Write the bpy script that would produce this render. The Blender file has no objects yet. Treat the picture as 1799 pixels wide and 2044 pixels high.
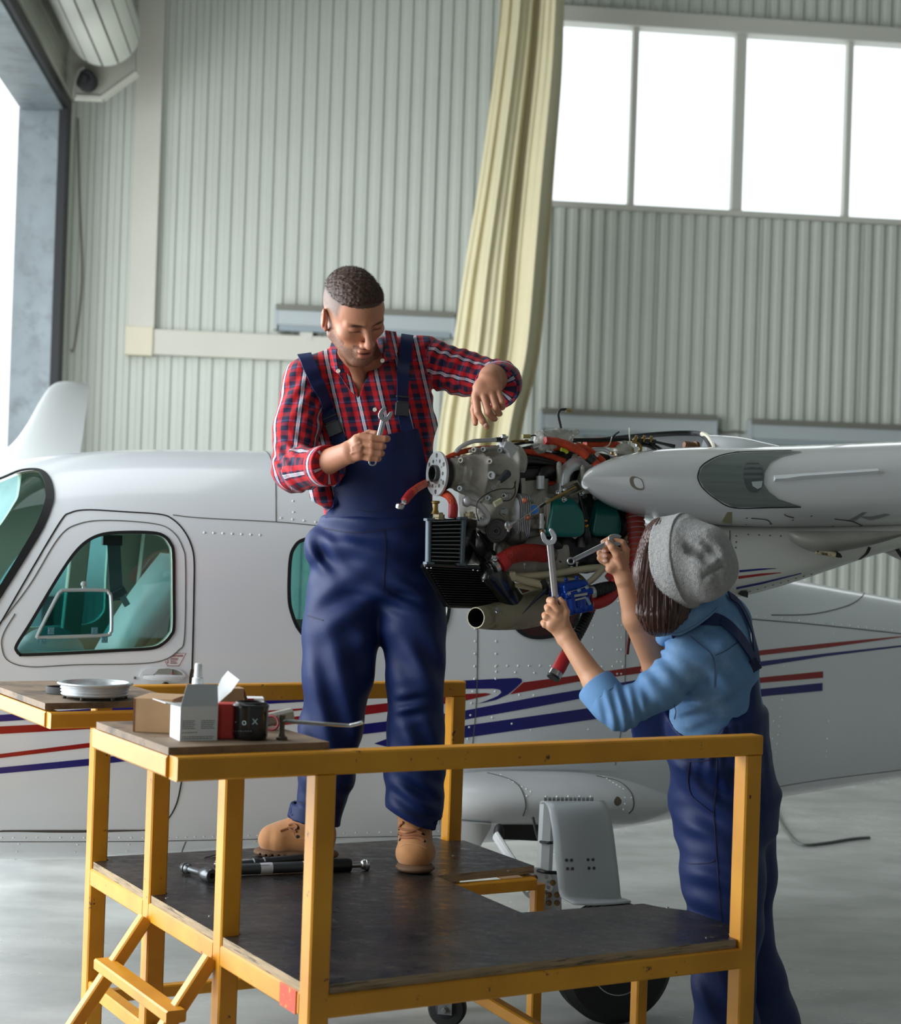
import bpy, math, random
import numpy as np
from mathutils import Vector, Matrix, geometry
from mathutils.bvhtree import BVHTree

random.seed(7)
sc = bpy.context.scene
COL = sc.collection
# ------------------------------------------------------------------ camera
F_PX, CX, CY = 3500.0, 899.5, 1022.0
ROLL = math.radians(1.9)
PITCH = math.atan(28 / 3500)
EYE = Vector((0, 0, 1.55))
cam_d = bpy.data.cameras.new('camera')
cam = bpy.data.objects.new('camera', cam_d)
COL.objects.link(cam)
cam_d.sensor_fit = 'HORIZONTAL'
cam_d.sensor_width = 24.0
cam_d.lens = 24.0 * F_PX / 1799.0
cam_d.clip_end = 300
cam.matrix_world = (Matrix.Translation(EYE) @ Matrix.Rotation(math.pi / 2 + PITCH, 4, 'X')
                    @ Matrix.Rotation(ROLL, 4, 'Z'))
cam_d.dof.use_dof = True
cam_d.dof.focus_distance = 5.0
cam_d.dof.aperture_fstop = 3.4
sc.camera = cam

# ------------------------------------------------------------------ light
world = bpy.data.worlds.new('world')
sc.world = world
world.use_nodes = True
bg = world.node_tree.nodes['Background']
bg.inputs[0].default_value = (0.93, 0.97, 1.0, 1)
bg.inputs[1].default_value = 1.6


def area(name, loc, target, sx, sy, power, col=(1, 1, 1)):
    l = bpy.data.lights.new(name, 'AREA')
    l.shape = 'RECTANGLE'
    l.size, l.size_y, l.energy, l.color = sx, sy, power, col
    o = bpy.data.objects.new(name, l)
    COL.objects.link(o)
    o.location = loc
    d = Vector(target) - Vector(loc)
    o.rotation_euler = d.to_track_quat('-Z', 'Y').to_euler()
    return o


# daylight through the open hangar door on the left, the roof lights, and the gate behind the camera
area('door_daylight', (-5.2, 6.0, 2.4), (0.3, 6.4, 0.8), 9.0, 4.6, 860, (0.90, 0.955, 1.0))
area('roof_light', (-1.6, 8.2, 8.2), (-0.6, 8.4, 0.0), 4.0, 7.0, 170, (0.93, 0.97, 1.0))
area('gate_daylight', (-4.5, -6.0, 4.0), (0.4, 5.5, 1.2), 6.0, 4.0, 55, (1.0, 0.99, 0.97))
area('wall_fill', (-2.6, 12.6, 3.2), (0.6, 15.6, 2.9), 2.5, 3.0, 60, (0.96, 0.99, 1.0))  # added lamp inside the door, brightens the left of the back wall
sc.view_settings.view_transform = 'Standard'
sc.view_settings.look = 'None'
sc.view_settings.gamma = 1.0
sc.view_settings.use_curve_mapping = False
sc.view_settings.exposure = 0.0
try:
    sc.cycles.use_denoising = True
    sc.cycles.max_bounces = 8
    sc.cycles.transparent_max_bounces = 24
    sc.cycles.sample_clamp_indirect = 6.0
except Exception:
    pass

# ------------------------------------------------------------------ pixel -> world helpers
_c, _s = math.cos(ROLL), math.sin(ROLL)
_cp, _sp = math.cos(PITCH), math.sin(PITCH)


def ray(px, py):
    x = (px - CX) / F_PX
    y = -(py - CY) / F_PX
    X = _c * x - _s * y
    Z = _s * x + _c * y
    return Vector((X, _cp - _sp * Z, _sp + _cp * Z))


def P(px, py, d):
    r = ray(px, py)
    return EYE + r * (d / r.y)


def G(px, py, z):
    r = ray(px, py)
    return EYE + r * ((z - EYE.z) / r.z)


def S(v):
    """sRGB 0..255 -> linear"""
    out = []
    for c in v:
        c = c / 255.0
        out.append(c / 12.92 if c <= 0.04045 else ((c + 0.055) / 1.055) ** 2.4)
    return tuple(out)


# ------------------------------------------------------------------ materials
MATS = {}


def mat(name, col, rough=0.5, metal=0.0, var=0.0, vscale=8.0, bump=0.0, bscale=60.0, coat=0.0,
        spec=None, trans=0.0, stain=None, sscale=3.0, slo=0.55, shi=0.62, stretch=None, sheen=0.0,
        attr=None, emit=None, rvar=0.0, sss=0.0):
    if name in MATS:
        return MATS[name]
    m = bpy.data.materials.new(name)
    m.use_nodes = True
    nt = m.node_tree
    b = nt.nodes['Principled BSDF']
    c = S(col)
    b.inputs['Base Color'].default_value = (*c, 1)
    b.inputs['Roughness'].default_value = rough
    b.inputs['Metallic'].default_value = metal
    if coat:
        b.inputs['Coat Weight'].default_value = coat
        b.inputs['Coat Roughness'].default_value = 0.08
    if spec is not None:
        b.inputs['Specular IOR Level'].default_value = spec
    if trans:
        b.inputs['Transmission Weight'].default_value = trans
    if sheen:
        b.inputs['Sheen Weight'].default_value = sheen
        b.inputs['Sheen Roughness'].default_value = 0.5
    if sss:
        b.inputs['Subsurface Weight'].default_value = sss
        b.inputs['Subsurface Radius'].default_value = (0.010, 0.004, 0.002)
        b.inputs['Subsurface Scale'].default_value = 0.6
    if emit:
        b.inputs['Emission Color'].default_value = (*S(col), 1)
        b.inputs['Emission Strength'].default_value = emit
    N, L = nt.nodes, nt.links
    co = N.new('ShaderNodeTexCoord')
    vec = co.outputs['Object']
    if stretch:
        mp = N.new('ShaderNodeMapping')
        mp.inputs['Scale'].default_value = stretch
        L.new(vec, mp.inputs[0])
        vec = mp.outputs[0]
    base = None
    if attr:
        at = N.new('ShaderNodeAttribute')
        at.attribute_name = attr
        base = at.outputs['Color']
    if var:
        n = N.new('ShaderNodeTexNoise')
        n.inputs['Scale'].default_value = vscale
        n.inputs['Detail'].default_value = 6
        L.new(vec, n.inputs['Vector'])
        mr = N.new('ShaderNodeMapRange')
        mr.inputs[1].default_value, mr.inputs[2].default_value = 0.3, 0.7
        mr.inputs[3].default_value, mr.inputs[4].default_value = 1 - var, 1 + var
        L.new(n.outputs[0], mr.inputs[0])
        mx = N.new('ShaderNodeVectorMath')
        mx.operation = 'SCALE'
        if base is None:
            mx.inputs[0].default_value = c
        else:
            L.new(base, mx.inputs[0])
        L.new(mr.outputs[0], mx.inputs['Scale'])
        base = mx.outputs[0]
        if rvar:
            mr2 = N.new('ShaderNodeMapRange')
            mr2.inputs[1].default_value, mr2.inputs[2].default_value = 0.3, 0.7
            mr2.inputs[3].default_value, mr2.inputs[4].default_value = max(0.02, rough - rvar), rough + rvar
            L.new(n.outputs[0], mr2.inputs[0])
            L.new(mr2.outputs[0], b.inputs['Roughness'])
    if stain:
        n = N.new('ShaderNodeTexNoise')
        n.inputs['Scale'].default_value = sscale
        n.inputs['Detail'].default_value = 8
        n.inputs['Roughness'].default_value = 0.65
        L.new(vec, n.inputs['Vector'])
        mr = N.new('ShaderNodeMapRange')
        mr.inputs[1].default_value, mr.inputs[2].default_value = slo, shi
        L.new(n.outputs[0], mr.inputs[0])
        mx = N.new('ShaderNodeMix')
        mx.data_type = 'RGBA'
        if base is None:
            mx.inputs['A'].default_value = (*c, 1)
        else:
            L.new(base, mx.inputs['A'])
        mx.inputs['B'].default_value = (*S(stain), 1)
        L.new(mr.outputs[0], mx.inputs['Factor'])
        base = mx.outputs['Result']
    if base is not None:
        L.new(base, b.inputs['Base Color'])
    if bump:
        n = N.new('ShaderNodeTexNoise')
        n.inputs['Scale'].default_value = bscale
        n.inputs['Detail'].default_value = 4
        L.new(vec, n.inputs['Vector'])
        bp = N.new('ShaderNodeBump')
        bp.inputs['Strength'].default_value = bump
        bp.inputs['Distance'].default_value = 0.01
        L.new(n.outputs[0], bp.inputs['Height'])
        L.new(bp.outputs[0], b.inputs['Normal'])
    MATS[name] = m
    return m


def glass(name, tint, gloss=0.12, rough=0.02):
    """clear pane: tinted see-through sheet with a fresnel reflection"""
    if name in MATS:
        return MATS[name]
    m = bpy.data.materials.new(name)
    m.use_nodes = True
    nt = m.node_tree
    nt.nodes.clear()
    N, L = nt.nodes, nt.links
    out = N.new('ShaderNodeOutputMaterial')
    tr = N.new('ShaderNodeBsdfTransparent')
    tr.inputs[0].default_value = (*S(tint), 1)
    gl = N.new('ShaderNodeBsdfGlossy')
    gl.inputs['Roughness'].default_value = rough
    fr = N.new('ShaderNodeLayerWeight')
    pw = N.new('ShaderNodeMath')
    pw.operation = 'POWER'
    pw.inputs[1].default_value = 4.0
    L.new(fr.outputs['Facing'], pw.inputs[0])
    ad = N.new('ShaderNodeMath')
    ad.operation = 'MULTIPLY_ADD'
    ad.inputs[1].default_value = 0.6
    ad.inputs[2].default_value = gloss
    L.new(pw.outputs[0], ad.inputs[0])
    mx = N.new('ShaderNodeMixShader')
    L.new(ad.outputs[0], mx.inputs[0])
    L.new(tr.outputs[0], mx.inputs[1])
    L.new(gl.outputs[0], mx.inputs[2])
    L.new(mx.outputs[0], out.inputs[0])
    MATS[name] = m
    return m


# ------------------------------------------------------------------ objects
def put(o, parent=None):
    COL.objects.link(o)
    if parent is not None:
        o.parent = parent
    return o


def root_loc(parent):
    v = Vector((0, 0, 0))
    while parent is not None:
        v = v + parent.location
        parent = parent.parent
    return v


def thing(name, loc, label, cat, group=None):
    o = bpy.data.objects.new(name, None)
    o.empty_display_size = 0.1
    o.location = loc
    COL.objects.link(o)
    tag(o, label, cat, group)
    return o


def tag(o, label, cat, group=None, kind=None):
    if label:
        o['label'] = label
    if cat:
        o['category'] = cat
    if group:
        o['group'] = group
    if kind:
        o['kind'] = kind
    return o


def frame_from(axis, up=(0, 0, 1)):
    z = Vector(axis).normalized()
    u = Vector(up)
    x = u - z * u.dot(z)
    if x.length < 1e-4:
        u = Vector((1, 0, 0))
        x = u - z * u.dot(z)
    x.normalize()
    y = z.cross(x)
    return x, y, z


class M:
    """collects geometry in world space, build() links it as one mesh object"""

    def __init__(self):
        self.v = []
        self.f = []

    def add(self, vs, fs):
        n = len(self.v)
        self.v += [Vector(v) for v in vs]
        self.f += [tuple(i + n for i in f) for f in fs]
        return self

    def sect(self, p0, p1, sec, up=(0, 0, 1), sec1=None):
        """extrude a closed 2d section (list of (a,b)) from p0 to p1; a along up, b sideways"""
        p0, p1 = Vector(p0), Vector(p1)
        x, y, z = frame_from(p1 - p0, up)
        sec1 = sec1 or sec
        n = len(sec)
        vs = [p0 + x * a + y * b for a, b in sec] + [p1 + x * a + y * b for a, b in sec1]
        fs = [(i, (i + 1) % n, n + (i + 1) % n, n + i) for i in range(n)]
        fs += [tuple(range(n))[::-1], tuple(range(n, 2 * n))]
        return self.add(vs, fs)

    def beam(self, p0, p1, h, w, up=(0, 0, 1), ch=0.004):
        a, b = h / 2, w / 2
        c = min(ch, a * 0.5, b * 0.5)
        sec = [(a, -b + c), (a, b - c), (a - c, b), (-a + c, b), (-a, b - c), (-a, -b + c), (-a + c, -b), (a - c, -b)]
        return self.sect(p0, p1, sec, up)

    def box(self, c, s, R=None, ch=0.0):
        c = Vector(c)
        sx, sy, sz = s[0] / 2, s[1] / 2, s[2] / 2
        R = R or Matrix.Identity(3)
        z = R @ Vector((0, 0, sz))
        return self.beam(c - z, c + z, sx * 2, sy * 2, R @ Vector((1, 0, 0)), ch or min(sx, sy) * 0.06)

    def tube(self, pts, r, n=12, caps=True, flat=1.0, up=None, bulge=None):
        pts = [Vector(p) for p in pts]
        m = len(pts)
        rs = r if isinstance(r, (list, tuple)) else [r] * m
        tan = []
        for i in range(m):
            a = pts[max(0, i - 1)]
            b = pts[min(m - 1, i + 1)]
            t = b - a
            tan.append(t.normalized() if t.length > 1e-9 else Vector((0, 0, 1)))
        x, y, _ = frame_from(tan[0], up or (0.013, 0.02, 1))
        vs, fs = [], []
        for i in range(m):
            t = tan[i]
            x = (x - t * x.dot(t)).normalized()
            y = t.cross(x)
            for k in range(n):
                a = 2 * math.pi * k / n
                rr = rs[i]
                vs.append(pts[i] + x * (math.cos(a) * rr) + y * (math.sin(a) * rr * flat))
        for i in range(m - 1):
            for k in range(n):
                fs.append((i * n + k, i * n + (k + 1) % n, (i + 1) * n + (k + 1) % n, (i + 1) * n + k))
        if caps:
            fs.append(tuple(range(n))[::-1])
            fs.append(tuple(range((m - 1) * n, m * n)))
        return self.add(vs, fs)

    def lathe(self, p, axis, prof, n=32, up=(0, 0, 1), cap=True):
        """prof: list of (t along axis, radius)"""
        p = Vector(p)
        x, y, z = frame_from(axis, up)
        vs, fs = [], []
        for t, r in prof:
            for k in range(n):
                a = 2 * math.pi * k / n
                vs.append(p + z * t + x * (r * math.cos(a)) + y * (r * math.sin(a)))
        for i in range(len(prof) - 1):
            for k in range(n):
                fs.append((i * n + k, i * n + (k + 1) % n, (i + 1) * n + (k + 1) % n, (i + 1) * n + k))
        if cap:
            fs.append(tuple(range(n))[::-1])
            fs.append(tuple(range((len(prof) - 1) * n, len(prof) * n)))
        return self.add(vs, fs)

    def cyl(self, p0, p1, r, n=16, r1=None, ch=None):
        p0, p1 = Vector(p0), Vector(p1)
        L = (p1 - p0).length
        r1 = r if r1 is None else r1
        c = ch if ch is not None else min(r, L) * 0.12
        return self.lathe(p0, p1 - p0, [(0, r - c), (c, r), (L - c, r1), (L, r1 - c)], n)

    def hexbolt(self, p, axis, r, h, n=6):
        p = Vector(p)
        a = Vector(axis).normalized()
        self.lathe(p, a, [(0, r * 1.35), (h * 0.2, r * 1.35)], 14)
        return self.lathe(p + a * h * 0.2, a, [(0, r), (h * 0.7, r), (h * 0.8, r * 0.85)], n)

    def ell(self, c, r, R=None, nu=20, nv=12):
        c = Vector(c)
        R = R or Matrix.Identity(3)
        if not isinstance(r, (list, tuple)):
            r = (r, r, r)
        vs, fs = [], []
        for j in range(1, nv):
            t = math.pi * j / nv
            for i in range(nu):
                a = 2 * math.pi * i / nu
                vs.append(c + R @ Vector((r[0] * math.sin(t) * math.cos(a), r[1] * math.sin(t) * math.sin(a), r[2] * math.cos(t))))
        top, bot = len(vs), len(vs) + 1
        vs += [c + R @ Vector((0, 0, r[2])), c + R @ Vector((0, 0, -r[2]))]
        for j in range(nv - 2):
            for i in range(nu):
                fs.append((j * nu + i, (j + 1) * nu + i, (j + 1) * nu + (i + 1) % nu, j * nu + (i + 1) % nu))
        for i in range(nu):
            fs.append((top, i, (i + 1) % nu))
            fs.append((bot, (nv - 2) * nu + (i + 1) % nu, (nv - 2) * nu + i))
        return self.add(vs, fs)

    def loft(self, rings, caps=True, closed=True):
        n = len(rings[0])
        vs = [v for r in rings for v in r]
        fs = []
        m = n if closed else n - 1
        for i in range(len(rings) - 1):
            for k in range(m):
                fs.append((i * n + k, i * n + (k + 1) % n, (i + 1) * n + (k + 1) % n, (i + 1) * n + k))
        if caps and closed:
            fs.append(tuple(range(n))[::-1])
            fs.append(tuple(range((len(rings) - 1) * n, len(rings) * n)))
        return self.add(vs, fs)

    def plate(self, pts, thick, nrm, holes=None):
        """flat polygon (world points) given thickness along nrm; holes = list of point loops (cut through)"""
        nrm = Vector(nrm).normalized()
        pts = [Vector(p) for p in pts]
        loops = [pts] + [[Vector(q) for q in h] for h in (holes or [])]
        flat = [v for l in loops for v in l]
        x, y, z = frame_from(nrm)
        o = flat[0]
        if not holes:
            tris = [tuple(range(len(pts)))]
        else:
            co2 = [Vector(((v - o).dot(x), (v - o).dot(y))) for v in flat]
            edges = []
            k = 0
            for l in loops:
                n = len(l)
                edges += [(k + i, k + (i + 1) % n) for i in range(n)]
                k += n
            res = geometry.delaunay_2d_cdt(co2, edges, [], 1, 1e-7)
            vv, tt = res[0], res[2]
            flat = [o + x * a.x + y * a.y for a in vv]
            tris = []
            hp = [[Vector(((v - o).dot(x), (v - o).dot(y))) for v in l] for l in loops[1:]]
            for t in tt:
                cx = sum(vv[i].x for i in t) / len(t)
                cy = sum(vv[i].y for i in t) / len(t)
                if not any(inpoly(cx, cy, h) for h in hp):
                    tris.append(tuple(t))
        n = len(flat)
        vs = [v + nrm * thick / 2 for v in flat] + [v - nrm * thick / 2 for v in flat]
        fs = [t for t in tris] + [tuple(i + n for i in t)[::-1] for t in tris]
        # side walls along boundary edges
        cnt = {}
        for t in tris:
            for i in range(len(t)):
                a, b = t[i], t[(i + 1) % len(t)]
                cnt.setdefault((min(a, b), max(a, b)), []).append((a, b))
        for e, l in cnt.items():
            if len(l) == 1:
                a, b = l[0]
                fs.append((b, a, a + n, b + n))
        return self.add(vs, fs)

    def build(self, name, m, parent=None, smooth=35, label=None, kind=None, bevel=0):
        off = root_loc(parent)
        me = bpy.data.meshes.new(name)
        me.from_pydata([tuple(v - off) for v in self.v], [], self.f)
        me.validate()
        me.materials.append(m)
        bm_fix(me)
        if smooth:
            me.shade_smooth()
            me.set_sharp_from_angle(angle=math.radians(smooth))
        o = bpy.data.objects.new(name, me)
        put(o, parent)
        if bevel:
            b = o.modifiers.new('bevel', 'BEVEL')
            b.width = bevel
            b.segments = 2
            b.limit_method = 'ANGLE'
        if label:
            o['label'] = label
        if kind:
            o['kind'] = kind
        return o


def bm_fix(me):
    import bmesh
    bm = bmesh.new()
    bm.from_mesh(me)
    bmesh.ops.recalc_face_normals(bm, faces=bm.faces)
    bm.to_mesh(me)
    bm.free()


def inpoly(x, y, poly):
    c = False
    n = len(poly)
    j = n - 1
    for i in range(n):
        xi, yi, xj, yj = poly[i][0], poly[i][1], poly[j][0], poly[j][1]
        if (yi > y) != (yj > y) and x < (xj - xi) * (y - yi) / (yj - yi) + xi:
            c = not c
        j = i
    return c


def smooth_path(pts, n=6, closed=False):
    """Catmull-Rom through tuples of any dimension"""
    P_ = [np.array(p, float) for p in pts]
    m = len(P_)
    out = []
    rng = range(m) if closed else range(m - 1)
    for i in rng:
        p1, p2 = P_[i], P_[(i + 1) % m]
        p0 = P_[i - 1] if (closed or i > 0) else 2 * p1 - p2
        p3 = P_[(i + 2) % m] if (closed or i + 2 < m) else 2 * p2 - p1
        for k in range(n):
            t = k / n
            out.append(0.5 * ((2 * p1) + (-p0 + p2) * t + (2 * p0 - 5 * p1 + 4 * p2 - p3) * t * t + (-p0 + 3 * p1 - 3 * p2 + p3) * t ** 3))
    if not closed:
        out.append(P_[-1])
    return [tuple(o) for o in out]


def bvh_of(o):
    dg = bpy.context.evaluated_depsgraph_get()
    dg.update()
    e = o.evaluated_get(dg)
    me = e.to_mesh()
    mw = o.matrix_world.copy()
    off = root_loc(o.parent) + o.location if o.parent else o.location
    vs = [v.co + off for v in me.vertices]
    t = BVHTree.FromPolygons(vs, [tuple(p.vertices) for p in me.polygons])
    e.to_mesh_clear()
    return t


def hit(bv, px, py, far=False):
    r = ray(px, py).normalized()
    loc, n, i, d = bv.ray_cast(EYE, r)
    if loc is None:
        return None, None
    if n.dot(r) > 0:
        n = -n
    return loc, n


def decal(poly, bv, off=0.002, thick=0.001, step=12, name='decal', m=None, parent=None, label=None, kind=None, holes=()):
    """a thin skin lying on an existing surface; outline given where the photo shows it"""
    poly = [Vector((p[0], p[1])) for p in poly]
    pts = []
    n = len(poly)
    for i in range(n):
        a, b = poly[i], poly[(i + 1) % n]
        k = max(1, int((b - a).length / step))
        pts += [a.lerp(b, j / k) for j in range(k)]
    nb = len(pts)
    edges = [(i, (i + 1) % nb) for i in range(nb)]
    x0, x1 = min(p.x for p in pts), max(p.x for p in pts)
    y0, y1 = min(p.y for p in pts), max(p.y for p in pts)
    x = x0 + step * 0.5
    while x < x1:
        y = y0 + step * 0.5
        while y < y1:
            if inpoly(x, y, poly):
                pts.append(Vector((x, y)))
            y += step
        x += step
    vv, _, tt = geometry.delaunay_2d_cdt(pts, edges, [], 1, 1e-6)[:3]
    g = M()
    vs, ok = [], []
    for v in vv:
        l, nn = hit(bv, v.x, v.y)
        ok.append(l is not None)
        vs.append((l + nn * off, l + nn * (off - thick - 0.0005)) if l is not None else (EYE, EYE))
    nv = len(vs)
    fs = []
    cnt = {}
    for t in tt:
        if all(ok[i] for i in t):
            ll = max((vs[t[0]][0] - vs[t[1]][0]).length, (vs[t[1]][0] - vs[t[2]][0]).length)
            if ll > 0.35:
                continue
            fs.append(tuple(t))
            for i in range(len(t)):
                a, b = t[i], t[(i + 1) % len(t)]
                cnt.setdefault((min(a, b), max(a, b)), []).append((a, b))
    # keep only the largest connected patch
    comp = {}

    def root(i):
        while comp.get(i, i) != i:
            i = comp[i]
        return i
    for t in fs:
        for i in t[1:]:
            comp[root(i)] = root(t[0])
    if fs:
        rs = [root(t[0]) for t in fs]
        big = max(set(rs), key=rs.count)
        fs = [t for t, q in zip(fs, rs) if q == big]
        cnt = {e: l for e, l in cnt.items() if root(e[0]) == big}
    sides = [(l[0][1], l[0][0], l[0][0] + nv, l[0][1] + nv) for l in cnt.values() if len(l) == 1]
    g.add([v[0] for v in vs] + [v[1] for v in vs], fs + [tuple(i + nv for i in f)[::-1] for f in fs] + sides)
    return g.build(name, m, parent, smooth=60, label=label, kind=kind)
# ================================================================== hangar shell
WA = math.radians(6.6)


def wall_d(X):
    return 16.0 + 0.115 * (X + 3.5)


def W(px, py):
    """where a pixel's line of sight meets the back wall -> (X, z)"""
    r = ray(px, py)
    t = (16.0 + 0.115 * 3.5) / (r.y - 0.115 * r.x)
    p = EYE + r * t
    return p.x, p.z


WN = Vector((math.sin(WA), -math.cos(WA), 0))


def WP(X, z, off=0.0):
    return Vector((X, wall_d(X), z)) + WN * off


m_wall = mat('corrugated_sheet', (194, 199, 190), 0.55, var=0.04, vscale=0.8)
m_cream = mat('cream_steel', (200, 198, 186), 0.5, var=0.03, vscale=2)
m_floor = None


def corrugated(name, X0, X1, z0, z1, parent, pitch=0.124, depth=0.026):
    g = M()
    prof = [(0.0, 0.0), (0.42, 0.0), (0.52, 1.0), (0.90, 1.0)]
    xs = []
    k0 = math.floor(X0 / pitch)
    k = k0
    while k * pitch < X1:
        for a, b in prof:
            x = (k + a) * pitch
            if X0 <= x <= X1:
                xs.append((x, b * depth))
        k += 1
    if not xs or xs[0][0] > X0:
        xs.insert(0, (X0, 0))
    xs.append((X1, xs[-1][1]))
    g.loft([[WP(x, z0, o) for x, o in xs], [WP(x, z1, o) for x, o in xs]], caps=False, closed=False)
    # back skin so the sheet has thickness
    g.loft([[WP(X0, z0, -0.05), WP(X1, z0, -0.05)], [WP(X0, z1, -0.05), WP(X1, z1, -0.05)]], caps=False, closed=False)
    return g.build(name, m_wall, parent, smooth=0)


def struct(name, label=None):
    o = bpy.data.objects.new(name, None)
    COL.objects.link(o)
    o['kind'] = 'structure'
    if label:
        o['label'] = label
    return o


wb = struct('wall_back', 'pale ribbed metal sheet wall behind the aircraft')
wx0, wz_sill = W(1110, 402)
wx0 = W(1118, 230)[0]
_, wz_head = W(1135, 22)
wz_sill2 = W(1700, 437)[1]
WZ0 = (wz_sill + wz_sill2) / 2 - 0.02
WZ1 = W(1135, 50)[1]
XR = 7.0
WX0 = wx0 - 0.55
for a, b in ((-3.75, -3.36), (-3.36, -2.35), (-2.35, -1.3), (-1.3, -0.25), (-0.25, WX0)):
    corrugated('wall_panel', a, b - 0.001, 0, 8.4, wb)
for a, b in ((WX0, 1.9), (1.9, 2.9), (2.9, 3.9), (3.9, 5.2), (5.2, XR)):
    corrugated('wall_panel', a, b - 0.006, 0, WZ0, wb)
    corrugated('wall_panel', a, b - 0.006, WZ1 + 0.14, 8.4, wb)

# cream column and girt on the back wall
tr = struct('trim_1', 'cream steel column and girt boxes on the back wall')
cx0, _ = W(268, 300)
cx1, _ = W(322, 300)
_, gz1 = W(500, 668)
_, gz0 = W(500, 718)
g = M()
g.box(WP((cx0 + cx1) / 2, (gz1 + 8.4) / 2, 0.07), (cx1 - cx0, 0.14, 8.4 - gz1), Matrix.Rotation(WA, 3, 'Z'))
g.build('column_casing', m_cream, tr)
g = M()
gx1 = W(880, 700)[0]
gx0 = W(300, 690)[0]
g.beam(WP(gx0, (gz0 + gz1) / 2, 0.06), WP(gx1, (gz0 + gz1) / 2, 0.06), gz1 - gz0, 0.12)
g.build('girt_casing', m_cream, tr)
g = M()
jx0, jx1 = W(252, 690)[0], W(306, 690)[0]
g.beam(WP(jx0, (gz0 + gz1) / 2, 0.075), WP(jx1, (gz0 + gz1) / 2, 0.075), gz1 - gz0 + 0.03, 0.15)
g.build('corner_casing', mat('cream_cap', (214, 206, 182), 0.5), tr, label='yellower cream corner piece')
# thin cable loop hanging down the wall by the door
g = M()
pts = smooth_path([(157, 240, 0), (160, 400, 0), (165, 560, 0), (150, 690, 0), (142, 700, 0)], 6)
g.tube([WP(*W(p[0], p[1]), 0.06) for p in pts], 0.009, 8)
o = g.build('wall_cable', mat('cable_grey', (120, 116, 105), 0.6))
tag(o, 'thin grey cable hanging down the ribbed wall beside the door', 'cable')

# ---- window band: frame, mullions, panes
win = struct('window_1', 'bright high window band in the ribbed wall')
m_frame = mat('window_frame_paint', (196, 196, 186), 0.5)
g = M()
g.beam(WP(WX0, WZ1 + 0.07, 0.05), WP(XR, WZ1 + 0.07, 0.05), 0.15, 0.2)
g.build('window_head', m_frame, win)
g = M()
g.beam(WP(WX0, WZ0 - 0.01, 0.04), WP(XR, WZ0 - 0.01, 0.04), 0.05, 0.14)
g.build('window_sill', m_frame, win)
ml = []
for px, w in ((1262, 0.055), (1472, 0.10), (1690, 0.055), (1905, 0.10), (2125, 0.055)):
    X = W(px, 240)[0]
    ml.append((X, w))
    g = M()
    g.box(WP(X, (WZ0 + WZ1) / 2, 0.03), (w, 0.10, WZ1 - WZ0), Matrix.Rotation(WA, 3, 'Z'))
    g.build('mullion', m_frame, win)
m_pane = glass('window_glass', (250, 252, 252), 0.0)
edges = [WX0] + [x for x, w in ml] + [XR]
for a, b in zip(edges[:-1], edges[1:]):
    g = M()
    g.beam(WP(a + 0.01, (WZ0 + WZ1) / 2, 0), WP(b - 0.01, (WZ0 + WZ1) / 2, 0), WZ1 - WZ0 - 0.02, 0.008)
    g.build('pane', m_pane, win)

# ---- floor
m_floor = bpy.data.materials.new('concrete_floor')
m_floor.use_nodes = True
nt = m_floor.node_tree
N, L = nt.nodes, nt.links
b = N['Principled BSDF']
co = N.new('ShaderNodeTexCoord')
n1 = N.new('ShaderNodeTexNoise')
n1.inputs['Scale'].default_value = 0.9
n1.inputs['Detail'].default_value = 9
n1.inputs['Roughness'].default_value = 0.62
L.new(co.outputs['Object'], n1.inputs['Vector'])
mp = N.new('ShaderNodeMapping')
mp.inputs['Scale'].default_value = (0.8, 1.5, 1)
L.new(co.outputs['Object'], mp.inputs[0])
n2 = N.new('ShaderNodeTexNoise')
n2.inputs['Scale'].default_value = 2.4
n2.inputs['Detail'].default_value = 8
L.new(mp.outputs[0], n2.inputs['Vector'])
cr = N.new('ShaderNodeValToRGB')
cr.color_ramp.elements[0].position = 0.33
cr.color_ramp.elements[0].color = (*S((130, 131, 128)), 1)
cr.color_ramp.elements[1].position = 0.62
cr.color_ramp.elements[1].color = (*S((180, 181, 177)), 1)
mxx = N.new('ShaderNodeMix')
mxx.inputs['Factor'].default_value = 0.5
L.new(n1.outputs[0], mxx.inputs['A'])
L.new(n2.outputs[0], mxx.inputs['B'])
L.new(mxx.outputs['Result'], cr.inputs[0])
L.new(cr.outputs[0], b.inputs['Base Color'])
mr = N.new('ShaderNodeMapRange')
mr.inputs[1].default_value, mr.inputs[2].default_value = 0.3, 0.7
mr.inputs[3].default_value, mr.inputs[4].default_value = 0.14, 0.34
L.new(n1.outputs[0], mr.inputs[0])
L.new(mr.outputs[0], b.inputs['Roughness'])
g = M()
g.box((0.5, 5, -0.1), (19, 27, 0.2))
fl = g.build('floor', m_floor, None, smooth=0)
tag(fl, 'grey worn polished concrete hangar floor', None, kind='structure')

# ---- left wall with the open door, right wall, roof, wall behind the camera
m_shell = mat('shell_sheet', (150, 154, 148), 0.6)
LD = Vector((-0.086, 1.0, 0)).normalized()      # direction of the left wall
JN = P(136, 212, 15.4)                          # upper inner corner of the door opening
JX, JY, JZ = JN.x, JN.y, JN.z


def LP(t, z, off=0.0):
    """point on the left wall plane: t metres toward the camera from the jamb, off towards the room"""
    n = Vector((LD.y, -LD.x, 0))
    return Vector((JX, JY, z)) - LD * t + n * off


m_galv = mat('galvanised_steel', (136, 146, 150), 0.5, metal=0.3, var=0.10, vscale=4, stain=(112, 120, 122), sscale=5, slo=.5, shi=.7)
m_dark = mat('black_rubber', (22, 24, 27), 0.6)
dr = struct('door_1', 'open hangar door frame of galvanised steel at left')
jw = 0.42
g = M()
ja = P(92, 212, 15.4)
zt = JZ - 0.03
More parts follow.
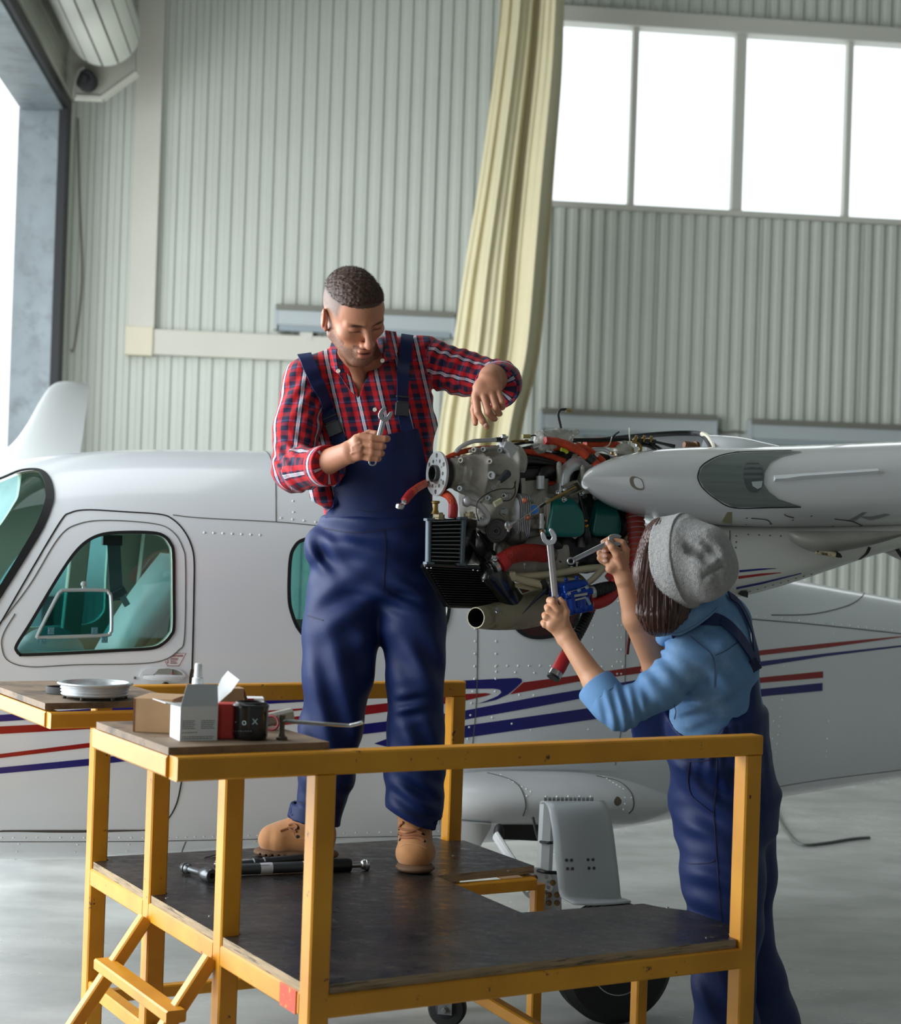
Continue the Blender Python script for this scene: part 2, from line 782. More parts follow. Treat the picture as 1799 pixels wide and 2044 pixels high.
# jamb box, seen on its inner face and its reveal
n_out = Vector((LD.y, -LD.x, 0))
g.box(Vector((JX, JY, 0)) + Vector((-0.24, 0.05, (zt) / 2)), (0.38, 0.12, zt), None)
g.build('jamb', m_galv, dr)
g = M()
g.box(Vector((JX - 0.02, JY - 0.01, zt / 2)), (0.075, 0.16, zt))
g.build('door_guide', m_dark, dr, label='black vertical door guide')
# lintel: galvanised soffit + dark seal + ribbed header panel
TL = 13.0
g = M()
g.beam(LP(0, JZ + 0.0, -0.22), LP(TL, JZ + 0.0, -0.22), 0.10, 0.38)
g.build('lintel', m_galv, dr)
g = M()
g.beam(LP(-0.1, JZ + 0.02, -0.01), LP(TL, JZ + 0.02, -0.01), 0.10, 0.06)
g.build('door_seal', m_dark, dr, label='black seal strip under the door header')
hp = mat('header_sheet', (150, 152, 140), 0.6)
for k in range(6):
    g = M()
    g.beam(LP(-0.1, JZ + 0.12 + k * 0.13, 0.02), LP(TL, JZ + 0.12 + k * 0.13, 0.02), 0.118, 0.05)
    g.build('header_slat', hp, dr)
wl = struct('wall_left', 'left hangar wall above and beyond the door')
g = M()
g.beam(LP(-0.9, (JZ + 0.9 + 8.4) / 2, -0.06), LP(19.5, (JZ + 0.9 + 8.4) / 2, -0.06), 8.4 - JZ - 0.9, 0.12)
g.build('wall_sheet', m_shell, wl)
g = M()
g.beam(LP(-0.9, 4.2, -0.05), LP(-0.02, 4.2, -0.05), 8.4, 0.1)
g.build('wall_sheet', m_wall, wl)
g = M()
g.beam(LP(TL, 2.7, -0.06), LP(19.5, 2.7, -0.06), 5.4, 0.12)
g.build('wall_sheet', m_shell, wl)
g = M()
g.box((8.1, 6.0, 4.2), (0.12, 26, 8.4))
o = g.build('wall_right', m_shell, None)
tag(o, None, None, kind='structure')
g = M()
g.box((3.6, -8.0, 4.2), (9.0, 0.12, 8.4))
o = g.build('wall_front', m_shell, None)
tag(o, None, None, kind='structure')
g = M()
g.box((2.0, 5.0, 8.5), (15.0, 28, 0.2))
o = g.build('ceiling', m_shell, None)
tag(o, None, None, kind='structure')

# ---- roll-up door barrel above the header
rd = thing('door_roller', LP(0.6, JZ + 1.0, 0.6), 'pale ribbed roller drum of the door high in the left corner', 'roller')
e0 = P(208, 62, 14.6)
r_ = 0.30
g = M()
seg = 14
ax = -LD
x, y, z = frame_from(ax)
m_slat = mat('roller_slat', (205, 208, 198), 0.45)
m_slat_in = mat('roller_gap', (120, 120, 104), 0.6)
g.cyl(e0, e0 + ax * 9, r_ - 0.018, 40)
g.build('drum', m_slat_in, rd)
for k in range(seg):
    a0 = 2 * math.pi * (k + 0.07) / seg
    a1 = 2 * math.pi * (k + 0.93) / seg
    ring = []
    for q in range(4):
        a = a0 + (a1 - a0) * q / 3
        ring.append((math.cos(a) * r_, math.sin(a) * r_))
    for q in range(3, -1, -1):
        a = a0 + (a1 - a0) * q / 3
        ring.append((math.cos(a) * (r_ - 0.03), math.sin(a) * (r_ - 0.03)))
    gg = M()
    gg.sect(e0 + ax * 0.02, e0 + ax * 9, ring)
    gg.build('slat', m_slat, rd)
g = M()
g.cyl(e0 - ax * 0.16, e0 + ax * 0.02, 0.05, 20)
g.build('axle', m_dark, rd)
# end bracket plate behind the drum, and the dark drive wheel
bp_ = [P(x_, y_, 15.0) for x_, y_ in ((140, 20), (262, 20), (272, 145), (205, 195), (150, 192))]
g = M()
g.plate(bp_, 0.02, (0, -1, 0))
g.build('bracket', mat('bracket_paint', (150, 150, 138), 0.6), rd)
g = M()
g.tube([P(205, 197, 14.97), P(274, 147, 14.97)], 0.035, 6)
g.tube([P(150, 194, 14.97), P(206, 197, 14.97)], 0.03, 6)
g.build('bracket_rib', mat('bracket_paint2', (172, 172, 160), 0.6), rd)
c = P(170, 158, 14.8)
g = M()
g.cyl(c, c + Vector((0, 0.12, 0)), 0.088, 28)
g.cyl(c + Vector((0, -0.03, 0)), c, 0.03, 16)
g.build('drive_wheel', m_dark, rd)
g = M()
g.tube([P(148, 195, 14.75), P(150, 160, 14.75), P(158, 140, 14.75), P(168, 134, 14.75)], 0.014, 8)
g.build('belt', mat('belt_grey', (120, 120, 112), 0.6), rd)
for q in ((211, 122), (257, 82)):
    g = M()
    g.ell(P(q[0], q[1], 14.6), 0.035, None, 12, 8)
    g.build('bolt_cap', m_dark, rd)

# ---- strip lights on the wall
m_fix = mat('luminaire_case', (176, 184, 186), 0.5)
m_fixd = mat('luminaire_rim', (118, 118, 108), 0.6)


def striplight(x0, y0, x1, y1, label, h=0.17):
    X0, z0 = W(x0, y0)
    X1, z1 = W(x1, y1)
    zc = (z0 + z1) / 2
    t = thing('strip_light', WP((X0 + X1) / 2, zc, 0.03), label, 'light', 'strip lights on the back wall')
    g = M()
    g.beam(WP(X0, zc, 0.10), WP(X1, zc, 0.10), h, 0.12, ch=0.02)
    g.build('housing', m_fix, t)
    g = M()
    g.beam(WP(X0 - 0.01, zc + h / 2, 0.11), WP(X1 + 0.01, zc + h / 2, 0.11), 0.05, 0.16)
    g.build('top_rim', m_fixd, t)
    g = M()
    g.beam(WP(X0 + 0.02, zc - h / 2 - 0.02, 0.1), WP(X1 - 0.02, zc - h / 2 - 0.02, 0.1), 0.05, 0.10, ch=0.015)
    g.build('diffuser', mat('luminaire_diffuser', (150, 162, 168), 0.3), t)
    for X in (X0 - 0.01, X1 + 0.01):
        g = M()
        g.box(WP(X, zc - 0.01, 0.1), (0.03, 0.13, h + 0.05), Matrix.Rotation(WA, 3, 'Z'))
        g.build('end_cap', m_fix, t)
    return t, X0, X1, zc


t1, a, b_, zc = striplight(552, 634, 900, 652, 'grey strip light on the wall behind the man in plaid')
g = M()
X, z = W(612, 668)
g.box(WP(X, z, 0.07), (0.12, 0.1, 0.12))
g.build('junction_box', mat('box_cream', (190, 190, 180), 0.5), t1)
g = M()
pts = smooth_path([(549, 648), (552, 658), (570, 668), (600, 672)], 5)
g.tube([WP(*W(*p), 0.07) for p in pts], 0.013, 8)
g.build('cord', m_fixd, t1)
striplight(1078, 838, 1418, 856, 'grey strip light on the wall above the bare engine')
striplight(1492, 858, 1900, 880, 'rightmost grey strip light above the white wing')
g = M()
pts = smooth_path([(1428, 858), (1440, 864), (1462, 862), (1480, 864)], 5)
g.tube([WP(*W(*p), 0.07) for p in pts], 0.013, 8)
o = g.build('connecting_cord', m_fixd)
tag(o, 'short grey cord joining the two strip lights above the wing', 'cord')

# ---- curtain
m_curt = mat('curtain_cloth', (206, 198, 164), 0.85, var=0.04, vscale=3)
cd = 15.0
left = smooth_path([(1000, -160), (1000, 0), (985, 150), (958, 350), (925, 550), (903, 700), (880, 830), (868, 960), (860, 1120)], 8)
right = smooth_path([(1134, -160), (1127, 0), (1122, 150), (1108, 330), (1096, 500), (1078, 700), (1048, 830), (1026, 960), (1010, 1120)], 8)
g = M()
NU = 150
rings = []
for (lx, ly), (rx, ry) in zip(left, right):
    row = []
    for i in range(NU + 1):
        u = i / NU
        v = (ly + 160) / 1280
        w = u + .05 * math.sin(v * 5) * math.sin(math.pi * u)
        fold = 0.10 * math.sin(2 * math.pi * (2.1 * w ** 1.25 + .15)) + 0.045 * math.sin(2 * math.pi * (5.3 * w + .4 * v)) * (1 - .7 * abs(u - .6)) + .016 * math.sin(2 * math.pi * (11 * w + .8 * v))
        uu = u + .02 * math.sin(2 * math.pi * (2.1 * w ** 1.25 + .4)) * math.sin(math.pi * u)
        p = P(lx + (rx - lx) * uu, ly + (ry - ly) * uu, cd + fold)
        row.append(p)
    rings.append(row)
g.loft(rings, caps=False, closed=False)
back = [[q + Vector((0, 0.02, 0)) for q in r] for r in rings]
g.loft(back, caps=False, closed=False)
o = g.build('curtain', m_curt, None, smooth=180)
tag(o, 'long cream cloth curtain gathered in folds beside the high window', 'curtain')
# ================================================================== yellow work platform
TH = math.radians(29.5)
A1 = Vector((math.cos(TH), math.sin(TH), 0))
A2 = Vector((-math.sin(TH), math.cos(TH), 0))
PO = G(628, 1965, 0.55)
PO.z = 0


def Q(a, b, z):
    return PO + A1 * a + A2 * b + Vector((0, 0, z))


# yellow paint worn along edges: rust colour follows a noise mask sharpened by the mesh's pointiness-free wear noise
def yellow_paint():
    m = bpy.data.materials.new('yellow_paint')
    m.use_nodes = True
    nt = m.node_tree
    N, L = nt.nodes, nt.links
    b = N['Principled BSDF']
    b.inputs['Roughness'].default_value = 0.42
    co = N.new('ShaderNodeTexCoord')
    n1 = N.new('ShaderNodeTexNoise')
    n1.inputs['Scale'].default_value = 26
    n1.inputs['Detail'].default_value = 8
    n1.inputs['Roughness'].default_value = 0.7
    n2 = N.new('ShaderNodeTexNoise')
    n2.inputs['Scale'].default_value = 5
    n2.inputs['Detail'].default_value = 5
    L.new(co.outputs['Object'], n1.inputs[0])
    L.new(co.outputs['Object'], n2.inputs[0])
    r1 = N.new('ShaderNodeMapRange')
    r1.inputs[1].default_value, r1.inputs[2].default_value = 0.645, 0.67
    L.new(n1.outputs[0], r1.inputs[0])
    r2 = N.new('ShaderNodeValToRGB')
    r2.color_ramp.elements[0].position = 0.3
    r2.color_ramp.elements[0].color = (*S((188, 124, 18)), 1)
    r2.color_ramp.elements[1].position = 0.7
    r2.color_ramp.elements[1].color = (*S((214, 150, 30)), 1)
    L.new(n2.outputs[0], r2.inputs[0])
    mx = N.new('ShaderNodeMix')
    mx.data_type = 'RGBA'
    L.new(r1.outputs[0], mx.inputs['Factor'])
    L.new(r2.outputs[0], mx.inputs['A'])
    mx.inputs['B'].default_value = (*S((84, 46, 30)), 1)
    L.new(mx.outputs['Result'], b.inputs['Base Color'])
    bp = N.new('ShaderNodeBump')
    bp.inputs['Strength'].default_value = 0.15
    bp.inputs['Distance'].default_value = 0.004
    L.new(n1.outputs[0], bp.inputs['Height'])
    L.new(bp.outputs[0], b.inputs['Normal'])
    return m


m_yel = yellow_paint()
m_ply_edge = mat('plywood_edge', (150, 130, 100), 0.75, var=0.25, vscale=14, stretch=(1, 1, 18), stain=(90, 78, 62), sscale=9)
m_tray = mat('tray_plywood', (128, 108, 86), 0.7, var=0.2, vscale=20, stain=(78, 66, 54), sscale=7, slo=0.5, shi=0.64)


def deck_mat():
    m = bpy.data.materials.new('deck_film_ply')
    m.use_nodes = True
    nt = m.node_tree
    N, L = nt.nodes, nt.links
    b = N['Principled BSDF']
    co = N.new('ShaderNodeTexCoord')

    def noise(scale, det, rough=0.6, st=None):
        n = N.new('ShaderNodeTexNoise')
        n.inputs['Scale'].default_value = scale
        n.inputs['Detail'].default_value = det
        n.inputs['Roughness'].default_value = rough
        if st:
            mp = N.new('ShaderNodeMapping')
            mp.inputs['Scale'].default_value = st
            mp.inputs['Rotation'].default_value = (0, 0, 0.5)
            L.new(co.outputs['Object'], mp.inputs[0])
            L.new(mp.outputs[0], n.inputs[0])
        else:
            L.new(co.outputs['Object'], n.inputs[0])
        return n

    def rng(src, a, c, d=0.0, e=1.0):
        r = N.new('ShaderNodeMapRange')
        r.inputs[1].default_value, r.inputs[2].default_value = a, c
        r.inputs[3].default_value, r.inputs[4].default_value = d, e
        L.new(src, r.inputs[0])
        return r.outputs[0]

    def mix(f, a, bcol):
        x = N.new('ShaderNodeMix')
        x.data_type = 'RGBA'
        L.new(f, x.inputs['Factor'])
        if isinstance(a, tuple):
            x.inputs['A'].default_value = a
        else:
            L.new(a, x.inputs['A'])
        x.inputs['B'].default_value = bcol
        return x.outputs['Result']
    big = noise(5, 8, 0.65)
    fine = noise(22, 10, 0.78, (0.8, 1.2, 1))
    sp = noise(75, 3, 0.5)
    c = mix(rng(big.outputs[0], 0.42, 0.72), (*S((30, 27, 27)), 1), (*S((62, 55, 48)), 1))
    c = mix(rng(fine.outputs[0], 0.58, 0.70, 0, 0.6), c, (*S((120, 114, 104)), 1))
    c = mix(rng(sp.outputs[0], 0.755, 0.775, 0, 0.9), c, (*S((190, 190, 180)), 1))
    L.new(c, b.inputs['Base Color'])
    L.new(rng(fine.outputs[0], 0.35, 0.65, 0.2, 0.48), b.inputs['Roughness'])
    return m


m_deck = deck_mat()
pf = thing('work_platform', Q(0.5, 0.7, 0), 'yellow steel work platform with black plywood deck and guard rails', 'platform')
ZD, ZR, T_ = 0.55, 1.055, 0.05
H_ = T_ / 2


def post(a, b, z0, z1, s=T_, label=None):
    g = M()
    g.beam(Q(a, b, z0), Q(a, b, z1), s, s, A1)
    return g.build('post', m_yel, pf, smooth=30)


def bar(p, q, h=T_, w=T_, name='rail', up=(0, 0, 1)):
    g = M()
    g.beam(p, q, h, w, up)
    return g.build(name, m_yel, pf, smooth=30)


LX = 0.0
RX = 1.175
B3 = 1.49
for b in (0.0, 0.5, 1.0, B3):
    top = ZR - 0.05 if b < 0.6 or b > 0.9 else ZR - 0.05
    post(LX, b, 0, ZR - 0.05)
post(RX, 0.0, 0, ZR - 0.05)
post(RX - 0.02, 1.44, 0, ZR - 0.05)
post(RX, 0.95, 0.0, ZD - 0.05, 0.035)
post(RX - 0.02, 0.40, 0.0, ZD - 0.05, 0.035)
# guard rails
bar(Q(-0.34, 0, ZR - 0.025), Q(RX + 0.025, 0, ZR - 0.025))
bar(Q(LX - 0.31, B3 - 0.01, ZR - 0.025), Q(RX + 0.005, 1.445, ZR - 0.025))
# tray frames
for b0, b1 in ((0.0, 0.49), (0.88, B3)):
    if b0 > 0:
        bar(Q(-0.34, b0, ZR - 0.025), Q(0.025, b0, ZR - 0.025), 0.04, 0.04)
        bar(Q(-0.325, b0 + 0.02, ZR - 0.025), Q(-0.325, b1, ZR - 0.025), 0.04, 0.04)
    else:
        bar(Q(-0.325, b0 + 0.025, ZR - 0.025), Q(-0.325, b1 + 0.02, ZR - 0.025), 0.045, 0.045)
        bar(Q(-0.30, b1, ZR - 0.025), Q(-0.025, b1, ZR - 0.025), 0.04, 0.04)
    g = M()
    z = ZR + 0.008
    o_ = 0.018
    c0 = Q(-0.345, b0 + o_, z)
    pts = [Q(-0.345, b0 + o_, z), Q(0.025, b0 + o_, z), Q(0.025, b1 - 0.02, z), Q(-0.345, b1, z)]
    g.plate(pts, 0.016, (0, 0, 1))
    g.build('tray_board', m_tray, pf, smooth=30)
# deck frame
zb = ZD - 0.02 - 0.026
bar(Q(0.02, 0, zb), Q(RX - 0.02, 0, zb), name='deck_beam')
for b0, b1 in ((0.0, 0.5), (0.5, 1.0), (1.0, B3)):
    bar(Q(0, b0 + 0.025, zb), Q(0, b1 - 0.025, zb), name='deck_beam')
bar(Q(0.02, B3, zb), Q(RX - 0.04, 1.44, zb), name='deck_beam')
bar(Q(RX - 0.02, 0.025, zb), Q(RX - 0.02, 0.42, zb), 0.04, 0.04, name='deck_beam')
bar(Q(RX - 0.02, 0.96, zb), Q(RX - 0.02, 1.42, zb), 0.035, 0.035, name='deck_beam')
bar(Q(0.80, 0.94, zb), Q(RX - 0.02, 0.94, zb), 0.035, 0.035, name='deck_beam')
bar(Q(0.81, 0.43, zb), Q(RX - 0.04, 0.41, zb), 0.035, 0.035, name='deck_beam')
bar(Q(0.80, 0.05, zb), Q(0.80, 1.44, zb), 0.035, 0.035, name='deck_beam')
# deck boards
zd = ZD - 0.011


def board(pts, name='deck_board'):
    g = M()
    g.plate([Q(a, b, zd) for a, b in pts], 0.022, (0, 0, 1))
    o = g.build(name, m_deck, pf, smooth=30)
    o.data.materials.append(m_ply_edge)
    for p in o.data.polygons:
        if abs(p.normal.z) < 0.5:
            p.material_index = 1
    return o


board([(0.03, -0.012), (1.145, -0.012), (1.15, 0.02), (1.235, 0.06), (1.235, 0.30), (1.19, 0.36), (1.17, 0.415), (0.80, 0.44), (0.80, 0.462),
       (0.028, 0.476), (-0.02, 0.472), (-0.02, 0.03), (0.03, 0.028)])
board([(-0.02, 0.53), (0.03, 0.528), (0.03, 0.479), (0.80, 0.465), (0.82, 0.935), (1.17, 0.965), (1.18, 1.40), (1.12, 1.41), (1.12, 1.47), (0.03, 1.52), (0.03, 1.46), (-0.02, 1.455), (-0.02, 1.03), (0.028, 1.028), (0.028, 0.972), (-0.02, 0.97)])
# red paint mark on the front end of the left beam
g = M()
g.beam(Q(-0.026, 0.035, zb), Q(-0.026, 0.12, zb), 0.051, 0.003)
g.build('red_paint_mark', mat('red_mark', (196, 74, 48), 0.6, stain=(206, 160, 60), sscale=40), pf, label='worn red paint patch on the deck beam')
# low braces
bar(Q(0, 0.95, 0.185), Q(0, B3 - 0.025, 0.185), 0.04, 0.04, name='brace')
bar(Q(0, 0.5, 0.185), Q(0, 0.99, 0.185), 0.04, 0.04, name='brace')
bar(Q(0.02, B3, 0.15), Q(RX, 1.45, 0.15), 0.035, 0.035, name='brace')
bar(Q(0.80, 0.95, 0.30), Q(1.17, 0.02, 0.03), 0.035, 0.035, name='brace')
# ladder on the left: two stringers and treads
def stringer(b):
    p, q = Q(-0.03, b, ZD - 0.06), Q(-0.52, b - 0.01, -0.0)
    p2, q2 = Q(-0.03, b, ZD - 0.06), Q(-0.36, b, 0.02)
    bar(p2, q2, 0.035, 0.035, name='ladder_stringer', up=A2)


stringer(0.98)
stringer(0.52)
for t in (0.25, 0.66):
    p = Q(-0.03 - 0.33 * t, 0.98 + 0.03, ZD - 0.06 - 0.47 * t)
    q = Q(-0.03 - 0.33 * t, 0.52 - 0.05, ZD - 0.06 - 0.47 * t)
    g = M()
    g.beam(p - A1 * 0.02, q - A1 * 0.02, 0.03, 0.05)
    g.build('ladder_tread', m_yel, pf)
# casters
m_rub = mat('tyre_rubber', (26, 27, 28), 0.65, var=0.1, vscale=20)
m_zinc = mat('zinc', (150, 152, 150), 0.4, metal=0.7)
def caster(c, ax):
    ax = Vector(ax).normalized()
    g = M()
    g.lathe(c - ax * 0.02, ax, [(0, 0.040), (0.002, 0.054), (0.010, 0.060), (0.030, 0.060), (0.038, 0.054), (0.04, 0.040)], 36)
    w = g.build('caster_wheel', m_rub, pf)
    g = M()
    g.lathe(c - ax * 0.022, ax, [(0, 0.030), (0.004, 0.036), (0.040, 0.036), (0.044, 0.030)], 28)
    g.build('hub', m_dark, w)
    g = M()
    for s in (-1, 1):
        g.box(c + ax * (0.03 * s) + Vector((0, 0, 0.045)), (0.045, 0.004, 0.12), Matrix.Rotation(math.atan2(ax.y, ax.x) - math.pi / 2, 3, 'Z'))
    g.box(c + Vector((0, 0, 0.10)), (0.07, 0.07, 0.008), Matrix.Rotation(TH, 3, 'Z'))
    g.hexbolt(c - ax * 0.034, -ax, 0.008, 0.01)
    g.build('caster_fork', mat('caster_bracket', (120, 124, 124), 0.45, metal=0.4), pf)


cc = P(893, 2011, 5.44)
caster(Vector((cc.x, cc.y, 0.061)), (0.25, 1, 0))
g = M()
g.beam(Vector((cc.x, cc.y, 0.165)), Vector((cc.x, cc.y, ZD - 0.07)), 0.03, 0.03, A1)
g.build('caster_stem', mat('caster_bracket', (120, 124, 124)), pf)
# ================================================================== smooth implicit modelling (bodies, cloth, castings)
def _np(v):
    return np.array([v[0], v[1], v[2]], float)


def rot_to(axis, up=(0, 0, 1)):
    x, y, z = frame_from(axis, up)
    return np.array([[x[i], y[i], z[i]] for i in range(3)])


class Sdf:
    def __init__(s):
        s.ops = []
        s.disp = None

    def seg(s, a, b, ra, rb=None, k=0.01, R=None, up=None, op='u'):
        """rounded, tapered, elliptic limb from a to b. radii scalar or (x,y[,z]); local x follows `up`"""
        a, b = _np(a), _np(b)
        rb = ra if rb is None else rb

        def tri(r):
            if isinstance(r, (tuple, list)):
                return np.array(r if len(r) == 3 else (r[0], r[1], min(r)), float)
            return np.array([r, r, r], float)
        ra, rb = tri(ra), tri(rb)
        if R is None:
            ax = b - a
            if np.linalg.norm(ax) < 1e-9:
                R = np.eye(3)
            else:
                R = rot_to(Vector(ax), up if up is not None else (0, -1, 0))
        else:
            R = np.array(R, float)
        m = max(ra.max(), rb.max()) + k + 0.03
        lo, hi = np.minimum(a, b) - m, np.maximum(a, b) + m
        s.ops.append(('seg', op, k, lo, hi, (a, b, ra, rb, R)))
        return s

    def ell(s, c, r, k=0.01, R=None, op='u'):
        return s.seg(c, c, r if isinstance(r, (tuple, list)) else (r, r, r), None, k, R if R is not None else np.eye(3), op=op)

    def box(s, c, half, rr=0.004, k=0.006, R=None, op='u'):
        c = _np(c)
        R = np.eye(3) if R is None else np.array(R, float)
        m = float(np.linalg.norm(half)) + k + 0.02
        s.ops.append(('box', op, k, c - m, c + m, (c, np.array(half, float) - rr, rr, R)))
        return s

    def clip(s, p, n, k=0.004, lo=None, hi=None):
        """cut away what lies on the side n points to"""
        big = np.array([99.0] * 3)
        s.ops.append(('clip', 'c', k, -big if lo is None else _np(lo), big if hi is None else _np(hi), (_np(p), _np(Vector(n).normalized()))))
        return s

    def chain(s, pts, rs, k=0.01, op='u', up=None):
        for i in range(len(pts) - 1):
            s.seg(pts[i], pts[i + 1], rs[i], rs[i + 1], k, op=op, up=up)
        return s

    def ev(s, p, disp=True):
        d = np.full(len(p), 1e3)
        for kind, op, k, lo, hi, q in s.ops:
            if kind == 'clip' and lo[0] < -90:
                idx = slice(None)
                pp = p
            else:
                mk = ((p[:, 0] > lo[0]) & (p[:, 0] < hi[0]) & (p[:, 1] > lo[1]) & (p[:, 1] < hi[1]) & (p[:, 2] > lo[2]) & (p[:, 2] < hi[2]))
                idx = np.nonzero(mk)[0]
                if not len(idx):
                    continue
                pp = p[idx]
            if kind == 'seg':
                a, b, ra, rb, R = q
                ba = b - a
                L = ba @ ba
                v = pp - a
                if L > 1e-12:
                    h = np.clip(v @ ba / L, 0, 1)[:, None]
                    v = v - h * ba
                    r = ra + (rb - ra) * h
                else:
                    r = ra[None, :]
                l = v @ R
                k0 = np.sqrt(((l / r) ** 2).sum(1))
                k1 = np.sqrt(((l / r ** 2) ** 2).sum(1)) + 1e-9
                e = k0 * (k0 - 1) / k1
                e = np.where(k0 < 1e-6, -r.min(), e)
            elif kind == 'box':
                c, half, rr, R = q
                l = np.abs((pp - c) @ R) - half
                e = np.sqrt((np.maximum(l, 0) ** 2).sum(1)) + np.minimum(l.max(1), 0) - rr
            else:
                c, n = q
                e = (pp - c) @ n
            dd = d[idx]
            if op == 'u':
                h = np.maximum(k - np.abs(dd - e), 0) / k
                dd = np.minimum(dd, e) - h * h * k * 0.25
            elif op == 's':
                h = np.maximum(k - np.abs(dd + e), 0) / k
                dd = np.maximum(dd, -e) + h * h * k * 0.25
            else:
                h = np.maximum(k - np.abs(dd - e), 0) / k
                dd = np.maximum(dd, e) + h * h * k * 0.25
            d[idx] = dd
        if disp and s.disp is not None:
            near = np.abs(d) < 0.08
            if near.any():
                d[near] += s.disp(p[near])
        return d

    def bounds(s):
        lo = np.min([o[3] for o in s.ops if o[1] == 'u'], 0)
        hi = np.max([o[4] for o in s.ops if o[1] == 'u'], 0)
        return lo + 0.02, hi - 0.02

    def mesh(s, h=0.004, newton=1):
        lo, hi = s.bounds()
        B = 6
        nb = np.maximum(1, np.ceil((hi - lo) / (h * B)).astype(int))
        n = nb * B + 1
        cx = [lo[i] + (np.arange(nb[i]) + 0.5) * h * B for i in range(3)]
        C = np.stack(np.meshgrid(*cx, indexing='ij'), -1).reshape(-1, 3)
        dc = s.ev(C, disp=False)
        cs = h * B
        act = np.nonzero(np.abs(dc) < cs * 1.9 + (0.012 if s.disp is not None else 0))[0]
        V = np.where(dc < 0, -1.0, 1.0).astype(np.float32).reshape(nb)
        V = np.repeat(np.repeat(np.repeat(V, B, 0), B, 1), B, 2)
        V = np.pad(V, ((0, 1), (0, 1), (0, 1)), mode='edge')
        done = np.zeros(n, bool)
        ai, aj, ak = np.unravel_index(act, nb)
        for di in range(B + 1):
            for dj in range(B + 1):
                for dk in range(B + 1):
                    done[ai * B + di, aj * B + dj, ak * B + dk] = True
        idx = np.nonzero(done.ravel())[0]
        I, J, K = np.unravel_index(idx, n)
        pts = np.stack([lo[0] + I * h, lo[1] + J * h, lo[2] + K * h], 1)
        Vr = V.ravel()
        for st in range(0, len(idx), 400000):
            Vr[idx[st:st + 400000]] = s.ev(pts[st:st + 400000])
        V = Vr.reshape(n)
        # keep the outside of the box outside
        for a in range(3):
            sl = [slice(None)] * 3
            sl[a] = 0
            V[tuple(sl)] = np.maximum(V[tuple(sl)], 1e-4)
            sl[a] = -1
            V[tuple(sl)] = np.maximum(V[tuple(sl)], 1e-4)
        Sg = V < 0
        cnt = np.zeros(n - 1, np.int8)
        for di in (0, 1):
            for dj in (0, 1):
                for dk in (0, 1):
                    cnt += Sg[di:n[0] - 1 + di, dj:n[1] - 1 + dj, dk:n[2] - 1 + dk]
        cell = (cnt > 0) & (cnt < 8)
        ci, cj, ck = np.nonzero(cell)
        m = len(ci)
        acc = np.zeros((m, 3))
        num = np.zeros(m)
        offs = [(0, 0, 0), (1, 0, 0), (0, 1, 0), (1, 1, 0), (0, 0, 1), (1, 0, 1), (0, 1, 1), (1, 1, 1)]
        vals = [V[ci + a, cj + b, ck + c].astype(float) for a, b, c in offs]
        for x in range(8):
            for ax in range(3):
                if offs[x][ax] == 0:
                    o2 = list(offs[x])
                    o2[ax] = 1
                    y = offs.index(tuple(o2))
                    v0, v1 = vals[x], vals[y]
                    mk = (v0 < 0) != (v1 < 0)
                    t = np.where(mk, v0 / np.where(mk, v0 - v1, 1), 0)
                    for q in range(3):
                        acc[:, q] += np.where(mk, offs[x][q] + (t if q == ax else 0), 0)
                    num += mk
        pos = acc / num[:, None] + np.stack([ci, cj, ck], 1)
        pos = lo + pos * h
        vid = np.full(n - 1, -1, np.int32)
        vid[ci, cj, ck] = np.arange(m)
        F = []
        for ax in range(3):
            a, b = [(1, 2), (2, 0), (0, 1)][ax]
            sl0 = [slice(None)] * 3
            sl1 = [slice(None)] * 3
            sl0[ax] = slice(0, n[ax] - 1)
            sl1[ax] = slice(1, n[ax])
            s0, s1 = Sg[tuple(sl0)], Sg[tuple(sl1)]
            e = np.stack(np.nonzero(s0 != s1), 1)
            e = e[(e[:, a] > 0) & (e[:, b] > 0) & (e[:, a] < n[a] - 1) & (e[:, b] < n[b] - 1)]
            ins = s0[e[:, 0], e[:, 1], e[:, 2]]
            q = []
            for da, db in ((-1, -1), (0, -1), (0, 0), (-1, 0)):
                c = e.copy()
                c[:, a] += da
                c[:, b] += db
                q.append(vid[c[:, 0], c[:, 1], c[:, 2]])
            q = np.stack(q, 1)
            q[~ins] = q[~ins][:, ::-1]
            F.append(q)
        F = np.concatenate(F)
        F = F[(F >= 0).all(1)]
        for _ in range(newton):
            e = h * 0.4
            d0 = s.ev(pos)
            gx = np.stack([s.ev(pos + np.eye(3)[q] * e) - d0 for q in range(3)], 1) / e
            gl = (gx ** 2).sum(1) + 1e-9
            st = (d0 / gl)[:, None] * gx
            ln = np.linalg.norm(st, axis=1, keepdims=True)
            st *= np.minimum(1, h * 0.6 / (ln + 1e-12))
            pos = pos - st
        return pos, F

    def build(s, name, m, parent=None, h=0.004, col=None, uv=None, smooth=True, newton=1, relax=0, label=None, keep=None):
        pos, F = s.mesh(h, newton)
        for _ in range(relax):
            acc = np.zeros_like(pos)
            w = np.zeros(len(pos))
            for q in range(4):
                np.add.at(acc, F[:, q], pos[F[:, (q + 1) % 4]])
                np.add.at(w, F[:, q], 1)
            pos = pos * 0.5 + 0.5 * acc / np.maximum(w, 1)[:, None]
        if keep is not None:
            ok = keep(pos)
            F = F[ok[F].all(1)]
            used = np.zeros(len(pos), bool)
            used[F.ravel()] = True
            re = np.cumsum(used) - 1
            F = re[F]
            pos = pos[used]
        return mesh_np(name, pos, F, m, parent, col, uv, smooth, label)


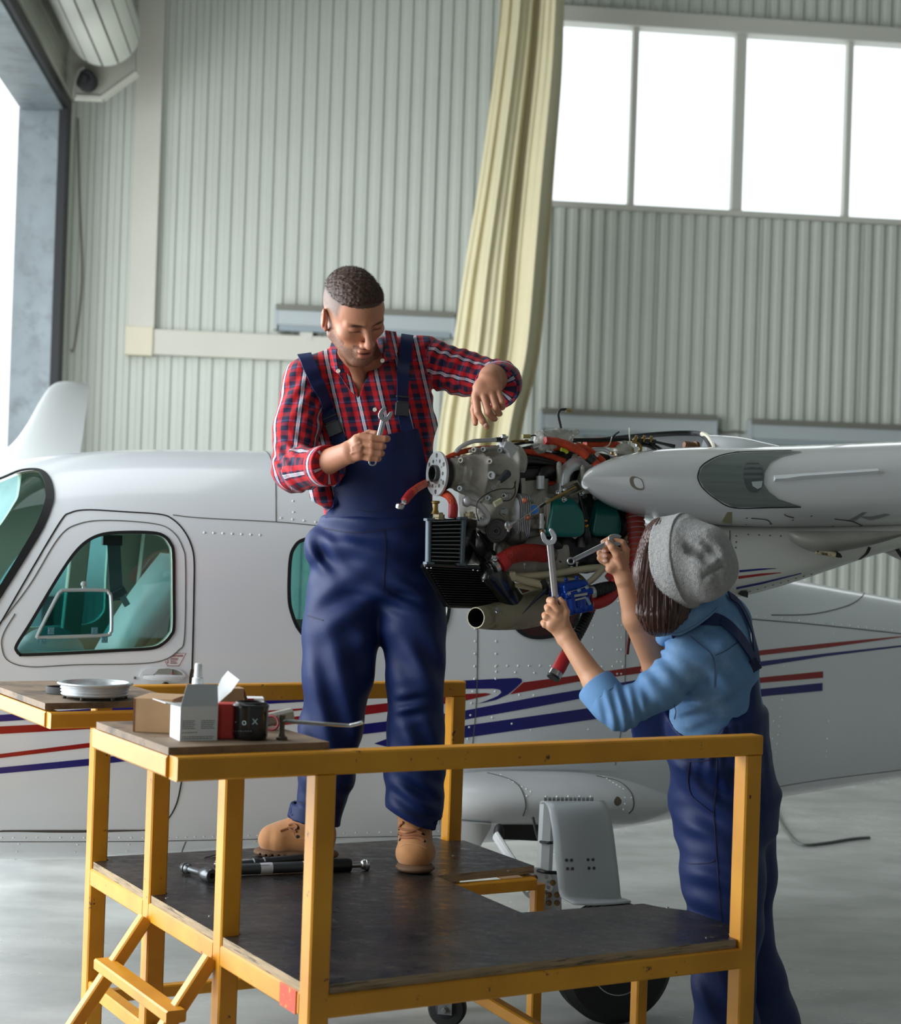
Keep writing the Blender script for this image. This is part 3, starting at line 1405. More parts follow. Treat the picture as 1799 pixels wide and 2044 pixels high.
def mesh_np(name, pos, F, m, parent=None, col=None, uv=None, smooth=True, label=None):
    off = np.array(root_loc(parent))
    me = bpy.data.meshes.new(name)
    nv, nf, w = len(pos), len(F), F.shape[1]
    me.vertices.add(nv)
    me.vertices.foreach_set('co', (pos - off).astype(np.float32).ravel())
    me.loops.add(nf * w)
    me.loops.foreach_set('vertex_index', F.astype(np.int32).ravel())
    me.polygons.add(nf)
    me.polygons.foreach_set('loop_start', np.arange(0, nf * w, w, dtype=np.int32))
    me.update()
    me.validate()
    if smooth:
        me.shade_smooth()
    if col is not None:
        c = col(pos)
        at = me.attributes.new('Col', 'FLOAT_COLOR', 'POINT')
        at.data.foreach_set('color', np.concatenate([c, np.ones((nv, 1))], 1).astype(np.float32).ravel())
    if uv is not None:
        c = uv(pos)
        at = me.attributes.new('cloth', 'FLOAT_VECTOR', 'POINT')
        at.data.foreach_set('vector', c.astype(np.float32).ravel())
    me.materials.append(m)
    o = bpy.data.objects.new(name, me)
    put(o, parent)
    if label:
        o['label'] = label
    return o


def lin(*rgb):
    return np.array(S(rgb))


def n3(p, f, seed=0.0):
    """cheap smooth pseudo-noise"""
    x, y, z = p[:, 0] * f + seed, p[:, 1] * f + seed * 1.7, p[:, 2] * f - seed
    return (np.sin(x * 1.0 + 1.3 * np.sin(y * 0.9 + z * 0.7)) + np.sin(y * 1.3 + 1.1 * np.sin(z * 1.1 + x * 0.6 + 2.0)) + np.sin(z * 1.2 + 1.2 * np.sin(x * 1.2 + y * 0.8 + 4.0))) / 3.0
# ================================================================== the aircraft
AF = math.radians(22)
FU = Vector((math.cos(AF), math.sin(AF), 0))      # along the fuselage, towards the tail
FV = Vector((math.sin(AF), -math.cos(AF), 0))     # sideways, towards the camera
F0 = P(870, 1050, 6.15)
F0.z = 0
HB = 0.60


def on_plane(px, py, v=0.0):
    """pixel ray met with the vertical plane v=const of the fuselage frame"""
    r = ray(px, py)
    o = F0 + FV * v
    t = (o - EYE).dot(FV) / r.dot(FV)
    return EYE + r * t


def uw(px, py, v=0.0):
    p = on_plane(px, py, v)
    return (p - F0).dot(FU), p.z


def FP(u, v, w):
    return F0 + FU * u + FV * v + Vector((0, 0, w))


m_white = mat('aircraft_white', (228, 233, 236), 0.22, coat=0.6, var=0.02, vscale=2)
m_white2 = mat('aircraft_white_worn', (208, 209, 202), 0.4, var=0.05, vscale=5, stain=(168, 166, 150), sscale=5, slo=0.6, shi=0.8)
m_liner = mat('cabin_liner', (206, 200, 180), 0.85)
m_gasket = mat('black_gasket', (14, 15, 17), 0.5)
m_seam = mat('panel_seam', (92, 94, 88), 0.7)
m_redst = mat('red_stripe', (150, 14, 18), 0.3, coat=0.4)
m_blust = mat('blue_stripe', (16, 16, 112), 0.3, coat=0.4)
m_gls = glass('tinted_canopy', (204, 229, 229), 0.03)

ap = thing('airplane', FP(0, -0.6, 0), 'white twin-engine airplane with red and blue stripes and its near engine uncovered', 'airplane')

stn = [(-420, 1400, 1560, 0.16), (-340, 1260, 1625, 0.34), (-260, 1170, 1668, 0.45), (-160, 1050, 1700, 0.55), (-80, 968, 1715, 0.60),
       (0, 934, 1722, 0.60), (107, 913, 1723, 0.60), (213, 902, 1722, 0.60), (356, 897, 1717, 0.60), (534, 899, 1709, 0.60),
       (700, 903, 1702, 0.60), (900, 915, 1697, 0.60), (1050, 932, 1692, 0.60), (1200, 962, 1680, 0.57), (1350, 1020, 1660, 0.52), (1480, 1082, 1634, 0.46),
       (1610, 1143, 1607, 0.40), (1720, 1170, 1588, 0.36), (1799, 1186, 1575, 0.33), (1950, 1215, 1550, 0.28), (2100, 1240, 1528, 0.22)]
SEC = []
for px, ty, by, hb in stn:
    v_edge = -HB + 0.15
    u0, _ = uw(px, 1300, 0.0 - (HB - hb))
    r1 = ray(px, ty)
    r2 = ray(px, by)
    # top and bottom outlines sit near the crown / keel line of the section
    wt = EYE.z + r1.z * ((FP(u0, v_edge, 0) - EYE).y / r1.y)
    wbm = EYE.z + r2.z * ((FP(u0, v_edge + 0.05, 0) - EYE).y / r2.y)
    SEC.append((u0, wt, wbm, hb))
SEC.sort()
_su = [s[0] for s in SEC]


def sec_at(u):
    return tuple(float(np.interp(u, _su, [s[k] for s in SEC])) for k in (1, 2, 3))


NEXP = 2.9
g = M()
us = [tuple_[0] for tuple_ in smooth_path([(s[0],) for s in SEC], 3)]
sm = smooth_path(SEC, 3)
rings = []
for (u, wt, wbm, hb) in sm:
    ring = []
    for k in range(72):
        a = 2 * math.pi * k / 72
        ca, sa = math.cos(a), math.sin(a)
        e = 2 / NEXP
        vv = math.copysign(abs(ca) ** e, ca) * hb
        ww = math.copysign(abs(sa) ** e, sa)
        # tumblehome: roof narrower than the waist
        if sa > 0:
            vv *= 1 - 0.22 * sa ** 3
        ww = (wt + wbm) / 2 + ww * (wt - wbm) / 2
        ring.append(FP(u, -HB + vv, ww))
    rings.append(ring)
g.loft(rings)
hull = g.build('fuselage', m_white, ap, smooth=50)
HB_BV = bvh_of(hull)
hull.data.materials.append(m_liner)
md = hull.modifiers.new('shell', 'SOLIDIFY')
md.thickness = 0.035
md.offset = -1
md.material_offset = 1
md.material_offset_rim = 0

win_out = [(34, 1300), (33, 1288), (60, 1245), (100, 1178), (125, 1138), (150, 1103), (175, 1080), (205, 1067), (249, 1063), (305, 1064),
           (328, 1071), (340, 1085), (346, 1105), (347, 1180), (347, 1250), (341, 1268), (326, 1284), (302, 1294), (240, 1298), (150, 1303), (50, 1307), (40, 1306)]
rear_out = [(577, 1190), (579, 1120), (588, 1092), (606, 1078), (650, 1073), (760, 1076), (850, 1081), (882, 1098), (896, 1140), (898, 1195), (890, 1245), (866, 1273), (820, 1279), (700, 1279), (625, 1277), (598, 1258), (583, 1225)]
ws_out = [(-190, 1120), (-170, 1050), (-120, 1000), (0, 956), (40, 940), (78, 937), (95, 952), (107, 985), (105, 1005), (88, 1050), (55, 1105), (0, 1188), (-60, 1275), (-130, 1290), (-180, 1230)]
red_out = [(1020, 1180), (1021, 1232), (1034, 1258), (1062, 1272), (1100, 1270), (1140, 1255), (1155, 1220), (1150, 1180), (1090, 1165)]


def inset(poly, d):
    cx = sum(p[0] for p in poly) / len(poly)
    n = len(poly)
    out = []
    area_ = sum(poly[i][0] * poly[(i + 1) % n][1] - poly[(i + 1) % n][0] * poly[i][1] for i in range(n))
    s = 1 if area_ > 0 else -1
    for i in range(n):
        a, b, c = poly[i - 1], poly[i], poly[(i + 1) % n]
        t = Vector((c[0] - a[0], c[1] - a[1])).normalized()
        nx, ny = -t.y * s, t.x * s
        out.append((b[0] + nx * d, b[1] + ny * d))
    return out


def cutter(poly, name, v0=0.35, v1=-1.75):
    g = M()
    pts = []
    for p in smooth_path(inset(poly, 2.5), 3, closed=True):
        l, n = hit(HB_BV, *p)
        if l is None:
            u, w = uw(p[0], p[1], -0.1)
        else:
            u, w = (l - F0).dot(FU), l.z
        pts.append((u, w))
    n = len(pts)
    vs = [FP(u, v0, w) for u, w in pts] + [FP(u, v1, w) for u, w in pts]
    fs = [(i, (i + 1) % n, n + (i + 1) % n, n + i) for i in range(n)] + [tuple(range(n))[::-1], tuple(range(n, 2 * n))]
    g.add(vs, fs)
    return g


# cut the window openings through both cabin sides and bake the result
dg = bpy.context.evaluated_depsgraph_get()
for poly in (win_out, rear_out, ws_out):
    c = cutter(poly, 'c').build('cut', m_liner, None, smooth=0)
    md = hull.modifiers.new('b', 'BOOLEAN')
    md.operation = 'DIFFERENCE'
    md.solver = 'EXACT'
    md.object = c
bpy.context.view_layer.update()
dg = bpy.context.evaluated_depsgraph_get()
newme = bpy.data.meshes.new_from_object(hull.evaluated_get(dg))
newme.name = 'fuselage'
hull.modifiers.clear()
hull.data = newme
for o in list(COL.objects):
    if o.name.startswith('cut'):
        bpy.data.objects.remove(o)


def ribbon(path, w, bv, off, m, name, parent, thick=0.0015, label=None, sm=6, ends=None, kind=None):
    """strip of cloth/paint/sealant laid over a surface along a path seen in the photo; w in metres (or list)"""
    pts = smooth_path(path, sm)
    hs = []
    for p in pts:
        l, n = hit(bv, p[0], p[1])
        if l is not None:
            hs.append((l, n))
    if len(hs) < 2:
        return None
    # smooth normals
    ns = [h[1] for h in hs]
    for _ in range(4):
        ns = [(ns[max(0, i - 1)] + ns[i] * 2 + ns[min(len(ns) - 1, i + 1)]).normalized() for i in range(len(ns))]
    rings = []
    for i, (l, _) in enumerate(hs):
        a, b = hs[max(0, i - 1)][0], hs[min(len(hs) - 1, i + 1)][0]
        t = (b - a).normalized()
        n = ns[i]
        s = t.cross(n).normalized()
        ww = w if not isinstance(w, (list, tuple)) else np.interp(i / (len(hs) - 1), np.linspace(0, 1, len(w)), w)
        c = l + n * off
        rings.append([c + s * ww / 2, c + s * ww / 2 + n * thick, c - s * ww / 2 + n * thick, c - s * ww / 2])
    g = M()
    g.loft(rings)
    return g.build(name, m, parent, smooth=40, label=label, kind=kind)


def closed_band(poly, w, off, m, name, parent, bv=None, thick=0.004, label=None):
    pts = smooth_path(poly, 4, closed=True)
    pts.append(pts[0])
    return ribbon(pts, w, bv or HB_BV, off, m, name, parent, thick=thick, sm=1, label=label)


def pane(poly, name, m, parent, inner=0.012, label=None):
    return decal(smooth_path(poly, 3, closed=True), HB_BV, off=-inner, thick=0.003, step=22, name=name, m=m, parent=parent, label=label)


# door skin (with its own window), seams
door_line = [(-60, 1340), (-40, 1310), (0, 1245), (60, 1142), (120, 1042), (140, 1024), (175, 1018), (250, 1022), (320, 1027), (345, 1037), (366, 1058), (380, 1084), (387, 1115),
             (387, 1180), (384, 1310), (380, 1400), (372, 1480), (362, 1560), (350, 1610), (325, 1645), (290, 1657), (150, 1658), (0, 1659), (-60, 1658)]
door = ribbon(door_line, 0.0045, HB_BV, 0.0005, m_gasket, 'door_seam', ap, thick=0.0015, label='dark gap around the cabin door')
ribbon([(p[0], p[1]) for p in [(6, 1238), (60, 1166), (118, 1072), (160, 1045), (220, 1039), (310, 1046), (345, 1062), (364, 1092), (370, 1130), (368, 1270), (356, 1298), (325, 1318), (270, 1325), (150, 1327), (60, 1331), (15, 1318), (3, 1288), (8, 1262), (30, 1225)]],
       0.003, HB_BV, 0.0005, m_seam, 'window_surround_seam', ap)
f1 = closed_band(win_out, 0.010, 0.0, m_gasket, 'window_gasket', ap)
pane(win_out, 'door_window', m_gls, ap, label='tinted cabin door window')
closed_band(rear_out, 0.012, 0.0, m_gasket, 'window_gasket', ap)
pane(rear_out, 'rear_window', m_gls, ap, label='tinted rear cabin window')
ws_path = [(-120, 1000), (-60, 976), (0, 956), (40, 940), (74, 938), (90, 950), (99, 975), (98, 1002), (80, 1050), (48, 1105), (-5, 1190), (-60, 1275)]
ribbon(ws_path, [0.006, 0.008, 0.008, 0.012, 0.026, 0.028, 0.026, 0.024, 0.022], HB_BV, 0.0, m_gasket, 'windshield_seal', ap, thick=0.004)
pane(ws_out, 'windshield', m_gls, ap)
# small fourth window low behind the engine
decal(smooth_path(red_out, 3, True), HB_BV, 0.003, 0.002, 16, 'belly_window', mat('dark_red_glass', (58, 12, 12), 0.12), ap, label='small dark red porthole')
closed_band(red_out, 0.012, 0.003, m_gasket, 'window_gasket', ap)
# far side panes
for poly in (win_out, rear_out):
    pts = []
    for p in smooth_path(poly, 2, True):
        l, n = hit(HB_BV, *p)
        pts.append(FP((l - F0).dot(FU), -2 * HB + 0.03, l.z))
    g = M()
    g.plate(pts, 0.003, FV)
    g.build('far_window', m_gls, ap)

# paint stripes
def stripe(top, bot, m, name='stripe'):
    poly = list(top) + list(bot)[::-1]
    decal(poly, HB_BV, 0.0014, 0.0008, 20, name, m, ap)


stripe([(-120, 1437), (0, 1427), (250, 1410), (450, 1394), (600, 1383), (885, 1362), (930, 1358), (1032, 1353), (1041, 1355), (1042, 1361), (1030, 1373), (1014, 1386), (990, 1397), (968, 1402)],
       [(-120, 1449), (0, 1440), (250, 1425), (450, 1410), (600, 1401), (885, 1379), (926, 1375), (985, 1374.5), (998, 1377), (1001, 1382), (995, 1388), (985, 1393), (970, 1399), (955, 1404)], m_blust, 'blue_stripe')
stripe([(-120, 1457), (0, 1450), (180, 1441), (300, 1434), (600, 1414), (700, 1408)], [(-120, 1474), (0, 1465), (180, 1455), (300, 1446), (600, 1417.5), (700, 1409)], m_redst, 'red_stripe')
stripe([(-120, 1520), (0, 1505), (177, 1483), (258, 1475), (600, 1429), (725, 1409), (880, 1391), (930, 1385), (970, 1383.5), (979, 1385)],
       [(-120, 1527), (0, 1513), (177, 1492), (258, 1484), (600, 1443), (725, 1427), (880, 1406), (930, 1398), (970, 1389), (979, 1386)], m_redst, 'red_stripe')
stripe([(-120, 1545), (0, 1532), (177, 1514.6), (304, 1501), (500, 1476), (720, 1446), (778, 1439), (883, 1425), (924, 1419), (1065, 1392), (1167, 1375), (1284, 1355), (1400, 1338), (1521, 1320), (1650, 1304), (1799, 1288), (1850, 1284)],
       [(-120, 1556), (0, 1544), (177, 1528), (304, 1513), (500, 1490), (720, 1466), (778, 1459), (883, 1444), (924, 1437), (1065, 1412), (1167, 1393), (1284, 1372), (1400, 1352), (1521, 1330), (1650, 1310), (1799, 1291.5), (1850, 1286)], m_blust, 'blue_stripe')
stripe([(747, 1484), (780, 1472), (883, 1455), (924, 1449), (1065, 1429), (1191, 1411), (1350, 1392), (1533, 1374), (1642, 1363)],
       [(770, 1490), (800, 1488), (883, 1477), (924, 1473), (1065, 1453), (1191, 1435), (1350, 1412), (1533, 1389), (1642, 1379)], m_blust, 'blue_stripe')
stripe([(1045, 1362), (1151, 1348), (1284, 1329), (1400, 1314), (1519, 1298), (1650, 1284), (1799, 1270), (1830, 1268)],
       [(1018, 1386), (1151, 1361), (1284, 1343), (1400, 1327), (1519, 1308), (1650, 1293), (1799, 1272), (1830, 1269)], m_redst, 'red_stripe')
stripe([(1380, 1368), (1531, 1351), (1643, 1340)], [(1390, 1377), (1531, 1362), (1643, 1353)], m_redst, 'red_stripe')

# panel joints
for pth, w in (([(520, 897), (535, 905), (545, 930), (550, 960), (551, 1042)], 0.003),
               ([(345, 1028), (400, 1034), (551, 1042), (640, 1050)], 0.003),
               ([(953, 1235), (953, 1300), (951, 1400), (944, 1480), (940, 1520)], 0.003),
               ([(1251, 1180), (1249, 1300), (1246, 1400), (1238, 1470), (1228, 1530)], 0.003),
               ([(-60, 1681), (0, 1680), (300, 1679), (640, 1672), (900, 1668)], 0.003),
               ([(371, 1680), (365, 1695), (360, 1712)], 0.004),
               ([(1555, 1570), (1650, 1555), (1799, 1537)], 0.003),
               ([(1500, 1236), (1620, 1246), (1799, 1265)], 0.004),
               ([(1727, 1172), (1722, 1190), (1690, 1210), (1620, 1226), (1540, 1228)], 0.004),
               ([(705, 1905), (700, 1910)], 0.003)):
    ribbon(pth, w, HB_BV, 0.0006, m_seam, 'panel_joint', ap, thick=0.001)
# dark door-sill slot
ribbon([(4, 1658), (150, 1659), (292, 1657)], [0.004, 0.010, 0.010, 0.004], HB_BV, 0.001, mat('sill_slot', (72, 64, 54), 0.7), 'sill_slot', ap, thick=0.0015)

# rivets: far too many and too small to be parts, real domes joined
def rivets(pts, r, bv, m, parent, name='rivets'):
    g = M()
    for p in pts:
        l, n = hit(bv, *p)
        if l is None:
            continue
        x, y, z = frame_from(n)
        vs, fs = [], []
        for t, rr in ((0, 1.0), (0.3, 0.9), (0.5, 0.5)):
            for k in range(8):
                a = math.pi * k / 4
                vs.append(l + z * (t * r) + x * (rr * r * math.cos(a)) + y * (rr * r * math.sin(a)))
        for i in range(2):
            for k in range(8):
                fs.append((i * 8 + k, i * 8 + (k + 1) % 8, (i + 1) * 8 + (k + 1) % 8, (i + 1) * 8 + k))
        fs.append(tuple(range(16, 24)))
        g.add(vs, fs)
    return g.build(name, m, parent, smooth=60, kind='stuff')


def line_pts(p, q, n):
    return [(p[0] + (q[0] - p[0]) * i / (n - 1), p[1] + (q[1] - p[1]) * i / (n - 1)) for i in range(n)]


R = []
R += line_pts((408, 1063), (519, 1068), 7) + line_pts((561, 1034), (630, 1042), 4) + line_pts((585, 1000), (586, 1022), 2)
R += line_pts((-20, 1672), (286, 1672), 14) + line_pts((336, 1672), (640, 1664), 18) + line_pts((640, 1664), (900, 1658), 12)
R += line_pts((38, 1685), (30, 1715), 3) + line_pts((155, 1686), (146, 1715), 3) + line_pts((258, 1686), (250, 1712), 3) + line_pts((480, 1683), (510, 1680), 2)
for x in (949, 991):
    R += line_pts((x, 1255), (x - 2, 1380), 6)
for x in (1186, 1235, 1243):
    R += line_pts((x, 1200), (x - 3, 1345), 7)
R += line_pts((991, 1329), (1100, 1329), 6) + line_pts((1160, 1329), (1244, 1330), 5) + line_pts((991, 1341), (1067, 1343), 3)
R += line_pts((944, 1380), (934, 1475), 5) + line_pts((983, 1432), (1060, 1457), 3) + line_pts((1037, 1387), (1066, 1388), 2)
R += line_pts((1178, 1408), (1175, 1456), 2) + line_pts((1223, 1457), (1232, 1457), 2)
R += line_pts((1565, 1562), (1799, 1530), 18) + line_pts((1562, 1397), (1548, 1520), 8) + line_pts((1651, 1500), (1638, 1580), 4)
R += line_pts((1512, 1230), (1799, 1260), 18) + line_pts((1565, 1250), (1566, 1330), 3) + line_pts((1655, 1440), (1650, 1510), 3)
R += line_pts((1545, 1440), (1541, 1510), 3) + line_pts((1665, 1247), (1666, 1265), 2)
rivets(R, 0.0046, HB_BV, m_white, ap)

# door handle recess, handle, lock
hl, hn = hit(HB_BV, 322, 1349)
HX, HY, HZ = FU, Vector((0, 0, 1)), hn
Rm = Matrix((FU, Vector((0, 0, 1)).cross(FU).normalized(), Vector((0, 0, 1)))).transposed()


def hp_(px, py, off=0.0):
    l, n = hit(HB_BV, px, py)
    return l + n * off


dh = decal(smooth_path([(277, 1350), (285, 1338), (300, 1332), (325, 1330), (350, 1334), (366, 1342), (369, 1350), (360, 1358), (335, 1364), (300, 1362), (284, 1357)], 3, True),
           HB_BV, 0.006, 0.004, 8, 'handle_housing', m_white, ap)
decal([(284, 1347), (304, 1347), (310, 1342), (316, 1335), (335, 1333.5), (352, 1337), (362, 1343), (364, 1347), (310, 1345), (306, 1349), (286, 1349.5)], HB_BV, 0.0068, 0.0005, 5, 'handle_recess', mat('recess_grey', (150, 152, 142), 0.5), dh)
g = M()
g.tube([hp_(284, 1351, 0.014), hp_(300, 1352, 0.02), hp_(340, 1352.5, 0.02), hp_(362, 1352, 0.012)], [0.006, 0.009, 0.009, 0.006], 10, flat=0.6)
g.build('handle_bar', m_white, dh)
g = M()
g.tube([hp_(344, 1336, 0.010), hp_(343, 1343, 0.012)], 0.002, 8)
g.build('lock_slot', m_gasket, dh)
g = M()
g.ell(hp_(343, 1344, 0.012), 0.0035)
g.build('lock_button', mat('red_button', (150, 20, 26), 0.3), dh, label='small red lock button')
g = M()
g.cyl(hp_(329, 1367, 0.0), hp_(329, 1367, 0.02), 0.011, 18)
g.build('key_lock', mat('lock_bronze', (90, 80, 60), 0.35, metal=0.7), ap)
g = M()
g.ell(hp_(269, 1353, 0.002), 0.0045)
g.build('door_button', mat('button_grey', (90, 92, 92), 0.4), ap)
ribbon([(383.5, 1336), (381, 1350), (380, 1372)], 0.010, HB_BV, 0.001, mat('latch_gap', (58, 48, 30), 0.6), 'latch_gap', ap)

# access placard: red outline, heading and small lines of print
m_pl = mat('placard_red', (160, 40, 44), 0.5)
plac = ribbon([(347, 1304), (371, 1304), (357, 1329), (334, 1329), (329.5, 1320)], 0.0016, HB_BV, 0.0008, m_pl, 'placard_outline', ap, sm=1, thick=0.0006)


def text_on(bv, px, py, s, size, m, parent, name='lettering', dirp=(1, 0), extr=0.0004, off=0.001, space=1.0, xscale=1.0):
    """raised flat lettering standing on a surface where the photo shows it"""
    l, n = hit(bv, px, py)
    l2, _ = hit(bv, px + dirp[0] * 6, py + dirp[1] * 6)
    x = (l2 - l).normalized()
    y = n.cross(x).normalized()
    return text_at(l + n * off, x, y, s, size, m, parent, name, extr, space, xscale)


def text_at(o_, x, y, s, size, m, parent, name='lettering', extr=0.0004, space=1.0, xscale=1.0):
    cu = bpy.data.curves.new(name, 'FONT')
    cu.body = s
    cu.size = size
    cu.extrude = extr
    cu.space_character = space
    cu.resolution_u = 2
    t = bpy.data.objects.new(name, cu)
    COL.objects.link(t)
    bpy.context.view_layer.update()
    dg = bpy.context.evaluated_depsgraph_get()
    me = bpy.data.meshes.new_from_object(t.evaluated_get(dg))
    bpy.data.objects.remove(t)
    n = x.cross(y).normalized()
    off = root_loc(parent)
    for v in me.vertices:
        c = v.co.copy()
        v.co = o_ + x * (c.x * xscale) + y * c.y + n * c.z - off
    me.materials.clear()
    me.materials.append(m)
    me.name = name
    o = bpy.data.objects.new(name, me)
    put(o, parent)
    return o


if plac:
    text_on(HB_BV, 342.5, 1311, 'GENCY ACCESS', 0.0085, m_pl, plac, xscale=0.62, dirp=(1, -0.02))
    for i, (yy, s_) in enumerate(((1315, 'PUSH AND HOLD'), (1318, 'RED TAB DOWN'), (1321.5, 'OPEN DOOR'), (1324.5, 'WITH HANDLE'))):
        text_on(HB_BV, 340, yy, s_, 0.0042, m_pl, plac, xscale=0.75)
    g = M()
    g.tube([hp_(334.5, 1314, 0.001), hp_(334.5, 1324, 0.001)], 0.0006, 6)
    g.cyl(hp_(334.5, 1321.5, 0.001), hp_(334.5, 1324.5, 0.001), 0.002, 8, r1=0.0003)
    g.build('arrow', m_pl, plac)

# ---- cabin interior
m_seat = mat('seat_leather', (200, 206, 200), 0.5)
m_belt = mat('belt_webbing', (96, 104, 108), 0.7)
g = M()
# near seat back leaning right (pale), seen through the door window
c0, c1 = uw(240, 1300), uw(352, 1110)
pa = []
for t in range(9):
    k = t / 8
    u = c0[0] + 0.02 + (c1[0] - c0[0] + 0.06) * k
    w = c0[1] - 0.05 + (c1[1] - c0[1] + 0.05) * k
    pa.append((u, w, 0.05 + 0.02 * math.sin(k * 3)))
rings = []
for u, w, th_ in pa:
    ring = []
    for q in range(20):
        a = 2 * math.pi * q / 20
        ring.append(FP(u + th_ * math.cos(a) + 0.02, -0.34 + 0.2 * math.copysign(abs(math.sin(a)) ** 0.5, math.sin(a)), w))
    rings.append(ring)
g.loft(rings)
seat = g.build('seat_back', m_seat, ap, label='pale seat back inside the cabin')
g = M()
g.box(FP(c0[0] - 0.22, -0.34, c0[1] - 0.10), (0.46, 0.40, 0.12), Rm)
g.build('seat_cushion', m_seat, seat)
# instrument cowl / wheel well dome seen low in the window
g = M()
dc = uw(145, 1330)
g.ell(FP(dc[0], -0.45, dc[1] - 0.03), (0.13, 0.12, 0.13), Rm)
g.build('cowl_dome', mat('dome_grey', (168, 178, 178), 0.5), ap)
# belt with buckle
bu = uw(232, 1070, -0.15)
bw = uw(233, 1188, -0.15)
g = M()
g.beam(FP(bu[0], -0.2, bu[1]), FP(bw[0] + 0.01, -0.2, bw[1] - 0.02), 0.045, 0.006, FU)
belt = g.build('seat_belt', m_belt, ap)
g = M()
g.box(FP(bu[0] - 0.004, -0.2, bu[1] - 0.015), (0.065, 0.03, 0.035), Rm)
g.build('belt_anchor', m_gasket, belt)
kb = uw(240, 1186, -0.15)
g = M()
g.beam(FP(kb[0] - 0.03, -0.19, kb[1] - 0.018), FP(kb[0] + 0.024, -0.19, kb[1] + 0.014), 0.03, 0.02, ch=0.008)
g.build('belt_buckle', mat('buckle_plastic', (60, 66, 72), 0.3), belt)
g = M()
g.beam(FP(kb[0] + 0.012, -0.188, kb[1] - 0.004), FP(kb[0] + 0.034, -0.188, kb[1] - 0.04), 0.022, 0.004)
g.build('belt_tongue', mat('steel_tongue', (170, 175, 178), 0.25, metal=0.9), belt)
# cabin pillar and ceiling lining on the far side
for px, w_ in ((300, 0.10), (150, 0.07)):
    pu = uw(px, 1150, -1.0)
    g = M()
    g.beam(FP(pu[0], -1.1, 1.0), FP(pu[0] + 0.04, -1.05, 1.66), w_, 0.05, FU)
    g.build('cabin_pillar', m_liner, ap)
g = M()
fu0, fu1 = uw(-260, 1300)[0], uw(900, 1300)[0]
g.box(FP((fu0 + fu1) / 2, -HB, 0.62), (fu1 - fu0, 0.9, 0.04), Rm)
g.build('cabin_floor', mat('cabin_carpet', (96, 98, 96), 0.9), ap)
# small foul-weather window frame mounted on the door glass
m_al = mat('alu_frame', (176, 188, 188), 0.35, metal=0.5)
fr = smooth_path([(75, 1267), (112, 1194), (121, 1182), (132, 1178.5), (205, 1178.5), (217, 1184), (221, 1196), (222, 1252), (218, 1264), (207, 1268), (90, 1272), (78, 1271)], 4, True)
g = M()
g.tube([hp_(p[0], p[1], 0.004) for p in fr + [fr[0]]], 0.0062, 8, caps=False)
vent = g.build('vent_window_frame', m_al, ap)
decal(fr, HB_BV, 0.001, 0.002, 18, 'vent_window_pane', glass('vent_glass', (140, 206, 206), 0.02), vent)
for px, py in ((101, 1259), (188, 1259), (85, 1279), (208, 1276)):
    g = M()
    g.box(hp_(px, py, 0.007), (0.020, 0.004, 0.022), Rm)
    for dx in (-0.005, 0.005):
        g.cyl(hp_(px, py, 0.008) + FU * dx, hp_(px, py, 0.013) + FU * dx, 0.0028, 8)
    g.build('hinge', mat('hinge_blue', (80, 130, 140), 0.4, metal=0.3), vent)
g = M()
g.lathe(hp_(167, 1166, 0.0), hn, [(0, 0.010), (0.006, 0.010), (0.010, 0.004)], 16)
g.beam(hp_(167, 1168, 0.004), hp_(167, 1178, 0.004), 0.012, 0.004, FU)
g.build('vent_latch', m_al, vent)
# ================================================================== wing, nacelle, gear
# near wing: leading edge at the left, growing to the right; extends away from the camera to the cabin roof
def wing_sections():
    tab = [(1163, 958, 958, 0.004), (1166, 948, 968, 0.03), (1178, 935, 982, 0.06), (1200, 923, 998, 0.10), (1240, 909, 1017, 0.15), (1300, 897, 1033, 0.20),
           (1380, 891, 1043, 0.25), (1460, 889, 1053, 0.30), (1560, 888, 1058, 0.34), (1680, 884, 1059, 0.37), (1799, 879, 1058, 0.39), (1950, 875, 1055, 0.40), (2150, 872, 1048, 0.40)]
    return smooth_path(tab, 4)


WD0 = 5.02
m_wing = mat('wing_gloss_white', (214, 217, 217), 0.16, coat=0.8, var=0.03, vscale=3)
g = M()
rings = []
for px, ty, by, hw in wing_sections():
    dc = WD0 + (px - 1165) * 0.00035 + hw
    c_t, c_b = P(px, ty, dc - hw * 0.3), P(px, by, dc - hw * 0.55)
    X = (c_t.x + c_b.x) / 2
    zt_, zb_ = c_t.z, c_b.z
    ring = []
    for k in range(48):
        a = 2 * math.pi * k / 48
        ca, sa = math.cos(a), math.sin(a)
        # rounded towards the camera, flatter lower skin
        yy = dc - hw * math.copysign(abs(ca) ** 0.9, ca)
        e = 0.85 if sa > 0 else 0.7
        zz = (zt_ + zb_) / 2 + (zt_ - zb_) / 2 * math.copysign(abs(sa) ** e, sa)
        ring.append(Vector((X, yy, zz)))
    rings.append(ring)
g.loft(rings)
wing = g.build('wing', m_wing, ap, smooth=60)
W_BV = bvh_of(wing)
# inner wing panel reaching to the cabin roof, behind the engine
g = M()
rings = []
for t in (0.0, 1.0):
    base = P(1215, 965, 5.35).lerp(P(1130, 985, 6.6), t)
    prof = [(0, 0), (0.02, 0.05), (0.10, 0.085), (0.35, 0.10), (0.8, 0.07), (1.3, 0.0), (0.8, -0.03), (0.35, -0.05), (0.10, -0.055), (0.02, -0.035)]
    rings.append([base + FU * a + Vector((0, 0, b + 0.0)) for a, b in prof])
g.loft(rings)
g.build('inner_wing', m_white, ap)
# leading-edge tip plug
g = M()
c = P(1174, 965, WD0 + 0.03)
ax = (P(1163, 965, WD0 + 0.02) - P(1190, 963, WD0 + 0.06)).normalized()
g.lathe(c - ax * 0.02, ax, [(0, 0.020), (0.024, 0.020), (0.032, 0.015)], 20)
g.build('tip_plug', m_wing, ap)
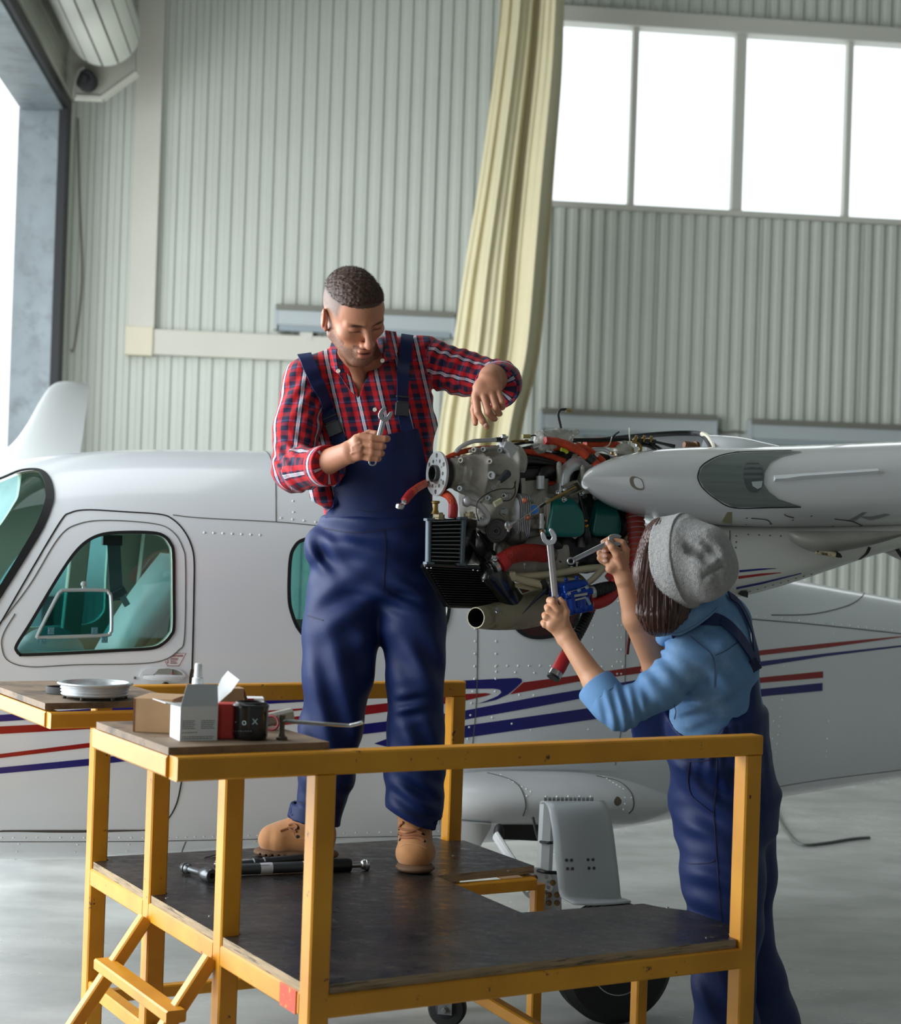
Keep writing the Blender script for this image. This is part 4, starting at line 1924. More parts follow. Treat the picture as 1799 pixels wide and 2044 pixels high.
# oval recess and landing light lens
decal(smooth_path([(1257, 957), (1262, 951), (1274, 953), (1283, 960), (1285, 973), (1282, 978), (1270, 977), (1260, 969)], 4, True), W_BV, 0.0012, 0.001, 5, 'oval_recess', mat('recess_shade', (128, 124, 112), 0.5), ap, label='small oval recess in the wing tip')
decal(smooth_path([(1266, 955), (1275, 955), (1282, 962), (1283, 974), (1272, 973), (1266, 965)], 4, True), W_BV, 0.002, 0.0008, 5, 'recess_plate', m_wing, ap)
lens = [(1393, 948), (1398, 934), (1415, 922), (1440, 911), (1475, 905), (1530, 903), (1580, 902), (1600, 903), (1560, 912), (1538, 925), (1526, 945), (1524, 965), (1535, 982), (1555, 996), (1598, 1010),
        (1540, 1011), (1465, 1011), (1430, 995), (1405, 975), (1394, 960)]
decal(lens, W_BV, 0.0012, 0.0006, 10, 'lamp_bay', mat('lamp_bay', (196, 198, 192), 0.5, var=0.12, vscale=6, stretch=(0.3, 1, 14)), ap, label='dim lamp bay behind the lens')
decal(lens, W_BV, 0.0045, 0.001, 10, 'lens_cover', glass('lens_clear', (226, 230, 230), 0.05), ap, label='clear landing light cover')
ribbon(lens[:7][::-1] + lens[-5:][::-1][0:0], 0.003, W_BV, 0.004, m_gasket, 'lens_seal', ap)
ribbon([(1598, 1010.5), (1540, 1011.5), (1465, 1011.5), (1430, 996), (1404, 976), (1393, 958), (1393, 946), (1399, 933), (1416, 921), (1440, 911), (1475, 904)], 0.003, W_BV, 0.004, m_gasket, 'lens_seal', ap)
lamp_el = smooth_path([(1484, 950), (1487, 930), (1497, 921), (1508, 921), (1520, 932), (1524, 950), (1523, 968), (1512, 982), (1498, 982), (1488, 970)], 3, True)
decal(lamp_el, W_BV, 0.0026, 0.0006, 6, 'landing_lamp', mat('lamp_reflector', (150, 154, 154), 0.35, metal=0.3), ap, label='round landing lamp reflector')
decal([(1500, 962), (1522, 960), (1520, 972), (1512, 976), (1502, 970)], W_BV, 0.0034, 0.0004, 5, 'bulb', mat('lamp_bulb', (235, 238, 238), 0.2), ap)
# stall strip on the leading edge
g = M()
st = [hit(W_BV, 1545 + (1752 - 1545) * i / 8, 957 - 14 * i / 8)[0] for i in range(9)]
ns = [hit(W_BV, 1545 + (1752 - 1545) * i / 8, 957 - 14 * i / 8)[1] for i in range(9)]
g.loft([[p + Vector((0, 0, 0.012)), p + n * 0.012, p + Vector((0, 0, -0.008))] for p, n in zip(st, ns)])
g.build('stall_strip', m_white, ap)
# lower skin seams, fasteners, patches
ribbon([(1470, 1052), (1560, 1057), (1680, 1058.5), (1799, 1057)], 0.004, W_BV, 0.0008, m_seam, 'panel_joint', ap)
decal([(1452, 1022), (1462, 1022), (1462, 1045), (1440, 1043)], W_BV, 0.0008, 0.0004, 6, 'tape_patch', mat('tape_tan', (150, 144, 110), 0.6), ap)
rivets([(1491, 1034), (1490, 1047), (1538, 1046), (1583, 1038), (1668, 1036), (1663, 1050), (1717, 1050), (1620, 1030), (1770, 1052)] + line_pts((1500, 1056), (1790, 1058), 12), 0.0035, W_BV, m_seam, ap)
for a, b, c_ in (((1500, 1034), (1530, 1037), (1541, 1046)), ((1585, 1033), (1572, 1030), (1566, 1026)), ((1668, 1036), (1700, 1040), (1722, 1049))):
    ribbon([a, b, c_], 0.002, W_BV, 0.0006, m_gasket, 'scuff_line', ap)
# reflected lettering painted as dull grey patches on the underside
for q in ([(1689, 1041), (1722, 1022), (1732, 1022), (1706, 1041)], [(1716, 1031), (1740, 1031), (1768, 1025), (1778, 1027), (1752, 1036), (1738, 1039)]):
    decal(q, W_BV, 0.0008, 0.0004, 6, 'text_reflection', mat('reflection_grey', (140, 144, 144), 0.4), ap)

# flap-hinge fairing under the wing
g = M()
rings = []
for px, ty, by, hw in smooth_path([(1574, 1062, 1066, 0.01), (1582, 1060, 1080, 0.035), (1605, 1060, 1095, 0.05), (1640, 1060, 1104, 0.055), (1690, 1060, 1099, 0.05), (1750, 1060, 1086, 0.04), (1805, 1060, 1069, 0.02), (1830, 1060, 1062, 0.01)], 3):
    d = 5.22
    t_, b_ = P(px, ty, d), P(px, by, d)
    rings.append([Vector(((t_.x), d + hw * math.cos(2 * math.pi * k / 20), (t_.z) + (b_.z - t_.z) * (0.5 - 0.5 * math.cos(math.pi * ((k / 10.0) if k <= 10 else (2 - k / 10.0))) if False else 0.5 - 0.5 * math.sin(2 * math.pi * k / 20)))) for k in range(20)])
g.loft(rings)
fair = g.build('hinge_fairing', mat('fairing_grey', (122, 122, 114), 0.45, var=0.12, vscale=12), ap)
g = M()
g.tube([P(1630, 1098, 5.2), P(1655, 1104, 5.2), P(1668, 1108, 5.2)], [0.012, 0.011, 0.009], 12)
g.build('fairing_tail', mat('fairing_bare', (170, 160, 130), 0.5, stain=(70, 50, 30), sscale=40), fair)
g = M()
g.tube([P(1668, 1106, 5.2), P(1676, 1109, 5.2), P(1681, 1112, 5.2)], [0.009, 0.007, 0.002], 8)
g.build('rubber_plug', m_gasket, fair)

# nacelle body behind the engine
m_nac = mat('nacelle_white', (206, 207, 198), 0.32, coat=0.3, var=0.05, vscale=4, stain=(150, 146, 126), sscale=7, slo=0.62, shi=0.85)
g = M()
rings = []
nac = [(1316, 1045, 1188, 0.20), (1360, 1045, 1196, 0.22), (1420, 1045, 1197, 0.23), (1477, 1045, 1191, 0.23), (1560, 1045, 1168, 0.21), (1640, 1045, 1141, 0.18), (1720, 1045, 1114, 0.14), (1766, 1045, 1101, 0.11), (1830, 1040, 1085, 0.08), (1950, 1030, 1055, 0.05)]
for px, ty, by, hw in smooth_path(nac, 3):
    d = 5.20 + hw + (px - 1316) * 0.0004
    t_, b_ = P(px, ty, d), P(px, by, d - hw * 0.5)
    ring = []
    for k in range(40):
        a = 2 * math.pi * k / 40
        ca, sa = math.cos(a), math.sin(a)
        ring.append(Vector((t_.x, d - hw * math.copysign(abs(ca) ** 0.55, ca), (t_.z + b_.z) / 2 + (t_.z - b_.z) / 2 * math.copysign(abs(sa) ** 0.55, sa))))
    rings.append(ring)
g.loft(rings)
nacelle = g.build('nacelle', m_nac, ap, smooth=50)
N_BV = bvh_of(nacelle)


def nst(top, bot, m, n_):
    decal(list(top) + list(bot)[::-1], N_BV, 0.0012, 0.0008, 8, n_, m, ap)


nst([(1476, 1138), (1520, 1134.5), (1549, 1134)], [(1476, 1142.5), (1520, 1138), (1549, 1134.8)], m_blust, 'blue_stripe')
nst([(1474, 1150), (1520, 1144.5), (1559, 1142.5)], [(1474, 1155.5), (1520, 1149), (1559, 1143.5)], m_redst, 'red_stripe')
nst([(1470, 1172), (1520, 1162), (1600, 1143.5)], [(1470, 1176), (1520, 1166), (1600, 1145)], m_blust, 'blue_stripe')
rivets(line_pts((1494, 1067), (1559, 1070), 4) + [(1470, 1070), (1470, 1082), (1469, 1093)] + line_pts((1482, 1185), (1620, 1146), 10), 0.003, N_BV, m_seam, ap)
ribbon([(1457, 1060), (1457, 1130), (1452, 1190)], 0.003, N_BV, 0.0008, m_seam, 'panel_joint', ap)
ribbon([(1736, 1092), (1730, 1104), (1716, 1116)], 0.010, N_BV, 0.001, m_gasket, 'flap_seal', ap)
g = M()
g.plate([P(1478, 1178, 5.3), P(1493, 1181, 5.3), P(1492, 1193, 5.3), P(1482, 1190, 5.3), P(1474, 1186, 5.3)], 0.02, (0, 1, 0))
g.build('drain_tab', m_gasket, ap)
# flap bracket at the far right
g = M()
g.plate([P(1738, 1090, 5.5), P(1799, 1072, 5.5), P(1830, 1070, 5.5), P(1840, 1130, 5.5), P(1797, 1117, 5.5), P(1765, 1102, 5.5)], 0.02, (0.2, -1, 0))
g.build('flap_bracket', m_white2, ap)
g = M()
g.tube([P(1779, 1070, 5.45), P(1788, 1092, 5.45), P(1799, 1108, 5.45), P(1812, 1125, 5.45)], 0.006, 8)
g.build('flap_cable', m_gasket, ap)
# upper cowl remains: deck, open bay sheet with dark edge, tapering rear fairing
g = M()
top = [(1340, 880), (1380, 868), (1418, 868), (1460, 870), (1500, 877), (1545, 889), (1600, 899)]
for dd in (5.62,):
    g.plate([P(x, y, dd) for x, y in top] + [P(1600, 910, dd), P(1340, 910, dd)], 0.04, (0, 1, 0))
rings = []
for px, ty, hw in smooth_path([(1412, 868, 0.14), (1440, 869, 0.15), (1480, 873, 0.14), (1530, 884, 0.10), (1580, 895, 0.05)], 4):
    d = 5.45
    t_, b_ = P(px, ty, d), P(px, 930, d)
    rings.append([Vector((t_.x, d - hw * math.cos(math.pi * k / 16) * 1.0, b_.z + (t_.z - b_.z) * (math.sin(math.pi * k / 16) ** 0.7 if k not in (0, 16) else 0))) for k in range(17)])
g2 = M()
g2.loft(rings, caps=False, closed=False)
g2.loft([[v - Vector((0, 0, 0.004)) for v in r] for r in rings], caps=False, closed=False)
g2.build('cowl_fairing', m_white, ap, smooth=60)
g = M()
bay = [P(1290, 872, 5.66), P(1330, 868, 5.66), P(1380, 866, 5.66), P(1414, 869, 5.66), P(1418, 905, 5.66), P(1290, 912, 5.66)]
g.plate(bay, 0.01, (0, 1, 0))
g.build('bay_sheet', mat('bare_aluminium', (176, 178, 182), 0.3, metal=0.6, var=0.15, vscale=10), ap)
g = M()
g.tube(smooth_path([tuple(P(1160, 884, 5.6)), tuple(P(1240, 874, 5.6)), tuple(P(1330, 866, 5.6)), tuple(P(1385, 865, 5.6)), tuple(P(1405, 870, 5.5)), tuple(P(1416, 885, 5.4)), tuple(P(1420, 899, 5.3))], 6), 0.0085, 8)
g.build('edge_seal', m_gasket, ap)
g = M()
g.tube(smooth_path([tuple(P(1402, 866, 5.5)), tuple(P(1414, 872, 5.45)), tuple(P(1424, 886, 5.35)), tuple(P(1427, 898, 5.3))], 6), 0.008, 8)
g.build('edge_trim', mat('cream_trim', (204, 200, 180), 0.5), ap)

# ---- landing gear
m_gear = mat('gear_paint', (196, 200, 200), 0.35, coat=0.3, var=0.04, vscale=6)
g = M()
rings = []
for px, cy, hh, hw in smooth_path([(884, 1596, 2, 0.01), (887, 1595, 22, 0.05), (898, 1593, 38, 0.11), (925, 1592, 46, 0.16), (980, 1592, 50, 0.20), (1060, 1592, 50, 0.21), (1150, 1594, 50, 0.21), (1220, 1598, 45, 0.20), (1262, 1602, 40, 0.17), (1310, 1604, 26, 0.11), (1352, 1604, 8, 0.04)], 3):
    d = 6.02 + (px - 885) * 0.00062
    t_, b_ = P(px, cy - hh, d), P(px, cy + hh, d)
    ring = []
    for k in range(36):
        a = 2 * math.pi * k / 36
        ring.append(Vector(((t_.x + b_.x) / 2, d - hw * math.cos(a), (t_.z + b_.z) / 2 + (t_.z - b_.z) / 2 * math.sin(a))))
    rings.append(ring)
g.loft(rings)
spon = g.build('gear_fairing', m_gear, ap, smooth=60)
S_BV = bvh_of(spon)
ribbon([(973, 1543), (1010, 1553), (1035, 1568), (1047, 1592), (1049, 1612), (1044, 1628)], 0.004, S_BV, 0.0008, m_seam, 'panel_joint', ap)
ribbon([(1190, 1549), (1235, 1560), (1258, 1580), (1265, 1600), (1263, 1615), (1255, 1624)], 0.005, S_BV, 0.0008, m_seam, 'panel_joint', ap)
rivets([(1052, 1589), (1050, 1618)] + line_pts((1000, 1546), (1060, 1580), 8) + line_pts((1205, 1550), (1245, 1575), 7) + [(1248, 1592), (1248, 1605), (1245, 1616), (1256, 1619), (1261, 1592)] + line_pts((1090, 1590), (1180, 1590), 5), 0.004, S_BV, m_white, ap)
decal(smooth_path([(1226, 1598), (1232, 1590), (1240, 1596), (1240, 1604), (1233, 1609), (1227, 1605)], 3, True), S_BV, 0.001, 0.0006, 5, 'drain_hole', mat('hole_brown', (92, 80, 66), 0.8), ap)
ribbon([(924, 1536), (932, 1530), (1000, 1528), (1120, 1529), (1229, 1532)], 0.022, HB_BV, 0.004, m_white, 'riveted_flange', ap, thick=0.003)
rivets(line_pts((930, 1531), (1226, 1531), 17), 0.004, HB_BV, m_white, ap, 'flange_rivets')
# rear under-fairing
g = M()
rings = []
for px, ty, by in ((905, 1630, 1668), (930, 1634, 1685), (960, 1636, 1688), (980, 1638, 1650)):
    d = 5.98
    t_, b_ = P(px, ty, d), P(px, by, d)
    rings.append([Vector((t_.x, d - 0.08, t_.z)), Vector((t_.x, d - 0.03, b_.z)), Vector((t_.x, d + 0.12, b_.z)), Vector((t_.x, d + 0.16, t_.z))])
g.loft(rings)
g.build('strut_fairing', m_gear, ap, smooth=40)
# black plate paints the shade inside the wheel bay
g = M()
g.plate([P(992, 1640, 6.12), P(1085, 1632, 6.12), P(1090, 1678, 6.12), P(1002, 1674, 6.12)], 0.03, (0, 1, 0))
g.build('bay_shade', m_gasket, ap)
# main leg, cover plate, links, wheel
g = M()
g.beam(P(1093, 1605, 5.75), P(1086, 1748, 5.62), 0.05, 0.055, (1, 0, 0), ch=0.012)
leg = g.build('gear_leg', m_gear, ap, smooth=30)
m_cov = mat('gear_cover', (176, 184, 186), 0.35, coat=0.2, var=0.03, vscale=5)
g = M()
L_ = smooth_path([(1079, 1601, 5.66), (1088, 1600, 5.60), (1096, 1615, 5.56), (1102, 1650, 5.54), (1108, 1700, 5.53), (1113, 1750, 5.52), (1117, 1783, 5.52), (1127, 1792, 5.50), (1146, 1803, 5.46)], 3)
R_ = smooth_path([(1198, 1598, 5.74), (1207, 1599, 5.68), (1217, 1618, 5.64), (1224, 1655, 5.62), (1231, 1710, 5.61), (1237, 1760, 5.60), (1240, 1790, 5.60), (1247, 1793, 5.57), (1260, 1798, 5.52)], 3)
rows = []
for a, b in zip(L_, R_):
    A_, B_ = P(*a), P(*b)
    row = []
    for i in range(9):
        t = i / 8
        row.append(A_.lerp(B_, t) + Vector((0, -0.02 * math.sin(math.pi * t), 0)))
    rows.append(row)
g.loft(rows, caps=False, closed=False)
cover = g.build('gear_cover', m_cov, ap, smooth=60)
sol = cover.modifiers.new('thick', 'SOLIDIFY')
sol.thickness = 0.006
C_BV = bvh_of(cover)
for q in ((1131, 1717), (1141, 1717), (1133, 1734), (1143, 1734), (1174, 1716), (1184, 1716), (1176, 1733), (1186, 1733)):
    g = M()
    l, n = hit(C_BV, *q)
    g.lathe(l - n * 0.001, n, [(0, 0.0055), (0.003, 0.005), (0.004, 0.003)], 12)
    g.build('fastener', mat('dark_fastener', (60, 62, 64), 0.5), cover)
# piano hinge
g = M()
for i in range(12):
    g.cyl(P(1086 + i * 8.4, 1595, 5.70), P(1086 + i * 8.4 + 6.6, 1595, 5.70), 0.006, 8)
g.build('cover_hinge', mat('hinge_grey', (120, 126, 126), 0.4, metal=0.4), ap, kind='stuff')
m_link = mat('link_white', (198, 202, 202), 0.35, metal=0.1)
g = M()
cn = P(1072, 1764, 5.58)
out, holes = [], []
for k in range(24):
    a = 2 * math.pi * k / 24
    out.append(cn + Vector((math.cos(a) * 0.052, 0, math.sin(a) * 0.052)))
for k in range(9):
    a = math.radians(-170 + k * 26)
    hc = cn + Vector((math.cos(a) * 0.038, 0, math.sin(a) * 0.038))
    holes.append([hc + Vector((math.cos(b) * 0.0065, 0, math.sin(b) * 0.0065)) for b in [math.pi * 2 * j / 8 for j in range(8)]])
g.plate(out, 0.012, (0, 1, 0), holes)
g.build('pivot_disc', m_link, leg)
g = M()
g.beam(P(1088, 1740, 5.62), P(1090, 1830, 5.60), 0.10, 0.03, (1, 0, 0))
g.beam(P(1075, 1790, 5.57), P(1068, 1850, 5.57), 0.05, 0.025, (1, 0, 0))
g.build('fork_plate', m_link, leg, smooth=30)
for q in ((1104, 1762), (1096, 1786), (1112, 1786), (1096, 1802), (1112, 1802), (1068, 1752), (1068, 1768), (1066, 1820)):
    g = M()
    g.hexbolt(P(q[0], q[1], 5.565), (0, -1, 0), 0.007, 0.012)
    g.build('bolt', mat('bronze_bolt', (110, 88, 56), 0.4, metal=0.6), leg)
g = M()
g.tube([P(990, 1668, 5.8), P(1018, 1712, 5.72), P(1052, 1760, 5.62)], 0.018, 10, flat=0.6)
g.build('drag_strut', m_link, leg)
g = M()
g.ell(P(996, 1662, 5.84), (0.018, 0.02, 0.03))
g.build('strut_joint', m_dark, leg)
g = M()
g.tube(smooth_path([tuple(P(1064, 1632, 5.76)), tuple(P(1075, 1675, 5.7)), tuple(P(1090, 1682, 5.58)), tuple(P(1104, 1682, 5.57))], 6), 0.005, 8)
g.build('brake_hose', m_gasket, leg)
g = M()
g.tube(smooth_path([tuple(P(1072, 1737, 5.58)), tuple(P(1090, 1741, 5.55)), tuple(P(1112, 1742, 5.57))], 6), 0.006, 8)
g.build('hose_clip', m_gasket, leg)
wc = P(1222, 1915, 5.57)
wc.z = 0.188
ax = Vector((0.28, -1, 0)).normalized()
g = M()
RW = 0.188
prof = [(-0.07, 0.10), (-0.072, 0.13), (-0.066, 0.165), (-0.05, 0.180)]
for z0 in (-0.035, -0.012, 0.012, 0.035):
    prof += [(z0 - 0.006, RW), (z0 - 0.004, RW - 0.006), (z0 + 0.004, RW - 0.006), (z0 + 0.006, RW)]
prof += [(0.05, 0.180), (0.066, 0.165), (0.072, 0.13), (0.07, 0.10)]
g.lathe(wc, ax, [(t, r) for t, r in prof], 56)
wheel = g.build('main_wheel', m_rub, ap, smooth=25)
g = M()
g.lathe(wc + ax * 0.045, ax, [(0, 0.098), (0.02, 0.098), (0.026, 0.09), (0.022, 0.082), (0.012, 0.075), (0.010, 0.045), (0.03, 0.040), (0.034, 0.03)], 40)
g.build('wheel_rim', mat('rim_silver', (170, 174, 176), 0.35, metal=0.5), wheel)
for k in range(6):
    a = 2 * math.pi * k / 6 + 0.3
    x, y, z = frame_from(ax)
    g = M()
    g.hexbolt(wc + ax * 0.056 + x * (0.06 * math.cos(a)) + y * (0.06 * math.sin(a)), ax, 0.006, 0.008)
    g.build('rim_bolt', m_zinc, wheel)
# tail fin of a second aircraft parked behind
m_fin = mat('fin_white', (220, 223, 222), 0.35, coat=0.3)
ap2 = thing('airplane', P(60, 1200, 10.6), 'second white airplane behind, only its swept fin showing above the cabin roof', 'airplane')
g = M()
L_ = smooth_path([(-160, 1010), (-60, 940), (0, 905), (30, 880), (55, 845), (80, 800), (98, 774), (115, 763), (130, 761)], 5)
R_ = smooth_path([(150, 1010), (152, 960), (157, 925), (162, 890), (168, 850), (174, 810), (178, 780), (178, 769), (172, 764)], 5)
rings = []
for (a, b), (c, d) in zip(L_, R_):
    A_, B_ = P(a, b, 10.5), P(c, d, 10.7)
    th_ = min(0.12, (B_ - A_).length * 0.12) * 0.5
    ring = []
    for k in range(20):
        t = 0.5 - 0.5 * math.cos(math.pi * k / 10)
        s = math.sin(math.pi * min(1, t) ** 0.7) * th_
        ring.append(A_.lerp(B_, t) + Vector((0, -s if k < 10 else s, 0)))
    rings.append(ring)
g.loft(rings)
g.build('tail_fin', m_fin, ap2, smooth=50)
g = M()
g.tube([P(-420, 1110, 10.5), P(-200, 1080, 10.5), P(0, 1070, 10.55), P(200, 1065, 10.6), P(420, 1085, 10.7)], [0.1, 0.28, 0.38, 0.36, 0.2], 24)
g.build('tail_cone', m_fin, ap2)
# ================================================================== bare engine on the near nacelle
m_cast = mat('cast_aluminium', (166, 164, 154), 0.40, metal=0.25, var=0.14, vscale=18, bump=0.25, bscale=420, stain=(104, 98, 84), sscale=10, slo=0.56, shi=0.8)
m_cast2 = mat('cast_aluminium_dark', (104, 105, 102), 0.45, metal=0.5, var=0.15, vscale=20, bump=0.2, bscale=300)
m_mach = mat('machined_aluminium', (196, 200, 202), 0.3, metal=0.45, var=0.05, vscale=30)
m_steel = mat('bright_steel', (190, 192, 192), 0.2, metal=0.95)
m_dsteel = mat('dark_steel', (70, 72, 72), 0.35, metal=0.8)
m_hose = mat('orange_fire_sleeve', (200, 66, 24), 0.5, var=0.12, vscale=30, bump=0.6, bscale=260)
m_hosed = mat('red_sleeve_end', (176, 30, 34), 0.45, var=0.08, vscale=14)
m_hoser = mat('red_rubber_sleeve', (164, 34, 20), 0.55, var=0.15, vscale=30, bump=0.8, bscale=200)
m_blk = mat('engine_black', (13, 14, 15), 0.42)
m_blkg = mat('gloss_black', (12, 13, 14), 0.22, coat=0.4)
m_brass = mat('brass', (150, 124, 70), 0.35, metal=0.8)
m_cream2 = mat('mount_cream', (196, 190, 158), 0.5, var=0.06, vscale=12, stain=(96, 78, 48), sscale=16, slo=0.62, shi=0.72)
m_teal = mat('teal_cover', (0, 104, 98), 0.28, coat=0.3, var=0.05, vscale=6)
m_zincb = mat('bright_zinc', (168, 172, 172), 0.3, metal=0.8)
EA = Vector((math.cos(math.radians(28)), math.sin(math.radians(28)), 0))   # crankshaft, nose -> tail
EN = Vector((math.sin(math.radians(28)), -math.cos(math.radians(28)), 0))  # outboard, to the camera
EZ = Vector((0, 0, 1))


def E(px, py, off=0.0):
    """point on the engine's near side plane (follows the crankshaft), off = further from the camera"""
    return P(px, py, 4.93 + (px - 870) * 0.00075 + off)


en = Sdf()
# gearbox bell
axp = lambda px, py, off=0.0: E(px, py, off)
def disc_seg(s, px0, px1, cy0, cy1, r0, r1, off=0.10, k=0.012):
    s.seg(E(px0, cy0, off), E(px1, cy1, off), (r0, r0, 0.01), (r1, r1, 0.01), k)


disc_seg(en, 898, 915, 944, 945, 0.044, 0.046, 0.05, 0.006)
disc_seg(en, 915, 925, 945, 946, 0.051, 0.050, 0.05, 0.004)
disc_seg(en, 925, 950, 947, 950, 0.052, 0.072, 0.06, 0.02)
disc_seg(en, 950, 1004, 952, 960, 0.078, 0.098, 0.09, 0.02)
en.seg(E(960, 985, 0.09), E(1003, 1000, 0.12), (0.09, 0.085, 0.02), (0.10, 0.09, 0.02), 0.02, up=(0, 0, 1))
# lower lobe of the bell housing, and crankcase behind it
en.seg(E(960, 1030, 0.09), E(1000, 1040, 0.10), (0.06, 0.05, 0.05), (0.065, 0.06, 0.05), 0.03)
en.seg(E(1006, 925, 0.10), E(1018, 927, 0.10), (0.062, 0.10, 0.02), (0.06, 0.10, 0.02), 0.008, up=(0, 0, 1))
en.box(E(1035, 1010, 0.12), (0.060, 0.09, 0.105), 0.03, 0.02, rot_to(EZ, EA))
en.box(E(1100, 1000, 0.16), (0.10, 0.09, 0.07), 0.03, 0.02, rot_to(EZ, EA))
en.box(E(1010, 1110, 0.12), (0.07, 0.08, 0.05), 0.02, 0.02, rot_to(EZ, EA))
en.box(E(1075, 1110, 0.12), (0.07, 0.08, 0.05), 0.02, 0.02, rot_to(EZ, EA))
# ribs and bosses on the bell
for a, b, r in (((936, 920, .0), (975, 935, .03), .010), ((934, 972, .0), (968, 990, .02), .010), ((995, 925, -.0), (975, 948, .0), .007),
                ((938, 885 + 15, .04), (1004, 893, .05), .006)):
    en.seg(E(*a), E(*b), r * 0.8, r * 1.4, 0.012)
for px, py, off in ((922, 919, 0.0), (920, 975, 0.0), (983, 949, -0.015), (980, 921, -0.005), (1013, 1052, 0.03), (976, 996, 0.01)):
    en.seg(E(px, py, off), E(px + 26, py + 2, off + 0.035), 0.0105, 0.013, 0.012)
# groove
en.seg(E(939, 948, -0.012), E(939, 940, -0.012), (0.004, 0.004, 0.012), None, 0.004, op='s')
en.disp = lambda p: 0.0006 * n3(p, 160.0)
case = en.build('engine', m_cast, ap, h=0.0032, label='bare cast aluminium aircraft engine')
EN_BV = bvh_of(case)

# parting flange between gearbox halves (dark gasket line + bolts)
g = M()
x, y, z = frame_from(EA)
for px, cy, rz, ry in ((1003, 985, 0.128, 0.105),):
    c = E(px, cy, 0.11)
    ring = []
    ringo = []
    for k in range(40):
        a = 2 * math.pi * k / 40
        ring.append((math.cos(a) * rz, math.sin(a) * ry))
    g.sect(c, c + EA * 0.004, ring)
g.build('gasket', m_blk, case)
g = M()
c = E(1005, 985, 0.11)
g.sect(c, c + EA * 0.016, [(math.cos(2 * math.pi * k / 40) * 0.126, math.sin(2 * math.pi * k / 40) * 0.103) for k in range(40)])
g.build('housing_flange', m_cast, case)

# propeller flange with lightening holes
fc = E(873, 945.5, 0.05)
fx, fy, fz = frame_from(-EA)
out = [fc + fx * (0.0635 * math.cos(a)) + fy * (0.0635 * math.sin(a)) for a in [2 * math.pi * k / 48 for k in range(48)]]
hls = []


def circ(rad, ang, r, n=10):
    c = fc + fx * (rad * math.cos(ang)) + fy * (rad * math.sin(ang))
    return [c + fx * (r * math.cos(b)) + fy * (r * math.sin(b)) for b in [2 * math.pi * j / n for j in range(n)]]


for k in range(6):
    hls.append(circ(0.0515, 2 * math.pi * k / 6, 0.0070))
    hls.append(circ(0.0400, 2 * math.pi * (k + 0.5) / 6, 0.0058))
    hls.append(circ(0.0375, 2 * math.pi * k / 6, 0.0030, 8))
hls.append(circ(0, 0, 0.0215, 28))
g = M()
g.plate(out, 0.007, -EA, hls)
fl_ = g.build('propeller_flange', mat('flange_steel', (204, 208, 208), 0.34, metal=0.3, var=0.05, vscale=30), case, smooth=30)
g = M()
g.lathe(fc, -EA, [(-0.05, 0.019), (-0.05, 0.0225), (0.010, 0.0245), (0.016, 0.0245), (0.017, 0.0225), (0.017, 0.0195), (0.012, 0.019), (-0.02, 0.019)], 32, cap=False)
g.build('flange_hub', m_dsteel, case)
g = M()
g.cyl(fc + EA * 0.045, fc + EA * 0.05, 0.0195, 24)
g.build('bore_plug', m_blk, case)
g = M()
g.cyl(fc + EA * 0.006, fc + EA * 0.03, 0.046, 36)
g.build('seal_ring', m_blk, case)

# bolts over the casting: one object each
sock = [(922, 919), (920, 975), (983, 949), (948, 898), (967, 897), (1000, 899), (980, 921), (976, 994), (1013, 1052), (1008, 990), (963, 1035), (1063, 1013), (1005, 1090), (960, 1065)]
for i, (px, py) in enumerate(sock):
    l, n = hit(EN_BV, px, py)
    if l is None:
        l = E(px, py, 0.02)
    d = (-EA * 0.75 + EN * 0.66).normalized()
    c = l + d * 0.002
    r = 0.0085 if i not in (2,) else 0.013
    g = M()
    g.lathe(c - d * 0.012, d, [(0, r), (0.018, r), (0.020, r * 0.85), (0.020, r * 0.5), (0.014, r * 0.5), (0.014, 0.001)], 16)
    g.build('socket_bolt', m_zincb if i % 3 else m_cast, case)
for px, py, r in ((1012, 990, .012), (1005, 1021, .013), (1164, 988, .009), (1188, 992, .009), (1098, 989, .009)):
    l, n = hit(EN_BV, px, py)
    if l is None:
        l = E(px, py, 0.0)
    g = M()
    g.hexbolt(l + EN * 0.001, EN, r * 0.8, 0.014)
    g.build('hex_bolt', m_zincb, case)


def tube_part(pts, r, m, name, n=12, parent=None, sm=6, label=None, flat=1.0):
    g = M()
    pp = [tuple(E(*p)) for p in pts]
    pp = smooth_path(pp, sm)
    if isinstance(r, (list, tuple)):
        r = list(np.interp(np.linspace(0, 1, len(pp)), np.linspace(0, 1, len(r)), r))
    g.tube(pp, r, n, flat=flat)
    return g.build(name, m, parent or case, smooth=60, label=label)


# top oil line and its banjo bolt, machined mounting lug
tube_part([(906, 912, 0.05), (913, 899, 0.05), (925, 889, 0.05), (945, 881, 0.05), (962, 879.5, 0.05), (1003, 877, 0.05)], 0.0062, m_mach, 'oil_line')
tube_part([(990, 878, 0.05), (1004, 877, 0.05)], 0.0072, m_blk, 'line_nut')
g = M()
g.lathe(E(1006, 884, 0.05), EZ, [(0, 0.009), (0.006, 0.011), (0.012, 0.009), (0.014, 0.0125), (0.02, 0.0125)], 18)
g.hexbolt(E(1005.5, 874, 0.05), EZ, 0.0075, 0.010)
g.build('banjo_bolt', m_steel, case)
g = M()
g.plate([E(996, 893, 0.04), E(1002, 882, 0.04), (E(1012, 881, 0.04)), E(1022, 890, 0.04), E(1028, 893, 0.04), E(1028, 908, 0.04), E(1020, 938, 0.04), E(1012, 935, 0.04), E(1008, 905, 0.04)], 0.05, EN)
g.build('mounting_lug', m_mach, case, smooth=30, bevel=0.002)
